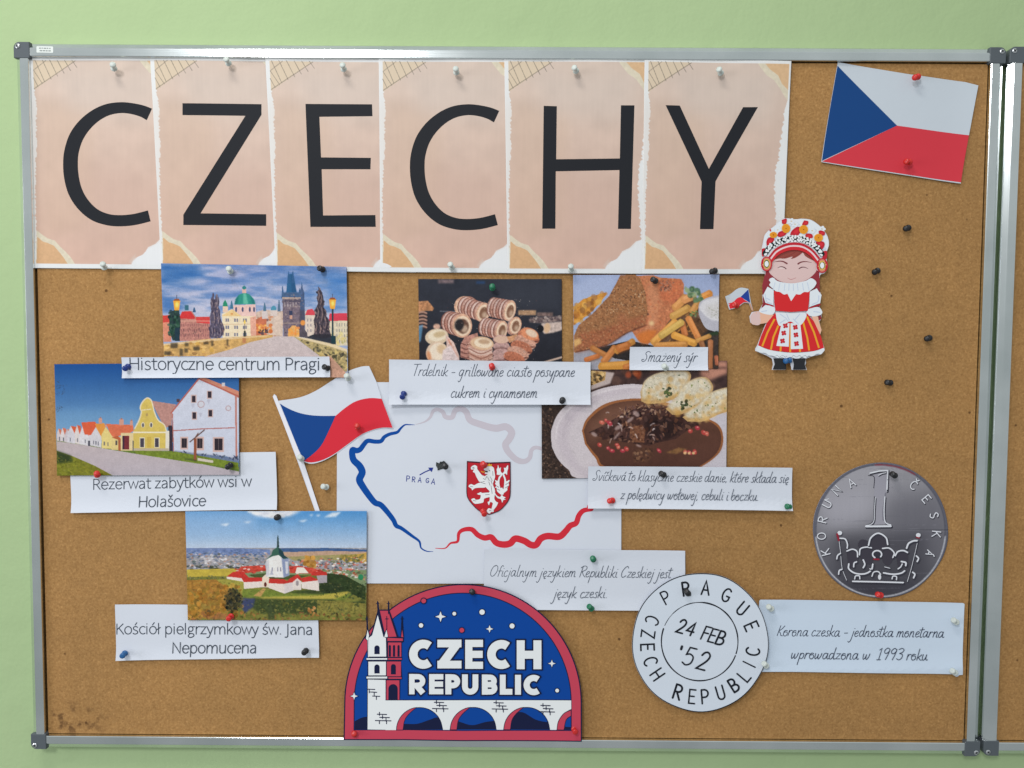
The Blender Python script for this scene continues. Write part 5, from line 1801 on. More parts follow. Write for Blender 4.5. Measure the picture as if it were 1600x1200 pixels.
# six letter sheets, each overlapping the one to its left
pic = pic_letter_sheet()
TM = [(0, 0), (227.5, 0), (227.5, 333), (0, 333)]
LS = [
    ('C', [(46, 90), (270, 91), (272, 421), (54.5, 419)], 'peach sheet with a big black C, first of the row, at the left frame'),
    ('Z', [(235, 90), (462, 92), (470, 423), (252, 420)], 'peach sheet with the big black Z, second in the row of letters'),
    ('E', [(415, 91), (645, 94), (650, 426), (431, 423)], 'peach sheet with the big black E, third in the row of letters'),
    ('C2', [(592, 92), (820, 93), (815, 427), (594.5, 425)], 'peach sheet with the second black C, between the E and the H sheets'),
    ('H', [(788, 91.5), (1020, 93), (1011, 428), (793, 427)], 'peach sheet with the big black H, fifth in the row of letters'),
    ('Y', [(1007, 92), (1236, 96), (1222, 428), (1003.5, 428)], 'peach sheet with the big black Y, last of the row, fully uncovered'),
]
c0 = crop(40, 85, 3.527)
C_PATH = [((683, 331), 70), ((640, 312), 64), ((580, 298), 60), ((520, 294), 60), ((450, 306), 64), ((385, 338), 69), ((325, 390), 75), ((280, 455), 79), ((255, 530), 80), ((248, 600), 81), ((254, 680), 81), ((276, 760), 79), ((320, 830), 74), ((380, 883), 68), ((450, 910), 63), ((520, 917), 62), ((600, 910), 62), ((682, 890), 62)]
c1, c2_, c3_ = crop(0, 50, 3.0762), crop(400, 50, 3.0762), crop(780, 50, 3.0771)
GLYPH = {
    'Z': c1((878, 343), (1257, 347), (1257, 398), (965, 872), (1280, 876), (1280, 932), (882, 928), (882, 878), (1180, 403), (878, 400)),
    'E': c2_((238, 346), (558, 348), (560, 405), (305, 408), (313, 603), (552, 605), (550, 660), (316, 660), (323, 882), (574, 880), (576, 937), (262, 937)),
    'H': c3_((214, 355), (277, 357), (274, 612), (580, 608), (585, 353), (650, 353), (633, 947), (571, 947), (578, 664), (272, 670), (270, 946), (207, 946)),
    'Y': c3_((800, 352), (868, 354), (1008, 658), (1172, 362), (1243, 362), (1040, 718), (1030, 948), (965, 948), (973, 720)),
}
for i, (ch, quad, label) in enumerate(LS):
    sh = Sheet('letter_sheet', label, 'letter sheet', quad, 0, curl=(0.0006, 0, 0.0012, 0), wave=0.0012, group='six letter sheets spelling CZECHY')
    sh.y0 = -0.0006 - 0.0007 * i
    sh.center = PA([sh.quad.mean(0)], sh.y0)[0]
    sh.root.location = sh.center
    sh.Q3 = PA(sh.quad, sh.y0)
    print_grid(sh, 'paper', quad, pic, 1.2, tmpl=TM)
    p = sh.part('printed_letter')
    if ch[0] == 'C':
        pts = c0([a for a, _ in C_PATH])
        if ch == 'C2':
            pts = np.stack([99 + (pts[:, 0] - 99) * 1.005 + 541.6, 163 + (pts[:, 1] - 159.9) * 1.016], 1)
        ww = np.array([b for _, b in C_PATH]) / 3.527
        pp = catmull(np.column_stack([pts, ww]), 8)
        p.stroke(pp[:, :2], pp[:, 2], BLACK, round_=False)
    else:
        p.fill(GLYPH[ch], BLACK)
    p.build()
LETTER_TOP = 0.0006 + 0.0007 * 6


def photo(name, label, quad, pic, level, curl=(0, 0, 0, 0), wave=0.0006):
    sh = Sheet(name, label, 'photo print', quad, level, curl, wave, group='colour photo prints on the board', root=False)
    o = print_grid(sh, name, quad, pic, 1.5, parent=None)
    tag(o, label, 'photo print', 'colour photo prints on the board')
    return sh


photo('photo_print', 'printed photo of an old stone bridge with statues, tower and green dome', [(252, 411.5), (541.5, 417), (543.8, 590), (257.5, 588)], pic_bridge(), 5, curl=(0, 0, 0, .0006))
photo('photo_print', 'printed photo of a village street with white and yellow gabled houses under blue sky', [(85.4, 569), (373.4, 567), (374, 742), (90, 743)], pic_village(), 4, curl=(0, .0006, .0008, .0008))
photo('photo_print', 'printed aerial photo of a white pilgrimage church inside a red-roofed star cloister', [(290, 799), (573.2, 798.4), (572.4, 969), (294, 968.6)], pic_church(), 5, curl=(0, .0006, .0004, .001))
photo('photo_print', 'printed photo of hollow sugared chimney cakes stacked on a dark background', [(653.6, 436), (877.6, 436), (878, 579), (655.4, 579)], pic_trdelnik(), 1, curl=(0, .0006, 0, .0006))
photo('photo_print', 'printed photo of breaded fried cheese with chips and a white dip bowl', [(895.4, 430), (1123.6, 429), (1122, 576), (896.6, 578)], pic_cheese(), 4, curl=(.001, .0008, 0, .0006))
photo('photo_print', 'printed photo of brown beef stew with bread dumplings on a white plate', [(846, 566), (1136, 563.6), (1134.4, 745), (846.6, 747.8)], pic_stew(), 3, curl=(0, .001, 0, .0006))

# map sheet with the country's outline drawn as a ribbon in three colours
mp = Sheet('map_sheet', 'large white sheet with a ribbon outline map of the country in blue, grey and red', 'map', [(527, 597), (971, 598), (970.5, 912), (526, 911)], 1, curl=(0, .0006, .0012, .0008), wave=.0006)
mp.paper([(527, 597), (971, 598), (970.5, 912), (526, 911)], WHITE)
cm = crop(520, 600, 3.4783)
for nm, colr, pts in (
    ('blue_border_line', ink(6, 66, 142), [(445, 222, 2), (420, 221, 5), (392, 222, 8), (370, 240, 12), (350, 262, 16), (310, 272, 18), (280, 288, 20), (262, 310, 22), (230, 313, 23), (190, 309, 24), (168, 330, 26), (150, 354, 28), (130, 362, 30), (108, 358, 32), (106, 385, 34), (115, 415, 36), (145, 445, 38), (160, 480, 38), (145, 520, 38), (165, 560, 36), (200, 610, 34), (230, 645, 32), (262, 658, 30), (300, 700, 28), (330, 740, 26), (345, 770, 24), (375, 785, 20), (430, 825, 16), (470, 855, 12), (480, 890, 8), (510, 908, 6), (545, 910, 2)]),
    ('grey_border_line', ink(176, 172, 184), [(450, 220, 2), (500, 205, 8), (530, 180, 14), (545, 148, 18), (570, 138, 20), (598, 152, 22), (612, 178, 24), (648, 180, 26), (665, 145, 28), (695, 134, 30), (725, 152, 32), (745, 195, 34), (790, 215, 36), (880, 240, 38), (940, 232, 38), (972, 262, 38), (958, 300, 38), (938, 330, 36), (955, 370, 34), (1000, 412, 32), (1042, 420, 28), (1070, 400, 24), (1080, 360, 22), (1105, 345, 20), (1160, 360, 18)]),
    ('red_border_line', ink(186, 42, 56), [(558, 892, 3), (610, 892, 6), (640, 865, 10), (678, 855, 14), (685, 812, 18), (710, 792, 22), (755, 790, 26), (788, 820, 28), (825, 836, 30), (860, 832, 32), (890, 863, 34), (930, 872, 36), (965, 865, 36), (992, 840, 36), (1040, 852, 36), (1075, 873, 36), (1105, 873, 36), (1130, 840, 36), (1168, 826, 36), (1230, 829, 36), (1265, 800, 34), (1290, 770, 32), (1322, 755, 30), (1337, 715, 28), (1362, 688, 26), (1406, 680, 22)])):
    p = mp.part(nm)
    q = catmull(np.array(pts, float), 6)
    p.stroke(cm(q[:, :2]), q[:, 2] / 3.4783, colr, round_=True)
    if nm[0] == 'r':
        p.fill(cm((1380, 676), (1383, 655), (1390, 672)), colr)
    p.build()
BLUE_PEN = ink(34, 50, 128)
p = mp.part('handwritten_name')
cp = crop(620, 700, 16)
for ch, x, y, h, a in (('P', 285, 765, 135, 4), ('R', 425, 785, 125, 6), ('A', 575, 795, 125, 6), ('G', 765, 812, 110, 6), ('A', 912, 835, 135, 8)):
    cc = cp((x, y), (x, y))[0]
    letter(p, ch, cc[0], cc[1], h / 16, a, 1.15, BLUE_PEN, wid=1.15)
p.build()
p = mp.part('pen_arrow')
p.stroke(cp((580, 668), (700, 600), (840, 540)), 1.7, BLUE_PEN)
p.fill(cp((785, 490), (912, 488), (875, 600), (835, 565)), BLUE_PEN)
p.build()

# the white-edged shield with the lion
cs = crop(720, 710, 11.4286)
RED_INK = ink(168, 36, 46)
shd = Sheet('coat_of_arms', 'small red shield cutout with a crowned white double-tailed lion, pinned on the map', 'shield cutout', [(729, 720), (798, 721), (797, 804), (729, 804)], 2)
out = np.vstack([cs((108, 118), (500, 145), (888, 132)), cs(SM((888, 132), (892, 400), (890, 690), (868, 800), (800, 905), (690, 1010), (520, 1078))), cs(SM((500, 1078), (330, 1015), (210, 905), (130, 800), (100, 690), (104, 400), (108, 118)))])
shd.paper(out, ink(70, 34, 46))
p = shd.part('red_field')
cen = out.mean(0)
p.fill((out - cen) * .957 + cen, RED_INK)
p.build()
LW, LD = ink(208, 214, 224), ink(52, 48, 62)
p = shd.part('lion')
LION = [
    # body, head and mane
    [(410, 270), (440, 228), (500, 212), (560, 215), (590, 245), (600, 300), (612, 400), (590, 470), (575, 540), (610, 640), (600, 760), (560, 820), (520, 790), (500, 690), (515, 660), (470, 610), (430, 560), (420, 470), (380, 440), (440, 380), (480, 350), (430, 345), (440, 300)],
    # raised fore leg
    [(205, 205), (250, 190), (290, 215), (295, 260), (330, 310), (380, 370), (440, 400), (430, 470), (340, 490), (300, 440), (265, 370), (250, 330), (215, 310), (235, 270), (190, 270), (180, 235)],
    # lower fore leg
    [(150, 545), (190, 530), (240, 548), (320, 510), (430, 490), (470, 540), (430, 590), (330, 595), (250, 605), (205, 640), (190, 610), (140, 575)],
    # hind leg, bent
    [(285, 705), (360, 672), (380, 688), (510, 685), (530, 750), (420, 790), (400, 855), (300, 880), (240, 875), (200, 830), (190, 800), (240, 782), (270, 810), (340, 795), (355, 730), (320, 720)],
    # hind leg, standing
    [(520, 640), (600, 640), (600, 790), (640, 850), (665, 860), (640, 920), (590, 990), (585, 1025), (540, 1030), (520, 1055), (480, 1040), (465, 1000), (500, 960), (545, 970), (560, 920), (570, 870), (530, 850), (505, 900), (495, 900), (480, 850), (510, 830), (520, 740)],
    # double tail: lower part and tuft
    [(580, 600), (600, 660), (640, 730), (700, 760), (730, 720), (760, 750), (800, 770), (770, 790), (805, 805), (760, 815), (740, 860), (715, 800), (660, 780), (610, 720), (575, 660)],
    [(720, 720), (650, 660), (640, 600), (610, 590), (635, 560), (610, 520), (625, 500), (610, 455), (655, 470), (680, 400), (740, 340), (760, 345), (700, 430), (690, 520), (710, 600), (735, 590), (760, 620), (775, 520), (775, 440), (750, 375), (775, 365), (805, 440), (815, 480), (870, 455), (855, 520), (860, 545), (830, 600), (830, 640), (770, 690), (760, 715)],
    [(640, 355), (645, 320), (640, 270), (655, 235), (665, 190), (690, 250), (715, 230), (712, 300), (740, 340), (700, 365), (660, 365)],
    [(735, 345), (775, 300), (770, 240), (800, 240), (840, 190), (845, 250), (830, 300), (825, 365), (795, 340), (760, 365)],
]
for a in LION:
    q = SM(*(a + [a[0]]))[:-1]
    p.stroke(cs(q), .55, LD, closed=True)
for a in LION:
    p.fill(cs(SM(*(a + [a[0]]))[:-1]), LW)
for a in ([(480, 410), (510, 470)], [(530, 400), (560, 470)], [(500, 490), (520, 550)], [(540, 470), (560, 530)], [(400, 430), (440, 450)], [(360, 500), (440, 525)], [(540, 560), (560, 700)], [(470, 390), (440, 430)], [(200, 240), (240, 250)], [(215, 225), (240, 240)], [(170, 570), (215, 580)], [(220, 825), (270, 830)], [(510, 1000), (540, 1000)], [(440, 720), (510, 715)], [(640, 560), (680, 590)], [(650, 620), (700, 640)], [(860, 500), (800, 540)], [(840, 570), (790, 600)], [(570, 300), (575, 380)]):
    p.stroke(cs(a), .6, LD)
p.stroke(cs([(430, 300), (470, 310)]), 2.2, LD)
p.stroke(cs([(505, 285), (520, 295)]), 1.0, LD)
p.build()
p = shd.part('crown')
p.fill(cs((465, 205), (470, 180), (490, 190), (505, 155), (525, 185), (555, 170), (550, 212)), ink(206, 164, 50))
p.stroke(cs((365, 300), (400, 318), (430, 308)), 1.2, ink(206, 150, 50))
p.build()

# small black scrap under the pin that marks the capital
scr = Sheet('city_marker', 'tiny black paper scrap beside the blue pen arrow on the map', 'paper scrap', [(681, 719), (701, 719), (701, 736), (681, 736)], 2)
scr.paper(cp((985, 355), (1065, 385), (1080, 340), (1130, 345), (1175, 318), (1290, 430), (1245, 470), (1240, 520), (1130, 522), (1020, 562), (1015, 500), (980, 440)), ink(44, 48, 50))
p = scr.part('hatched_print')
for k in range(5):
    p.stroke(cp((1010 + k * 34, 400 + 4 * k), (1040 + k * 38, 520 - 8 * k)), .5, ink(96, 100, 100))
p.build()


# ---------------------------------------------------------------- captions
def caption(label, outline, quad, level, lines, font, w, curl, group, slant=0.0, gap=0.0, jit=0.0, m=GREY_INK, asc=1.0, wave=.0006, stock=None):
    k_ = 1.0 if 'Oficjalnym' in label else 1.5
    sh = Sheet('caption_strip', label, 'caption', quad, level, tuple(x * k_ for x in curl), wave * 1.6, group=group)
    sh.paper(outline, stock or WHITE)
    for t, u0, u1, v0, v1, xh in lines:
        p = sh.part('lettering')
        write(p, t, font, u0, u1, v0, v1, xh, m, w, slant, gap, jit, asc)
        p.build()
    return sh


GP, GH = 'printed caption strips', 'captions in slanted handwriting type'
q = [(191, 558.3), (515.6, 557), (517, 589), (192, 590.8)]
caption('white strip captioned Historyczne centrum Pragi under the bridge photo', q, q, 6, [('Historyczne centrum Pragi', 201.5, 501.5, 577.6, 578, 13.4)], SANS, 1.75, (.0004, .002, .0012, .001), GP)
q = [(109, 713), (432, 705.5), (434.6, 795), (113, 800.6)]
caption('white slip captioned Rezerwat zabytków wsi w Holašovice under the village photo', q, q, 1, [('Rezerwat zabytków wsi w', 144.5, 393.5, 764.8, 759.8, 11.7), ('Holašovice', 216.5, 322.5, 791.8, 789.8, 11.7)], SANS, 1.55, (0, .002, .0022, .0003), GP)
q = [(180.6, 944), (497, 946), (499.4, 1026.2), (183.2, 1030.6)]
caption('white slip captioned Kościół pielgrzymkowy św. Jana Nepomucena under the church photo', q, q, 2, [('Kościół pielgrzymkowy św. Jana', 181.5, 489.5, 990.2, 991.2, 11.7), ('Nepomucena', 268.5, 402, 1019.8, 1019.6, 11.7)], SANS, 1.55, (0, .001, .002, .0012), GP)
q = [(608.2, 561.6), (922.4, 565.8), (922.2, 632), (608.2, 631.8)]
caption('white slip captioned Trdelnik under the chimney cake photo', q, q, 5, [('Trdelnik - grillowane ciasto posypane', 645, 897.5, 587, 588.4, 9.3), ('cukrem i cynamonem', 703.5, 839.5, 620.9, 620.9, 9.3)], SCRIPT, 1.05, (.0008, .0018, .0030, .001), GH, .2, 0, .03, m=PALE_INK)
q = [(984, 542), (1105.6, 542.4), (1105.4, 578.6), (983, 578)]
caption('small white slip captioned Smażený sýr on the fried cheese photo', q, q, 6, [('Smażený sýr', 1003, 1088, 565, 565.4, 9.6)], SCRIPT, 1.1, (.0006, .0014, .0020, .001), GH, .24, 0, .03, asc=.72, m=PALE_INK)
q = [(919, 728.2), (1236.8, 730.4), (1236.3, 796.8), (918, 793)]
caption('white slip captioned Svíčková under the beef stew photo', q, q, 5, [('Svíčková to klasyczne czeskie danie, które składa się', 926.5, 1231, 750.6, 754.2, 8.6), ('z polędwicy wołowej, cebuli i boczku.', 969, 1185, 779.2, 781.8, 8.6)], SCRIPT, .95, (.0006, .0014, .0030, .001), GH, .2, 0, .03, m=PALE_INK)
q = [(757, 857.6), (1070, 860), (1071, 953.8), (755.6, 951)]
caption('white slip captioned Oficjalnym językiem between the badge and the postmark', q, q, 3, [('Oficjalnym językiem Republiki Czeskiej jest', 765.5, 1048, 900.2, 902.8, 9.0), ('język czeski.', 865.5, 949, 933.4, 933.8, 9.0)], SCRIPT, .95, (.001, .0012, .0030, .0012), GH, .2, 0, .03, m=PALE_INK)
ck = crop(1170, 920, 4.5714)
q = [(1186.4, 936.2), (1505.6, 941.6), (1501.6, 1052.4), (1186, 1047.4)]
caption('white slip with rounded corners captioned Korona czeska below the coin', ck([(78, 73), (1520, 98), (1530, 101), (1534, 108), (1516, 606), (1492, 608), (1482, 618), (1468, 620), (1456, 610), (1446, 603), (75, 585), (70, 580), (70, 82)]), q, 1, [('Korona czeska - jednostka monetarna', 1213, 1474.5, 993.2, 995.8, 8.8), ('wprowadzona w  1993 roku', 1235, 1449, 1028.6, 1030.8, 8.8)], SCRIPT, 1.15, (.0008, .0014, .0016, .001), GH, .2, 0, .03, m=ink(52, 60, 78), stock=paper_mat('white_paper_blue_cast', (183, 198, 219)))  # white paper, with a blue cast of the light put into its colour

# ---------------------------------------------------------------- flags
WHT = paper_mat('flag_white_dimmed', (174, 184, 195))  # white paper, with the dimmer light at the upper right put into its colour
cf = crop(1240, 50, 4.4444)
f = Sheet('flag_cutout', 'tilted paper flag in white, red and blue pinned in the top right corner', 'flag cutout', [(1308.6, 97.7), (1527, 134), (1498.8, 287.5), (1282, 254)], 0, curl=(.0004, .002, .002, .0004), wave=.0008, group='paper flags')
f.paper(cf((305, 211), (800, 295), (1190, 350), (1276, 375), (1212, 720), (1150, 1056), (540, 962), (187, 906), (245, 560)), WHT)
p = f.part('red_stripe')
p.fill(cf((718, 650), (1212, 720), (1152, 1048), (880, 1008), (540, 956), (192, 902)), ink(184, 54, 66))
p.build()
p = f.part('blue_wedge')
p.fill(cf((303, 236), (718, 650), (192, 897), (250, 540)), ink(24, 62, 116))
p.build()

cw = crop(410, 560, 4.8)
f = Sheet('flag_cutout', 'waving paper flag on a pale pole, lying over the left edge of the map', 'flag cutout', [(425, 570), (615, 570), (615, 800), (425, 800)], 2, curl=(0, .0014, 0, .0006), wave=.0008, group='paper flags')
top = SM((120, 318), (280, 292), (400, 243), (520, 168), (640, 97), (740, 62), (800, 57))
rgt = [(855, 175), (895, 302), (982, 521)]
bot = SM((982, 521), (900, 521), (820, 541), (740, 577), (640, 649), (540, 722), (450, 770), (370, 790), (310, 776))
p0 = [(432, 1145), (396, 1145), (270, 790), (150, 470), (78, 285), (90, 267), (106, 280)]
f.paper(cw(np.vstack([top, rgt, bot, p0])), WHITE)
mid = SM((550, 430), (620, 372), (700, 322), (800, 298), (895, 302))
p = f.part('red_stripe')
p.fill(cw(np.vstack([mid, [(978, 519)], SM((978, 519), (900, 519), (820, 538), (740, 573), (640, 644), (540, 716), (450, 762), (370, 780), (312, 771)), SM((312, 771), (400, 700), (450, 640), (500, 540), (550, 430))[1:-1]])), ink(190, 44, 58))
p.build()
p = f.part('blue_wedge')
p.fill(cw(np.vstack([SM((132, 338), (180, 368), (260, 403), (350, 424), (450, 431), (550, 430)), SM((550, 430), (500, 540), (450, 640), (400, 700), (312, 771))[1:], [(270, 680)]])), ink(22, 62, 126))
p.build()
p = f.part('pole')
p.fill(cw((82, 290), (92, 272), (104, 284), (285, 720), (310, 782), (430, 1143), (402, 1143), (270, 772), (180, 545)), ink(204, 206, 218))
p.build()

# ---------------------------------------------------------------- travel badge
cb = crop(530, 890, 4.1026)
NAVY, ROSE, BBL, BWH = ink(22, 28, 58), ink(174, 62, 82), ink(12, 62, 140), ink(206, 213, 226)
bd = Sheet('travel_badge', 'arched blue and red badge cutout with tower, bridge and the words Czech Republic', 'badge cutout', [(535, 910), (910, 910), (910, 1158), (535, 1158)], 7, curl=(.0004, .0008, .0016, .0004), wave=.0012)


def archpoly(cx, rx, top, spring, x0, x1, y0, y1):
    t = np.radians(np.linspace(180, 360, 61))
    a = np.stack([cx + rx * np.cos(t), spring + (spring - top) * np.sin(t)], 1)
    return np.vstack([a, [(x1, y1), ((x0 + x1) / 2, (y0 + y1) / 2 + 4), ((x0 * 3 + x1) / 4, (y0 * 3 + y1) / 4 - 2), (x0, y0)]])


TOWER = [(182, 450), (165, 440), (180, 380), (178, 300), (184, 372), (190, 432), (205, 420), (243, 262), (248, 205), (254, 258), (312, 258), (316, 205), (322, 258), (345, 320), (372, 430), (396, 430), (405, 300), (414, 430), (412, 460), (404, 470)]
outer = archpoly(794, 761, 92, 850, 30, 1554, 1087, 1097)
n = len(outer)
bd.paper(cb(outer), NAVY)
p = bd.part('rose_rim')
p.fill(cb(archpoly(794, 753, 99, 850, 38, 1547, 1080, 1090)), ROSE)
p.build()
p = bd.part('night_sky')
p.fill(cb(archpoly(792, 698, 147, 850, 94, 1490, 1026, 1030)), NAVY)
p.fill(cb(archpoly(792, 692, 153, 850, 100, 1484, 1022, 1025)), BBL)
# dark hills under the arches
p.fill(cb(np.vstack([SM((101, 968), (150, 945), (215, 942), (300, 985), (420, 985), (500, 985), (580, 960), (640, 945), (760, 970), (850, 995), (940, 975), (1040, 960), (1120, 920), (1180, 915), (1260, 960), (1340, 975), (1400, 965), (1440, 1000), (1483, 1006)), [(1483, 1024), (101, 1021)]])), NAVY)
p.build()
p = bd.part('bridge')
deck = cb((184, 700), (298, 700), (298, 835), (480, 840), (900, 838), (1487, 842), (1487, 1024), (184, 1020))
arches = [(368, 664, 1028), (712, 1008, 1028), (1055, 1350, 1028), (1394, 1700, 1028)]
# white masonry built as piers and spandrels so that the arches stay open
def bridge_white(off):
    segs = [(184 - off, 368 + off)]
    body = [cb((184 - off, 700), (298 + off, 700), (298 + off, 835 - off), (298 + off, 1022), (184 - off, 1020))]
    # strips between arch curves
    xs = np.linspace(298, 1487, 230)
    ytop = 837 - off
    last = None
    run_t, run_b = [], []
    polys = []
    for x in xs:
        yb = 1024.0
        for a, b, base in arches:
            c, r = (a + b) / 2, (b - a) / 2 - off
            if abs(x - c) < r:
                yb = 1024 - (1024 - 880 - off) * math.sqrt(max(0, 1 - ((x - c) / r) ** 2))
                break
        run_t.append((x, ytop))
        run_b.append((x, yb))
    for i in range(len(xs) - 1):
        polys.append(cb(run_t[i], run_t[i + 1], run_b[i + 1], run_b[i]))
    return body, polys


V0 = []
body, polys = bridge_white(5)
for a in body:
    p.fill(a, NAVY)
o1 = p.off()
for a in polys:
    p.fill(a, NAVY, off=o1)
body, polys = bridge_white(0)
for a in body:
    p.fill(a, BWH)
o1 = p.off()
for a in polys:
    p.fill(a, BWH, off=o1)
for a, b, base in arches:                                  # rose soffits
    c, r = (a + b) / 2, (b - a) / 2
    if a > 1390:
        to = [(1486, 898), (1486, 935), (1455, 965), (1440, 1024), (1395, 1024)]
        q_ = np.vstack([SM((1395, 1024), (1405, 970), (1440, 920), (1486, 897)), SM((1486, 935), (1455, 960), (1440, 1024))])
    else:
        t0, t1 = np.radians(180), np.radians(262)
        tt = np.linspace(t0, t1, 14)
        e1 = np.stack([c + r * np.cos(tt), 1024 + 144 * np.sin(tt)], 1)
        q_ = np.vstack([e1, SM(tuple(e1[-1]), (a + 78, 925), (a + 52, 965), (a + 42, 1024))[1:]])
    p.fill(cb(q_), ROSE)
    p.stroke(cb(np.vstack([q_, q_[:1]])), 1.1, NAVY)
for x, y, fl in ((215, 775, 0), (275, 940, 1), (640, 865, 1), (1022, 868, 1), (1322, 885, 1)):
    for dx, dy, L in ((-30, -16, 60), (-14, 4, 62), (-42, 24, 100)) if fl else ((-30, -10, 44), (-16, 8, 42), (0, 34, 46)):
        p.stroke(cb((x + dx, y + dy), (x + dx + L, y + dy + 2)), 1.5, NAVY)
    for dx, dy in ((-16, -28), (4, -8), (26, 8), (-16, 24), (30, 24)) if fl else ((-22, -6), (10, 12), (24, 36)):
        p.stroke(cb((x + dx, y + dy), (x + dx, y + dy + 20)), 1.4, NAVY)
p.build()
p = bd.part('tower')
# right, shaded half in rose, left half in white; navy backing gives the outlines
p.fill(cb((172, 565), (312, 560), (404, 560), (404, 580), (396, 585), (404, 684), (404, 702), (392, 704), (390, 834), (298, 834), (298, 705), (172, 702), (172, 680), (182, 676), (182, 582), (172, 582)), NAVY)
p.fill(cb((180, 452), (164, 442), (178, 382), (174, 298), (182, 298), (188, 380), (198, 420), (212, 390), (246, 262), (243, 205), (253, 205), (258, 254), (312, 254), (314, 205), (321, 205), (324, 262), (352, 340), (380, 428), (394, 430), (400, 300), (408, 300), (416, 434), (414, 462), (402, 468), (402, 565), (182, 565)), NAVY)
for a, c in (([(172, 442), (183, 385), (192, 420), (188, 440), (190, 560), (186, 560), (184, 452)], BWH),
             ([(190, 436), (212, 420), (248, 290), (284, 430), (300, 436), (302, 556), (190, 556)], BWH),
             ([(290, 430), (304, 385), (312, 425), (308, 432)], BWH),
             ([(262, 262), (314, 262), (368, 428), (316, 430), (304, 375), (292, 400)], ROSE),
             ([(310, 436), (408, 440), (408, 456), (310, 456)], ROSE),
             ([(398, 430), (404, 385), (411, 432)], ROSE),
             ([(314, 466), (398, 466), (398, 558), (314, 558)], ROSE),
             ([(176, 566), (308, 566), (308, 576), (176, 576)], BWH),
             ([(314, 566), (401, 566), (401, 576), (314, 576)], ROSE),
             ([(188, 588), (300, 588), (300, 676), (188, 676)], BWH),
             ([(306, 588), (396, 588), (396, 682), (306, 682)], ROSE),
             ([(176, 684), (308, 684), (308, 696), (176, 696)], BWH),
             ([(316, 688), (400, 688), (400, 698), (316, 698)], ROSE),
             ([(304, 708), (386, 708), (386, 832), (304, 832)], ROSE)):
    p.fill(cb(a), c)
def arched(x0, x1, y0, y1, c):
    r = (x1 - x0) / 2
    p.fill(cb(np.vstack([arc(x0 + r, y0 + r, r, r, 180, 360, 12), [(x1, y1), (x0, y1)]])), c)
arched(226, 260, 484, 540, NAVY)
arched(226, 260, 606, 664, NAVY)
arched(332, 364, 604, 670, NAVY)
arched(316, 376, 732, 832, NAVY)
for x in (318, 345, 374):
    arched(x, x + 14, 482, 556, NAVY)
for x, y in ((248, 212), (316, 212), (178, 310), (306, 310), (404, 310)):
    p.stroke(cb((x - 9, y + 4), (x + 9, y + 4)), 1.2, NAVY)
    p.stroke(cb((x, y - 12), (x, y + 70)), 1.1, NAVY)
p.build()

def star(x, y, r):
    pts = []
    for k in range(8):
        a = k * math.pi / 4
        rr = r if k % 2 == 0 else r * .36
        pts.append((x + rr * math.cos(a), y + rr * math.sin(a)))
    pts = np.array(pts)
    p.fill(cb((pts - [x, y]) * 1.28 + [x, y]), NAVY)
    p.fill(cb(pts), BWH)


for x, y, r in ((650, 300, 34), (964, 379, 24), (1363, 600, 24), (97, 808, 24)):
    p = bd.part('star')
    star(x, y, r)
    p.build()
for x, y, r, c in ((525, 356, 14, BWH), (738, 281, 12, BWH), (916, 271, 17, BWH), (1108, 360, 16, BWH), (1397, 773, 12, BWH), (786, 387, 15, ROSE)):
    p = bd.part('round_star')
    p.fill(cb(ring(x, y, r + 5)), NAVY)
    p.fill(cb(ring(x, y, r)), c)
    p.build()
p = bd.part('round_star')
p.fill(cb(ring(542, 198, 21)), NAVY)
p.fill(cb(ring(542, 198, 15)), ROSE)
p.build()

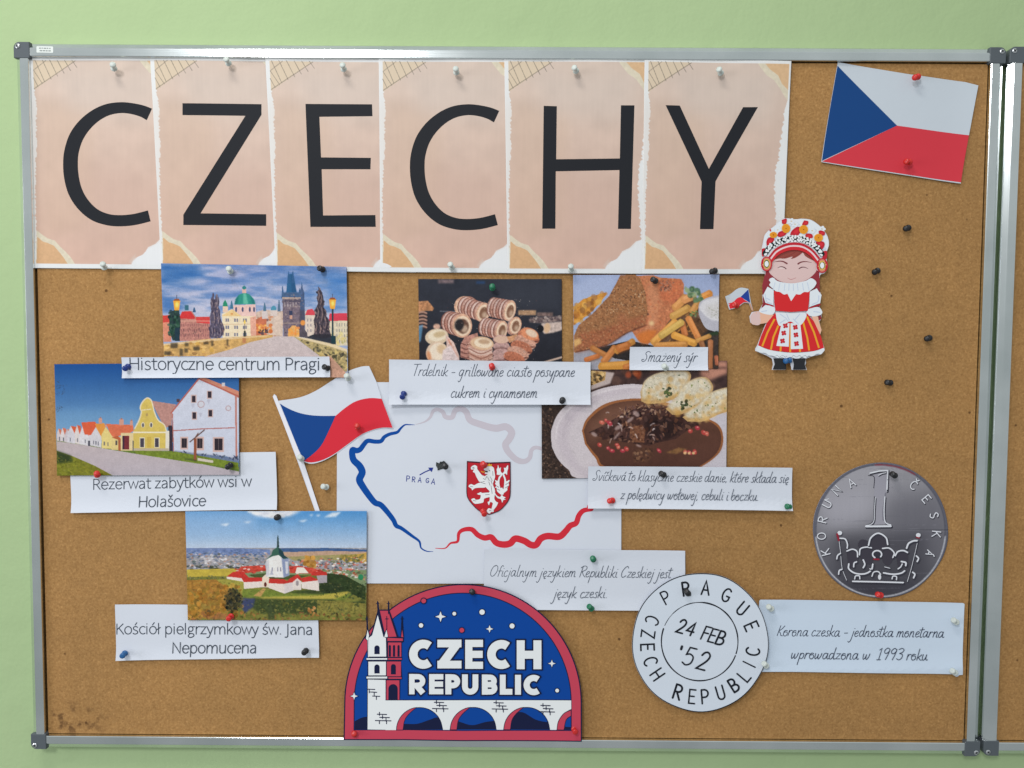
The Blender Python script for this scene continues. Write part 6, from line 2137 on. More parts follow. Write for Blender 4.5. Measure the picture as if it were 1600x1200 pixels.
# bold round capitals: (x0, x1, letter) on two lines
def bold(p, ch, x0, x1, y0, y1, t, m, grow=0.0):
    """strokes of weight t filling the box"""
    h = t / 2
    X, Y = lambda f_: x0 + h + (x1 - x0 - t) * f_, lambda f_: y1 - h - (y1 - y0 - t) * f_
    w_ = (t + 2 * grow) / 4.1026
    fl = lambda *pts: p.stroke(cb(np.array([(X(a), Y(b)) for a, b in pts], float)), w_, m, round_=False)

    def ext(pts, e0=h + grow, e1=h + grow):
        """square ends: run the centre line out by half the weight"""
        q = np.array([(X(a), Y(b)) for a, b in pts], float)
        d0, d1 = q[0] - q[1], q[-1] - q[-2]
        q[0] = q[0] + d0 / np.hypot(*d0) * e0
        q[-1] = q[-1] + d1 / np.hypot(*d1) * e1
        p.stroke(cb(q), w_, m, round_=False)
    cx, cy = (x0 + x1) / 2, (y0 + y1) / 2
    if ch == 'C':
        rx, ry = (x1 - x0 - t) * .62, (y1 - y0 - t) / 2
        a = arc(x0 + h + rx, cy, rx, ry, 52, 308, 26)
        p.stroke(cb(a), w_, m, round_=False)
        if grow:
            for e, o_ in ((a[0], a[0] - a[1]), (a[-1], a[-1] - a[-2])):
                d = o_ / np.hypot(*o_)
                p.stroke(cb(np.array([e - d, e + d * grow])), w_, m, round_=False)
    elif ch == 'Z':
        ext([(0, 1), (1, 1)])
        ext([(0, 0), (1, 0)])
        p.stroke(cb(np.array([(X(1) - h * .1, Y(1)), (X(0) + h * .1, Y(0))])), w_ * 1.12, m, round_=False)
    elif ch == 'E':
        ext([(0, 0), (0, 1)])
        ext([(0, 1), (1, 1)])
        ext([(0, 0), (1, 0)])
        ext([(0, .5), (.97, .5)])
    elif ch == 'H':
        ext([(0, 0), (0, 1)])
        ext([(1, 0), (1, 1)])
        fl((0, .5), (1, .5))
    elif ch in 'RPB':
        ext([(0, 0), (0, 1)])
        ry = (y1 - y0 - t) * (.29 if ch != 'B' else .25)
        yc = Y(1) + ry
        xr = X(.98) - ry * 1.0
        p.stroke(cb(np.vstack([[(X(0), Y(1))], arc(xr, yc, ry * 1.1, ry, -90, 90, 14), [(X(0), yc + ry)]])), w_ * .96, m, round_=False)
        if ch == 'R':
            q = np.array([(X(.42), yc + ry), (X(.92), Y(0))])
            d = (q[1] - q[0]) / np.hypot(*(q[1] - q[0]))
            q[1] += d * (h * .8 + grow)
            p.stroke(cb(q), w_ * 1.05, m, round_=False)
        if ch == 'B':
            yc = Y(0) - ry
            p.stroke(cb(np.vstack([[(X(0), Y(0))], arc(xr + ry * .15, yc, ry * 1.1, ry, 90, -90, 14), [(X(0), yc - ry)]])), w_ * .96, m, round_=False)
    elif ch == 'U':
        r_ = (x1 - x0 - t) / 2
        q = np.vstack([[(x0 + h, y0 - grow)], arc(cx, y1 - h - r_, r_, r_, 180, 0, 16), [(x1 - h, y0 - grow)]])
        p.stroke(cb(q), w_, m, round_=False)
    elif ch == 'L':
        ext([(0, 1), (0, 0)])
        ext([(0, 0), (1, 0)])
    elif ch == 'I':
        q = np.array([(cx, y0 - grow), (cx, y1 + grow)])
        p.stroke(cb(q), w_, m, round_=False)


TXT = [('C', 449, 606, 447, 633, 54), ('Z', 630, 784, 447, 631, 49), ('E', 808, 922, 448, 634, 46), ('C', 949, 1106, 449, 635, 54), ('H', 1138, 1296, 451, 636, 51),
       ('R', 449, 552, 666, 796, 35), ('E', 577, 668, 667, 796, 35), ('P', 681, 775, 668, 797, 38), ('U', 788, 892, 669, 799, 37), ('B', 915, 1010, 670, 799, 37), ('L', 1030, 1110, 671, 799, 37), ('I', 1128, 1164, 672, 799, 38), ('C', 1182, 1294, 672, 802, 39)]
p = bd.part('lettering')
for a in TXT:
    bold(p, *a, NAVY, grow=9)
for a in TXT:
    bold(p, *a, BWH)
p.build()

# ---------------------------------------------------------------- postmark
cq = crop(970, 880, 5)
INK = ink(26, 30, 38)
pm = Sheet('postmark_cutout', 'round white cutout drawn like a postmark reading Prague Czech Republic 24 FEB 52', 'postmark cutout', [(987, 894), (1202, 894), (1202, 1112), (987, 1112)], 7, curl=(.0006, .001, .0012, .001), wave=.0006)
t = np.linspace(0, 2 * math.pi, 90, endpoint=False)
wob = 1 + .004 * np.sin(5 * t + 1) + .003 * np.sin(9 * t)
rim = np.stack([619 + 534 * wob * np.cos(t), 617 + 543 * wob * np.sin(t)], 1)
pm.paper(cq(rim), paper_mat('postmark_paper', (188, 198, 212)))
p = pm.part('rim_line')
p.stroke(cq(np.stack([619 + 530 * wob * np.cos(t), 617 + 539 * wob * np.sin(t)], 1)), 1.1 + .5 * np.sin(t * 1.0 + .3) ** 2, INK, closed=True)
p.build()
p = pm.part('inner_ring')
for a0, a1, w0, w1 in ((21, 199, 1.8, 2.1), (204, 275, .8, 1.6), (276, 378, 2.3, 1.7)):
    a = arc(616, 612, 299, 306, a0, a1, 60)
    p.stroke(cq(a), np.linspace(w0, w1, 60) + .3 * np.sin(np.linspace(0, 20, 60)), INK)
p.build()
p = pm.part('lettering')
for ch, x, y, h, a, wd in (('P', 352, 266, 102, -28, 1.9), ('R', 510, 200, 104, -8, 2.5), ('A', 663, 192, 108, 6, 2.1), ('G', 825, 248, 104, 24, 2.1), ('U', 950, 355, 104, 40, 2.2), ('E', 1020, 492, 104, 66, 2.1)):
    c_ = cq((x, y), (x, y))[0]
    letter(p, ch, c_[0], c_[1], h / 5, a, wd * 1.28, INK)
for ch, x, y, h, a, wd in (('C', 245, 445, 104, 112, 1.9), ('Z', 212, 553, 104, 98, 1.9), ('E', 208, 656, 104, 88, 2.1), ('C', 232, 765, 104, 74, 2.0), ('H', 285, 868, 104, 56, 2.0),
                       ('R', 447, 1005, 110, 18, 2.5), ('E', 557, 1040, 106, 6, 1.9), ('P', 658, 1040, 106, -4, 2.1), ('U', 778, 1010, 104, -16, 2.1), ('B', 882, 950, 104, -32, 2.4), ('L', 962, 878, 104, -50, 1.9), ('I', 1002, 788, 104, -64, 1.6), ('C', 1030, 690, 104, -82, 2.1)):
    c_ = cq((x, y), (x, y))[0]
    letter(p, ch, c_[0], c_[1], h / 5, a, wd * 1.28, INK)
p.build()
p = pm.part('date')
for ch, x, y, h, a, wd in (('2', 475, 492, 106, 14, 2.2), ('4', 548, 512, 104, 14, 2.2), ('F', 668, 548, 106, 14, 1.9), ('E', 722, 566, 106, 14, 1.9), ('B', 785, 584, 108, 14, 2.3),
                       ("'", 462, 724, 150, 4, 3.0), ('5', 535, 728, 140, 14, 1.9), ('2', 648, 762, 140, 14, 2.2)):
    c_ = cq((x, y), (x, y))[0]
    letter(p, ch, c_[0], c_[1], h / 5, a, wd * 1.28, INK, slant=.18)
p.build()

# ---------------------------------------------------------------- coin
cc = crop(1240, 700, 4.8)
co = Sheet('coin_cutout', 'large round grey cutout printed as a one koruna coin with a crown', 'coin cutout', [(1268, 722), (1481, 722), (1481, 934), (1268, 934)], 0, curl=(.0012, .001, .0008, .0008), wave=.0006)
pc = Pic(1262, 716, 1488, 940, cc, 2.5, (118, 118, 132), 61)
pc.rect(100, 80, 1200, 1180, (158, 158, 168), c2=(74, 74, 84))
pc.poly([(120, 100), (700, 120), (760, 300), (640, 520), (300, 620), (130, 600)], (172, 172, 184), .45, 40)
pc.poly([(700, 380), (1160, 300), (1160, 800), (820, 760), (700, 560)], (96, 96, 108), .55, 40)
pc.poly([(200, 380), (560, 300), (620, 440), (540, 560), (260, 600)], (172, 172, 186), .55, 30)
pc.poly([(300, 660), (1000, 640), (1000, 1000), (320, 1000)], (62, 62, 72), .6, 26)
pc.poly([(250, 1000), (1040, 1000), (800, 1110), (500, 1110)], (58, 58, 70), .7, 16)
for k in range(70):
    y = pc.r.uniform(120, 1100)
    x = pc.r.uniform(150, 900)
    pc.line([(x, y), (x + pc.r.uniform(100, 320), y + pc.r.uniform(-3, 3))], pc.r.uniform(1.5, 4), pc.r.choice([(150, 150, 166), (86, 86, 100), (104, 104, 118)]), .25)
pc.line(arc(650, 620, 500, 506, 0, 360, 90), 22, (92, 94, 110), .9, 2)
pc.line(arc(650, 618, 484, 492, 60, -190, 90) , 7, (70, 72, 86), .8, 1)
pc.line(arc(650, 622, 486, 490, 5, 175, 70), 8, (206, 210, 222), .9, 1)
pc.line(arc(650, 620, 494, 494, -95, -58, 24), 9, (140, 44, 62), .8, 1)
NR, NA = 84, 260
tt = np.linspace(0, 2 * math.pi, NA)
edge = np.stack([650 + 506 * np.cos(tt) * (1 + .006 * np.sin(6 * tt)), 617 + 508 * np.sin(tt) * (1 + .004 * np.sin(5 * tt + 2))], 1)
rr = np.linspace(.004, 1, NR)[:, None, None]
uv = (np.array([650, 617]) + (edge[None] - [650, 617]) * rr)
uv = cc(uv[::-1].reshape(-1, 2))
W_ = co.at(uv)
grid_mesh(co, 'coin_face', W_, NA, NR, pc.sample(uv))
HI, SHD = ink(200, 204, 214), ink(52, 52, 62)


def relief(p, pts, w_=6, closed=False, dx=4, dy=5):
    q_ = np.asarray(pts, float)
    p.stroke(cc(q_ + [dx * 1.5, dy * 1.5]), w_ * 2.0 / 4.8, SHD, closed)
    p.stroke(cc(q_), w_ * 1.25 / 4.8, HI, closed)


p = co.part('numeral')
p.fill(cc((600, 196), (700, 176), (697, 320), (690, 400), (680, 460), (684, 545), (720, 572), (548, 576), (590, 555), (600, 470), (604, 330)), ink(142, 142, 154))
p.stroke(cc(SM((690, 340), (672, 460), (672, 540))), 2.4, ink(112, 112, 124))
relief(p, [(572, 188), (640, 172), (704, 168), (702, 240), (699, 322)], 8)
relief(p, [(634, 204), (660, 190), (690, 184)], 4)
p.stroke(cc(SM((560, 206), (596, 210), (606, 235), (601, 300))), 1.2, SHD)
p.stroke(cc(SM((606, 365), (602, 470), (598, 540), (578, 566), (545, 578))), 1.3, SHD)
relief(p, SM((612, 372), (606, 470), (602, 545), (575, 574), (542, 580)), 4)
relief(p, SM((684, 366), (678, 460), (682, 540), (700, 568), (728, 576)), 6)
relief(p, [(542, 588), (728, 586)], 11)
p.build()
p = co.part('lettering')
for ch, x, y, a in (('K', 238, 780, -104), ('O', 208, 660, -90), ('R', 216, 535, -76), ('U', 250, 420, -62), ('N', 322, 318, -46), ('A', 432, 260, -30), ('|', 0, 0, 0), ('C', 898, 278, 32), ('E', 995, 382, 50), ('S', 1052, 505, 72), ('K', 1068, 645, 96), ('A', 1018, 788, 114)):
    if ch == '|':
        p.stroke(cc((232, 388), (262, 380)), 1.1, HI)
        p.build()
        p = co.part('lettering')
        continue
    c_ = cc((x, y), (x, y))[0]
    g = {'C': 'Č', 'A': 'A'}.get(ch, ch)
    letter(p, 'Á' if (ch == 'A' and x > 900) else g, c_[0] + .7, c_[1] + .9, 13 if x < 900 or ch != 'A' else 10, a, 2.5, SHD, wid=1.25)
    letter(p, 'Á' if (ch == 'A' and x > 900) else g, c_[0], c_[1], 13 if x < 900 or ch != 'A' else 10, a, 1.6, HI, wid=1.25)
p.build()
p = co.part('crown')
DKF = ink(60, 58, 68)
p.fill(cc(SM((480, 730), (500, 690), (540, 690), (565, 715), (560, 760), (510, 770))), DKF)
for a in ([(560, 730), (580, 670), (632, 638), (690, 670), (704, 720), (660, 780), (600, 780)], [(490, 800), (510, 750), (570, 745), (600, 800), (580, 870), (520, 850)], [(660, 800), (690, 752), (745, 760), (750, 820), (710, 880), (670, 850)], [(770, 800), (810, 772), (850, 790), (850, 860), (790, 900)], [(400, 790), (440, 760), (480, 790), (480, 850), (420, 900)]):
    p.fill(cc(SM(*(a + [a[0]]))), DKF)
relief(p, SM((335, 660), (350, 780), (362, 900), (395, 990)), 3)
relief(p, SM((930, 690), (905, 800), (880, 900), (850, 1000)), 3)
for a, w_ in (([(345, 676), (385, 682), (402, 720), (400, 750)], 8), ([(398, 772), (440, 758), (474, 775), (478, 815)], 8), ([(492, 800), (500, 755), (545, 742), (582, 748)], 8), ([(560, 728), (578, 672), (632, 638), (690, 670), (704, 722)], 9), ([(665, 752), (715, 750), (752, 785), (742, 820)], 8), ([(760, 806), (780, 776), (820, 768), (852, 782)], 9), ([(845, 750), (860, 715), (895, 696), (922, 694)], 10),
              ([(322, 830), (328, 805), (350, 788)], 8), ([(335, 945), (340, 918), (360, 908)], 8), ([(918, 808), (934, 826), (924, 850)], 9), ([(890, 930), (906, 945), (896, 972)], 9),
              ([(412, 868), (412, 905), (460, 938), (530, 942), (580, 915), (592, 870)], 9), ([(448, 890), (452, 862), (470, 852)], 8), ([(520, 838), (532, 870), (520, 896)], 9), ([(570, 905), (578, 908)], 7), ([(672, 935), (740, 945), (800, 938), (830, 920)], 9), ([(806, 850), (838, 858), (838, 880)], 10), ([(780, 905), (800, 890), (812, 868)], 7), ([(680, 890), (720, 900)], 4),
              ([(455, 980), (462, 958), (490, 958), (494, 980)], 7), ([(735, 980), (742, 960), (768, 962), (768, 986)], 7), ([(585, 960), (598, 930), (630, 925), (650, 945)], 7)):
    relief(p, SM(*a), w_)
relief(p, [(440, 998), (640, 1002), (818, 1007)], 9)
p.fill(cc(ring(628, 800, 40, 34)), SHD)
p.stroke(cc(arc(624, 796, 34, 28, 120, 400, 20)), 2.2, HI)
p.fill(cc(ring(642, 966, 12, 20)), HI)
for x, y in ((344, 636), (932, 652)):
    p.fill(cc(ring(x + 3, y + 4, 19)), SHD)
    p.fill(cc(ring(x, y, 18, 16)), HI)
RDK = ink(132, 40, 56)
p.stroke(cc((325, 645), (336, 690)), 3.2, RDK)
p.stroke(cc((918, 668), (940, 674)), 2.0, RDK)
p.stroke(cc((600, 832), (636, 834)), 2.6, RDK)
p.build()

# ---------------------------------------------------------------- girl in folk dress, a flat paper doll
ch_ = crop(1180, 335, 10)
cy_ = crop(1125, 430, 7.7429)
gl = Sheet('doll_cutout', 'paper cutout of a smiling girl in red folk dress with a flowered headdress', 'paper doll', [(1168, 338), (1296, 338), (1296, 580), (1168, 580)], 7, curl=(.0004, .0006, .0004, .0006))
K = ink
HAIR, SKIN, SKIN2, DRED, DRESS, LACE, LACES, ORG = K(132, 48, 58), K(196, 172, 172), K(206, 164, 142), K(170, 38, 50), K(188, 42, 46), K(200, 208, 222), K(176, 188, 208), K(220, 146, 46)
# the sheet itself: a white-edged outline of the whole figure
headline = ch_(np.vstack([SM((100, 540), (130, 400), (150, 320), (220, 240), (300, 180), (400, 90), (470, 60), (620, 75), (740, 68), (880, 90), (1020, 190), (1100, 290), (1140, 380), (1150, 480), (1120, 580), (1115, 690), (1125, 800), (1090, 910), (1020, 940), (1005, 1000))]))
right = cy_([(1200, 60), (1205, 190), (1225, 240), (1210, 330), (1205, 390), (1230, 440), (1225, 530), (1200, 560), (1225, 660), (1210, 720), (1258, 870), (1262, 910), (1215, 960), (1120, 980), (1050, 1005), (1035, 1020), (1040, 1060), (1030, 1090), (1050, 1145), (865, 1145), (850, 1060), (800, 1040), (790, 1145), (625, 1145), (640, 1080), (628, 1010), (560, 970), (470, 935), (425, 915), (425, 890), (450, 845), (490, 740), (555, 580), (400, 600), (365, 570), (355, 500), (385, 445), (470, 435), (520, 340), (510, 240), (540, 190)])
left = ch_([(140, 1060), (160, 900), (110, 880), (85, 780), (110, 680)])
gl.paper(np.vstack([headline, right, left]), paper_mat('doll_paper', (196, 202, 214)))
p = gl.part('hair')
p.fill(ch_((165, 880), (215, 880), (300, 990), (830, 1000), (960, 870), (1000, 900), (1005, 1000), (1010, 1260), (130, 1260), (150, 1000)), HAIR)
p.fill(cy_((540, 0), (600, 0), (640, 150), (640, 420), (490, 430), (520, 330), (510, 120)), HAIR)
p.fill(cy_((1120, 0), (1198, 0), (1205, 180), (1215, 300), (1200, 400), (1100, 400), (1080, 180)), HAIR)
p.fill(cy_((1170, 500), (1222, 480), (1226, 530), (1195, 548)), HAIR)
p.build()
p = gl.part('face')
p.fill(ch_(SM((262, 700), (240, 780), (215, 890), (270, 960), (380, 1040), (560, 1085), (740, 1050), (860, 985), (955, 880), (945, 780), (940, 700), (800, 610), (600, 560), (400, 610))), SKIN)
p.fill(ch_(SM((350, 830), (400, 815), (450, 830), (480, 855), (440, 845), (390, 850))), K(206, 190, 190))
for a, w_, c in (([(300, 745), (360, 732), (430, 735), (495, 768)], [.5, 1.4, 2.0, 2.6], K(112, 62, 66)), ([(670, 772), (720, 745), (790, 738), (880, 752)], [2.6, 2.0, 1.4, .5], K(112, 62, 66)),
              ([(350, 835), (400, 818), (450, 828), (482, 850)], [.6, 1.3, 1.6, 1.6], K(96, 60, 66)), ([(685, 848), (720, 828), (770, 826), (825, 848)], [1.6, 1.6, 1.2, .6], K(96, 60, 66)), ([(505, 992), (560, 1016), (640, 990)], [.5, .9, .5], K(168, 112, 116))):
    q_ = catmull(np.column_stack([ch_(a), w_]), 6)
    p.stroke(q_[:, :2], q_[:, 2], c)
p.build()
p = gl.part('fringe')
p.fill(ch_(np.vstack([SM((262, 720), (330, 620), (460, 560), (600, 540), (760, 570), (880, 650), (955, 742)), SM((955, 742), (860, 700), (780, 650), (745, 600), (690, 640), (620, 680), (565, 692), (580, 660), (470, 690), (370, 690), (262, 720))[1:-1]])), K(132, 66, 60))
for a in ([(330, 680), (450, 620), (600, 570)], [(560, 688), (650, 640), (720, 585)], [(420, 690), (540, 640), (640, 580)]):
    p.stroke(ch_(SM(*a)), .7, K(112, 52, 50))
p.build()
p = gl.part('headdress')
dome = SM((120, 600), (135, 420), (160, 320), (230, 245), (310, 185), (410, 100), (480, 68), (620, 82), (740, 74), (880, 98), (1015, 195), (1095, 295), (1132, 390), (1142, 480), (1110, 590), (1060, 640))
band_in = arc(605, 800, 400, 330, 12, 168, 40)
band_in = np.stack([605 + 370 * np.cos(np.radians(np.linspace(-25, -155, 40))), 870 + 330 * np.sin(np.radians(np.linspace(-25, -155, 40))) * 1.28], 1)
p.fill(ch_(np.vstack([dome, [(960, 700)], SM((960, 690), (860, 580), (740, 520), (600, 500), (460, 520), (340, 580), (245, 680))[1:], [(130, 650)]])), LACE)
for k in range(34):
    x = random.uniform(180, 1090)
    y = 100 + (abs(x - 620) / 480) ** 2 * 330 + random.uniform(0, 190)
    p.fill(ch_(ring(x, y, random.uniform(22, 50), random.uniform(14, 30), 9)), random.choice([LACES, K(186, 200, 228), K(208, 214, 226)]))
for x, y in ((350, 245), (618, 155), (888, 255), (720, 345), (560, 110), (1040, 230), (240, 320)):
    for k in range(5):
        a = k * 1.257
        p.fill(ch_(ring(x + 34 * math.cos(a), y + 30 * math.sin(a), 24, 22, 9)), LACE)
    p.fill(ch_(ring(x, y, 9, 9, 8)), K(206, 186, 140))
for pts in ([(410, 90), (480, 65), (490, 110), (470, 150), (420, 145)], [(760, 95), (825, 110), (810, 165), (730, 165)], [(340, 330), (370, 275), (450, 260), (485, 300), (440, 340), (370, 355)], [(540, 320), (570, 255), (650, 195), (700, 210), (690, 300), (640, 335)], [(775, 340), (800, 300), (880, 310), (895, 360), (830, 380)], [(985, 265), (1020, 250), (1085, 280), (1070, 330), (1000, 320)], [(940, 430), (1000, 420), (1065, 430), (1080, 480), (1040, 545), (980, 490)], [(170, 430), (200, 370), (280, 360), (290, 420), (220, 470), (180, 495)], [(100, 540), (150, 530), (180, 580), (130, 655), (100, 640)], [(1040, 580), (1115, 575), (1110, 690), (1050, 690)], [(215, 250), (235, 225), (245, 270)]):
    q_ = SM(*(pts + [pts[0]]))
    p.fill(ch_(q_), DRED)
    c_ = np.mean(pts, 0)
    p.fill(ch_((q_ - c_) * .5 + c_ + [4, 2]), K(190, 48, 58))
for x, y, rx, ry in ((478, 220, 68, 72), (752, 238, 70, 70), (280, 322, 60, 48), (985, 366, 70, 62)):
    p.fill(ch_(ring(x, y, rx, ry, 18)), ORG)
    for r_ in (.66, .38):
        p.stroke(ch_(ring(x, y, rx * r_, ry * r_, 14)), .7, K(196, 112, 30), closed=True)
    p.fill(ch_(ring(x, y, 12, 11, 10)), K(150, 82, 24))
# beaded band of white berries on dark green
bandmid = SM((150, 610), (240, 500), (360, 430), (480, 390), (600, 375), (720, 385), (830, 430), (940, 500), (1040, 620))
p.stroke(ch_(bandmid), 8.2, K(24, 38, 40))
rb = random.Random(5)
for k in range(len(bandmid)):
    for o_ in (-40, -14, 14, 38):
        x, y = bandmid[k]
        if (k + o_ // 13) % 2:
            p.fill(ch_(ring(x + rb.uniform(-14, 14), y + o_ + rb.uniform(-10, 10), rb.uniform(14, 22), rb.uniform(13, 20), 9)), K(206, 216, 224))
hb = SM((230, 690), (330, 570), (470, 500), (600, 480), (740, 500), (870, 580), (980, 710))
p.stroke(ch_(hb + [0, -6]), 6.8, DRED, round_=False)
p.stroke(ch_(hb + [0, 52]), 5.4, K(184, 42, 50), round_=False)
p.stroke(ch_(hb + [0, 14]), 2.6, K(216, 186, 192), round_=False)
p.build()
for x, y in ((172, 775), (1038, 800)):
    p = gl.part('ear_rosette')
    for rx, ry, c in ((88, 116, DRED), (70, 98, K(190, 120, 104)), (52, 76, K(196, 164, 84)), (42, 62, K(62, 80, 52)), (32, 46, K(210, 216, 222))):
        p.fill(ch_(ring(x, y, rx, ry, 24)), c)
    p.build()
p = gl.part('arm')
p.fill(cy_(SM((395, 450), (470, 440), (560, 460), (640, 480), (610, 560), (540, 580), (400, 598), (368, 560), (362, 500))), SKIN2)
p.fill(cy_(SM((395, 450), (475, 445), (480, 590), (400, 598), (368, 560), (362, 500))), SKIN)
p.build()
p = gl.part('arm')
p.fill(cy_((1100, 490), (1180, 500), (1190, 560), (1222, 660), (1208, 715), (1150, 610)), SKIN2)
p.build()
for A_, B_, folds, band in (
        ([(570, 140), (645, 180), (640, 365), (545, 335), (515, 245)], [(545, 360), (650, 385), (655, 450), (600, 480), (470, 440)], ([(540, 230), (560, 320), (620, 345)], [(560, 280), (600, 300)], [(500, 440), (560, 430)]), [(545, 345), (640, 378)]),
        ([(1080, 200), (1165, 160), (1190, 200), (1222, 240), (1205, 340), (1075, 385)], [(1060, 410), (1180, 385), (1230, 440), (1210, 480), (1120, 500), (1040, 470)], ([(1190, 250), (1180, 320), (1110, 355)], [(1200, 450), (1130, 440)]), [(1070, 400), (1205, 355)])):
    p = gl.part('sleeve')
    p.fill(cy_(A_), LACE)
    p.fill(cy_(SM(*(B_ + [B_[0]]))), LACE)
    for pts in folds:
        p.stroke(cy_(SM(*pts) if len(pts) > 2 else pts), 1.6, LACES)
    p.stroke(cy_(band), 1.6, DRED)
    p.build()
p = gl.part('bodice')
p.fill(cy_((645, 190), (760, 210), (860, 220), (1000, 210), (1082, 190), (1072, 300), (1058, 430), (860, 445), (665, 430), (652, 330)), DRESS)
p.fill(cy_((805, 215), (925, 215), (890, 265), (855, 315)), LACE)
p.build()
p = gl.part('collar')
p.fill(cy_(SM((600, 40), (640, 32), (700, 75), (860, 100), (1020, 72), (1090, 38), (1140, 60), (1160, 100), (1130, 150), (1100, 175), (1060, 205), (1010, 205), (960, 235), (900, 230), (860, 260), (820, 225), (770, 235), (720, 205), (670, 195), (630, 160), (590, 120), (605, 90), (585, 60))), LACE)
for x in (660, 720, 780, 830, 880, 930, 990, 1050):
    p.stroke(cy_((x, 90 + 20 * (1 - abs(x - 860) / 220)), (x + (x - 860) * .12, 185)), 1.1, LACES)
p.build()
p = gl.part('skirt')
sk = [(660, 460), (1050, 465), (1130, 560), (1215, 740), (1250, 880), (1120, 920), (860, 938), (600, 905), (455, 850), (490, 740), (560, 580)]
p.fill(cy_(sk), DRESS)
for a in ([(655, 530), (570, 690), (505, 860)], [(700, 610), (640, 750), (610, 900)], [(740, 700), (725, 925)], [(850, 590), (842, 930)], [(960, 880), (962, 930)], [(1000, 570), (1050, 760), (1072, 910)], [(1045, 500), (1130, 690), (1190, 880)]):
    p.stroke(cy_(a), 2.9, ORG, round_=False)
p.build()
p = gl.part('apron')
p.fill(cy_((735, 600), (835, 580), (825, 865), (675, 855)), LACE)
p.fill(cy_((848, 580), (965, 590), (998, 890), (850, 895)), LACE)
p.fill(cy_(SM((665, 450), (860, 460), (1030, 460), (1020, 540), (960, 610), (900, 590), (840, 560), (770, 600), (710, 610), (680, 540))), LACE)
for a in ([(720, 470), (790, 520), (820, 560)], [(880, 530), (940, 590)], [(800, 470), (830, 540)], [(960, 470), (900, 540)], [(720, 580), (780, 540)]):
    p.stroke(cy_(a), 1.5, LACES)
for x, y in ((785, 612), (765, 700), (750, 795), (905, 630), (912, 722), (918, 828)):
    for k in range(4):
        a = k * math.pi / 2 + .6
        p.fill(cy_(ring(x + 20 * math.cos(a), y + 20 * math.sin(a), 15, 15, 8)), DRED)
    p.fill(cy_(ring(x, y, 10, 10, 8)), K(206, 66, 60))
p.build()
p = gl.part('lace_hem')
p.fill(cy_(np.vstack([[(455, 850)], SM((455, 850), (600, 905), (860, 938), (1120, 920), (1250, 878)), SM((1258, 905), (1215, 955), (1170, 950), (1110, 980), (1060, 975), (1030, 1005), (980, 990), (930, 1015), (880, 1000), (840, 990), (790, 1005), (740, 995), (690, 1000), (630, 975), (580, 968), (540, 940), (490, 938), (428, 912))])), LACE)
for k in range(30):
    x = 630 + k * 14
    if 805 < x < 865:
        continue
    p.fill(cy_(ring(x, 980 + 9 * math.sin(k * 1.3), 4, 6, 6)), K(96, 100, 112))
p.build()
p = gl.part('boots')
p.fill(cy_((638, 1005), (800, 1010), (790, 1080), (795, 1140), (630, 1140), (655, 1075)), K(40, 42, 46))
p.fill(cy_((868, 1010), (1030, 1005), (1015, 1075), (1035, 1140), (875, 1142), (885, 1080)), K(40, 42, 46))
p.build()
# her small flag, a separate slip of paper stuck behind the hand
fl = Sheet('flag_cutout', 'very small waving paper flag on a thin stick beside the paper girl\'s hand', 'flag cutout', [(1132, 449), (1178, 449), (1178, 488), (1132, 488)], 1, curl=(0, 0, .0008, .0014), group='paper flags')
fl.paper(cy_(np.vstack([SM((60, 258), (130, 225), (200, 170), (260, 150), (345, 165)), [(378, 345), (402, 430), (385, 430), (350, 345)], SM((350, 340), (290, 335), (230, 380), (180, 400), (110, 418)), [(85, 340)]])), WHT)
p = fl.part('red_stripe')
p.fill(cy_(np.vstack([SM((100, 340), (160, 325), (200, 285), (250, 265), (300, 300)), SM((350, 332), (290, 328), (230, 368), (180, 392), (122, 408))])), ink(196, 44, 56))
p.build()
p = fl.part('blue_wedge')
p.fill(cy_((250, 262), (342, 172), (365, 335), (310, 300)), ink(36, 62, 138))
p.build()
p = fl.part('stick')
p.fill(cy_((352, 340), (366, 336), (400, 430), (388, 432)), ink(190, 140, 110))
p.build()

# ---------------------------------------------------------------- push pins
PINC = {'white': ((0.60, 0.64, 0.60), .4), 'red': ((0.62, 0.022, 0.018), .32), 'black': ((0.012, 0.012, 0.014), .38), 'blue': ((0.012, 0.035, 0.21), .34), 'sky': ((0.02, 0.12, 0.32), .34), 'green': ((0.008, 0.16, 0.075), .34)}
PROF = [(0.0, .0026), (.0044, .0026), (.0048, .0031), (.0047, .0040), (.0040, .0046), (.0026, .0056), (.0022, .0072), (.0023, .0094), (.0031, .0108), (.0042, .0117), (.0045, .0128), (.0043, .0140), (.0034, .0148), (.0015, .0151), (0.0, .0151)]


def lathe(prof, n=18):
    V, F = [], []
    for r, h in prof:
        if r == 0:
            V.append((0, 0, h))
        else:
            for i in range(n):
                t = 2 * math.pi * i / n
                V.append((r * math.cos(t), r * math.sin(t), h))
    idx, k = [], 0
    for r, h in prof:
        idx.append(k)
        k += 1 if r == 0 else n
    for a in range(len(prof) - 1):
        ra, rb_ = prof[a][0], prof[a + 1][0]
        for i in range(n):
            j = (i + 1) % n
            if ra == 0:
                F.append((idx[a], idx[a + 1] + j, idx[a + 1] + i))
            elif rb_ == 0:
                F.append((idx[a] + i, idx[a] + j, idx[a + 1]))
            else:
                F.append((idx[a] + i, idx[a] + j, idx[a + 1] + j, idx[a + 1] + i))
    return V, F


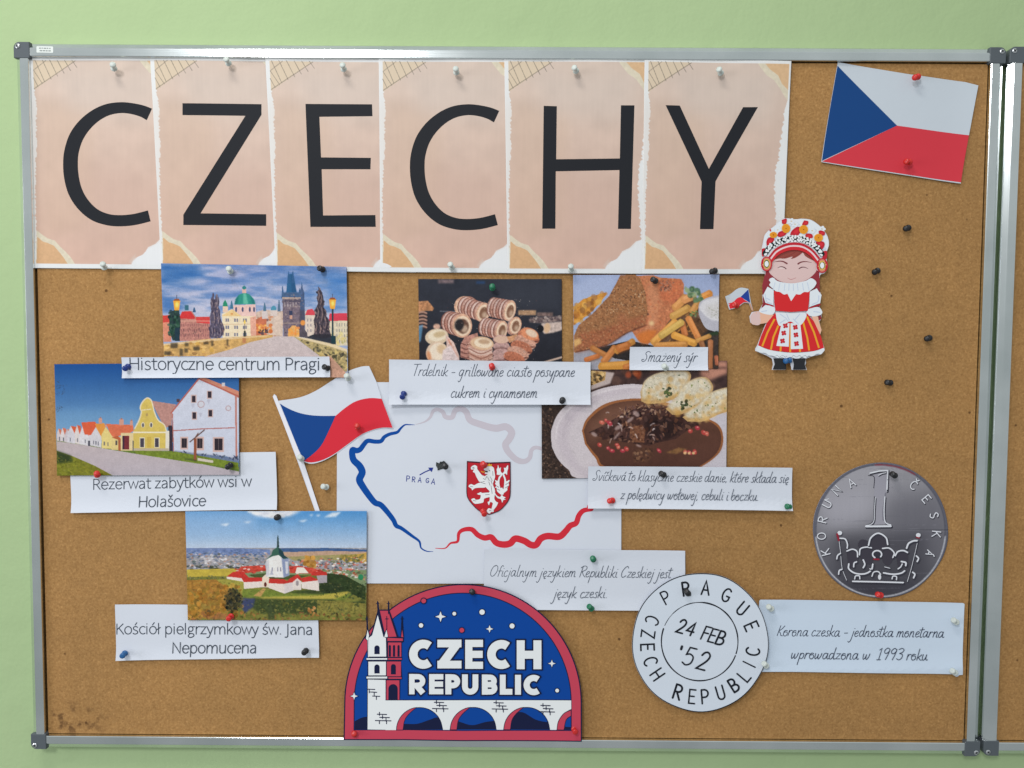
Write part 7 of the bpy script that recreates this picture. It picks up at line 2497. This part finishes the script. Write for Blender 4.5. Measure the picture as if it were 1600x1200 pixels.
GRIP = {}
V_, F_ = lathe(PROF)
for cname, (rgb, rough) in PINC.items():
    m = mat('pin_plastic_' + cname, None, rough, .5, raw=rgb, trans=.25 if cname == 'white' else 0)
    me = bpy.data.meshes.new('grip')
    me.from_pydata(V_, [], F_)
    me.materials.append(m)
    me.polygons.foreach_set('use_smooth', np.ones(len(me.polygons), dtype=bool))
    GRIP[cname] = me
nv, nf = lathe([(0.0, -.006), (.0005, -.004), (.0006, .0028), (0.0, .0028)], 8)
NEEDLE = bpy.data.meshes.new('needle')
NEEDLE.from_pydata(nv, [], nf)
NEEDLE.materials.append(M_SCREW)
CWORD = {'white': 'white', 'red': 'red', 'black': 'black', 'blue': 'dark blue', 'sky': 'blue', 'green': 'green'}


def pin(c, hu, hv, bu, bv, where, y=-0.004):
    """head seen at (hu,hv), collar at (bu,bv)"""
    a = P(bu, bv, y - .0035)
    b = P(hu, hv, y - .0140)
    d = Vector(b - a).normalized()
    base = a - np.array(d) * .0035
    root = empty('push_pin', base, CWORD[c] + ' push pin ' + where, 'push pin', CWORD[c] + ' push pins')
    root.rotation_euler = d.to_track_quat('Z', 'Y').to_euler()
    for nm, me in (('grip', GRIP[c]), ('needle', NEEDLE)):
        o = bpy.data.objects.new(nm, me)
        COL.objects.link(o)
        o.parent = root


for a in (
    ('white', 176, 100, 178, 107, 'at the top of the first C sheet'),
    ('white', 353, 92, 357, 99, 'at the top of the Z sheet, reaching over the rail'),
    ('white', 535, 101, 537, 108, 'at the top of the E sheet'),
    ('white', 712, 107, 713, 113, 'at the top of the second C sheet'),
    ('white', 897, 105, 900, 111, 'at the top of the H sheet'),
    ('white', 1123, 107, 1126, 114, 'at the top of the Y sheet'),
    ('white', 160, 411, 163, 418, 'on the bottom margin of the first C sheet'),
    ('white', 357, 419, 360, 424, 'on the clouds of the bridge photo'),
    ('black', 499, 419, 504, 421, 'at the top right of the bridge photo'),
    ('white', 703, 412, 706, 418, 'on the bottom margin of the second C sheet'),
    ('white', 892, 415, 892, 421, 'on the bottom margin of the H sheet'),
    ('black', 1110, 425, 1117, 423, 'on the bottom margin of the Y sheet'),
    ('red', 1426, 122, 1434, 120, 'on the upper edge of the tilted flag'),
    ('red', 1412, 252, 1421, 253, 'on the red stripe of the tilted flag'),
    ('black', 1413, 358, 1419, 356, 'alone on bare cork straight below the tilted flag'),
    ('black', 1363, 427, 1371, 423, 'alone on bare cork, nearest to the paper girl'),
    ('black', 1446, 530, 1452, 528, 'alone on bare cork, farthest right of four'),
    ('black', 1382, 597, 1391, 598, 'alone on bare cork above the coin, lowest of four'),
    ('green', 769, 447, 769.5, 450, 'on the chimney cake photo'),
    ('red', 768, 571, 769, 574, 'at the top of the Trdelnik caption'),
    ('blue', 628, 622, 631, 615, 'at the lower left of the Trdelnik caption'),
    ('black', 878, 627, 879, 625, 'at the lower right of the Trdelnik caption'),
    ('black', 1019, 436, 1024, 439, 'on the fried cheese photo'),
    ('white', 1037, 571, 1040, 575, 'at the lower edge of the Smażený sýr slip'),
    ('red', 1146, 475, 1151, 477, 'on the very small flag held by the paper girl'),
    ('sky', 1224, 565, 1233, 563, 'between the boots of the paper girl'),
    ('blue', 195, 576, 200, 573, 'at the left end of the Historyczne centrum Pragi strip'),
    ('black', 506, 573, 512, 575, 'at the right end of the Historyczne centrum Pragi strip'),
    ('red', 151, 739, 152, 742, 'at the bottom of the village photo'),
    ('black', 355, 730, 360, 727, 'at the lower right of the village photo'),
    ('black', 432, 809, 434, 808, 'in the sky of the church photo'),
    ('red', 357, 967, 361, 963, 'at the bottom of the church photo'),
    ('sky', 191, 1025, 195, 1021, 'at the lower left of the Kościół caption'),
    ('black', 475, 1020, 478, 1017, 'at the lower right of the Kościół caption'),
    ('white', 541, 586, 544, 591, 'on the white stripe of the waving flag'),
    ('red', 558, 664, 559, 668, 'on the red stripe of the waving flag'),
    ('white', 468, 714, 471, 717, 'at the pole of the waving flag'),
    ('white', 504, 760, 510, 761, 'alone on the cork beside the flag pole and the map'),
    ('black', 694, 727, 696, 729, 'through the tiny black scrap on the map'),
    ('red', 754, 724, 757, 727, 'at the top of the lion shield'),
    ('red', 757, 804, 755, 799, 'at the bottom tip of the lion shield'),
    ('black', 1031, 739, 1037, 742, 'on the first line of the Svíčková caption'),
    ('red', 951, 783, 957, 782, 'at the left end of the Svíčková caption'),
    ('green', 1229, 791, 1233, 792, 'at the lower right of the Svíčková caption'),
    ('green', 926, 872, 927, 874, 'at the top of the Oficjalnym caption'),
    ('green', 919, 946, 924, 951, 'at the lower edge of the Oficjalnym caption'),
    ('black', 737, 924, 738, 925, 'at the top of the arched badge'),
    ('red', 553, 1146, 554, 1147, 'at the lower left corner of the arched badge'),
    ('red', 899, 1144, 897, 1139, 'at the lower right corner of the arched badge'),
    ('black', 1392, 739, 1398, 743, 'at the top of the coin beside its numeral'),
    ('red', 1368, 928, 1376, 930, 'at the bottom rim of the coin'),
    ('black', 1071, 922, 1075, 927, 'on the letter R of the postmark'),
    ('white', 1192, 1035, 1197, 1040, 'on the right rim of the postmark over the Korona caption'),
    ('white', 1198, 946, 1205, 951, 'at the upper left of the Korona caption'),
    ('white', 1486, 966, 1494, 972, 'at the upper right of the Korona caption'),
    ('white', 1484, 1045, 1492, 1051, 'at the lower right of the Korona caption'),
):
    yy = -0.0075 if (a[5].startswith('on the badge') or 'sheet' in a[5]) else -0.006
    yy = -0.001 if 'alone' in a[5] else yy
    pin(*a, y=yy)
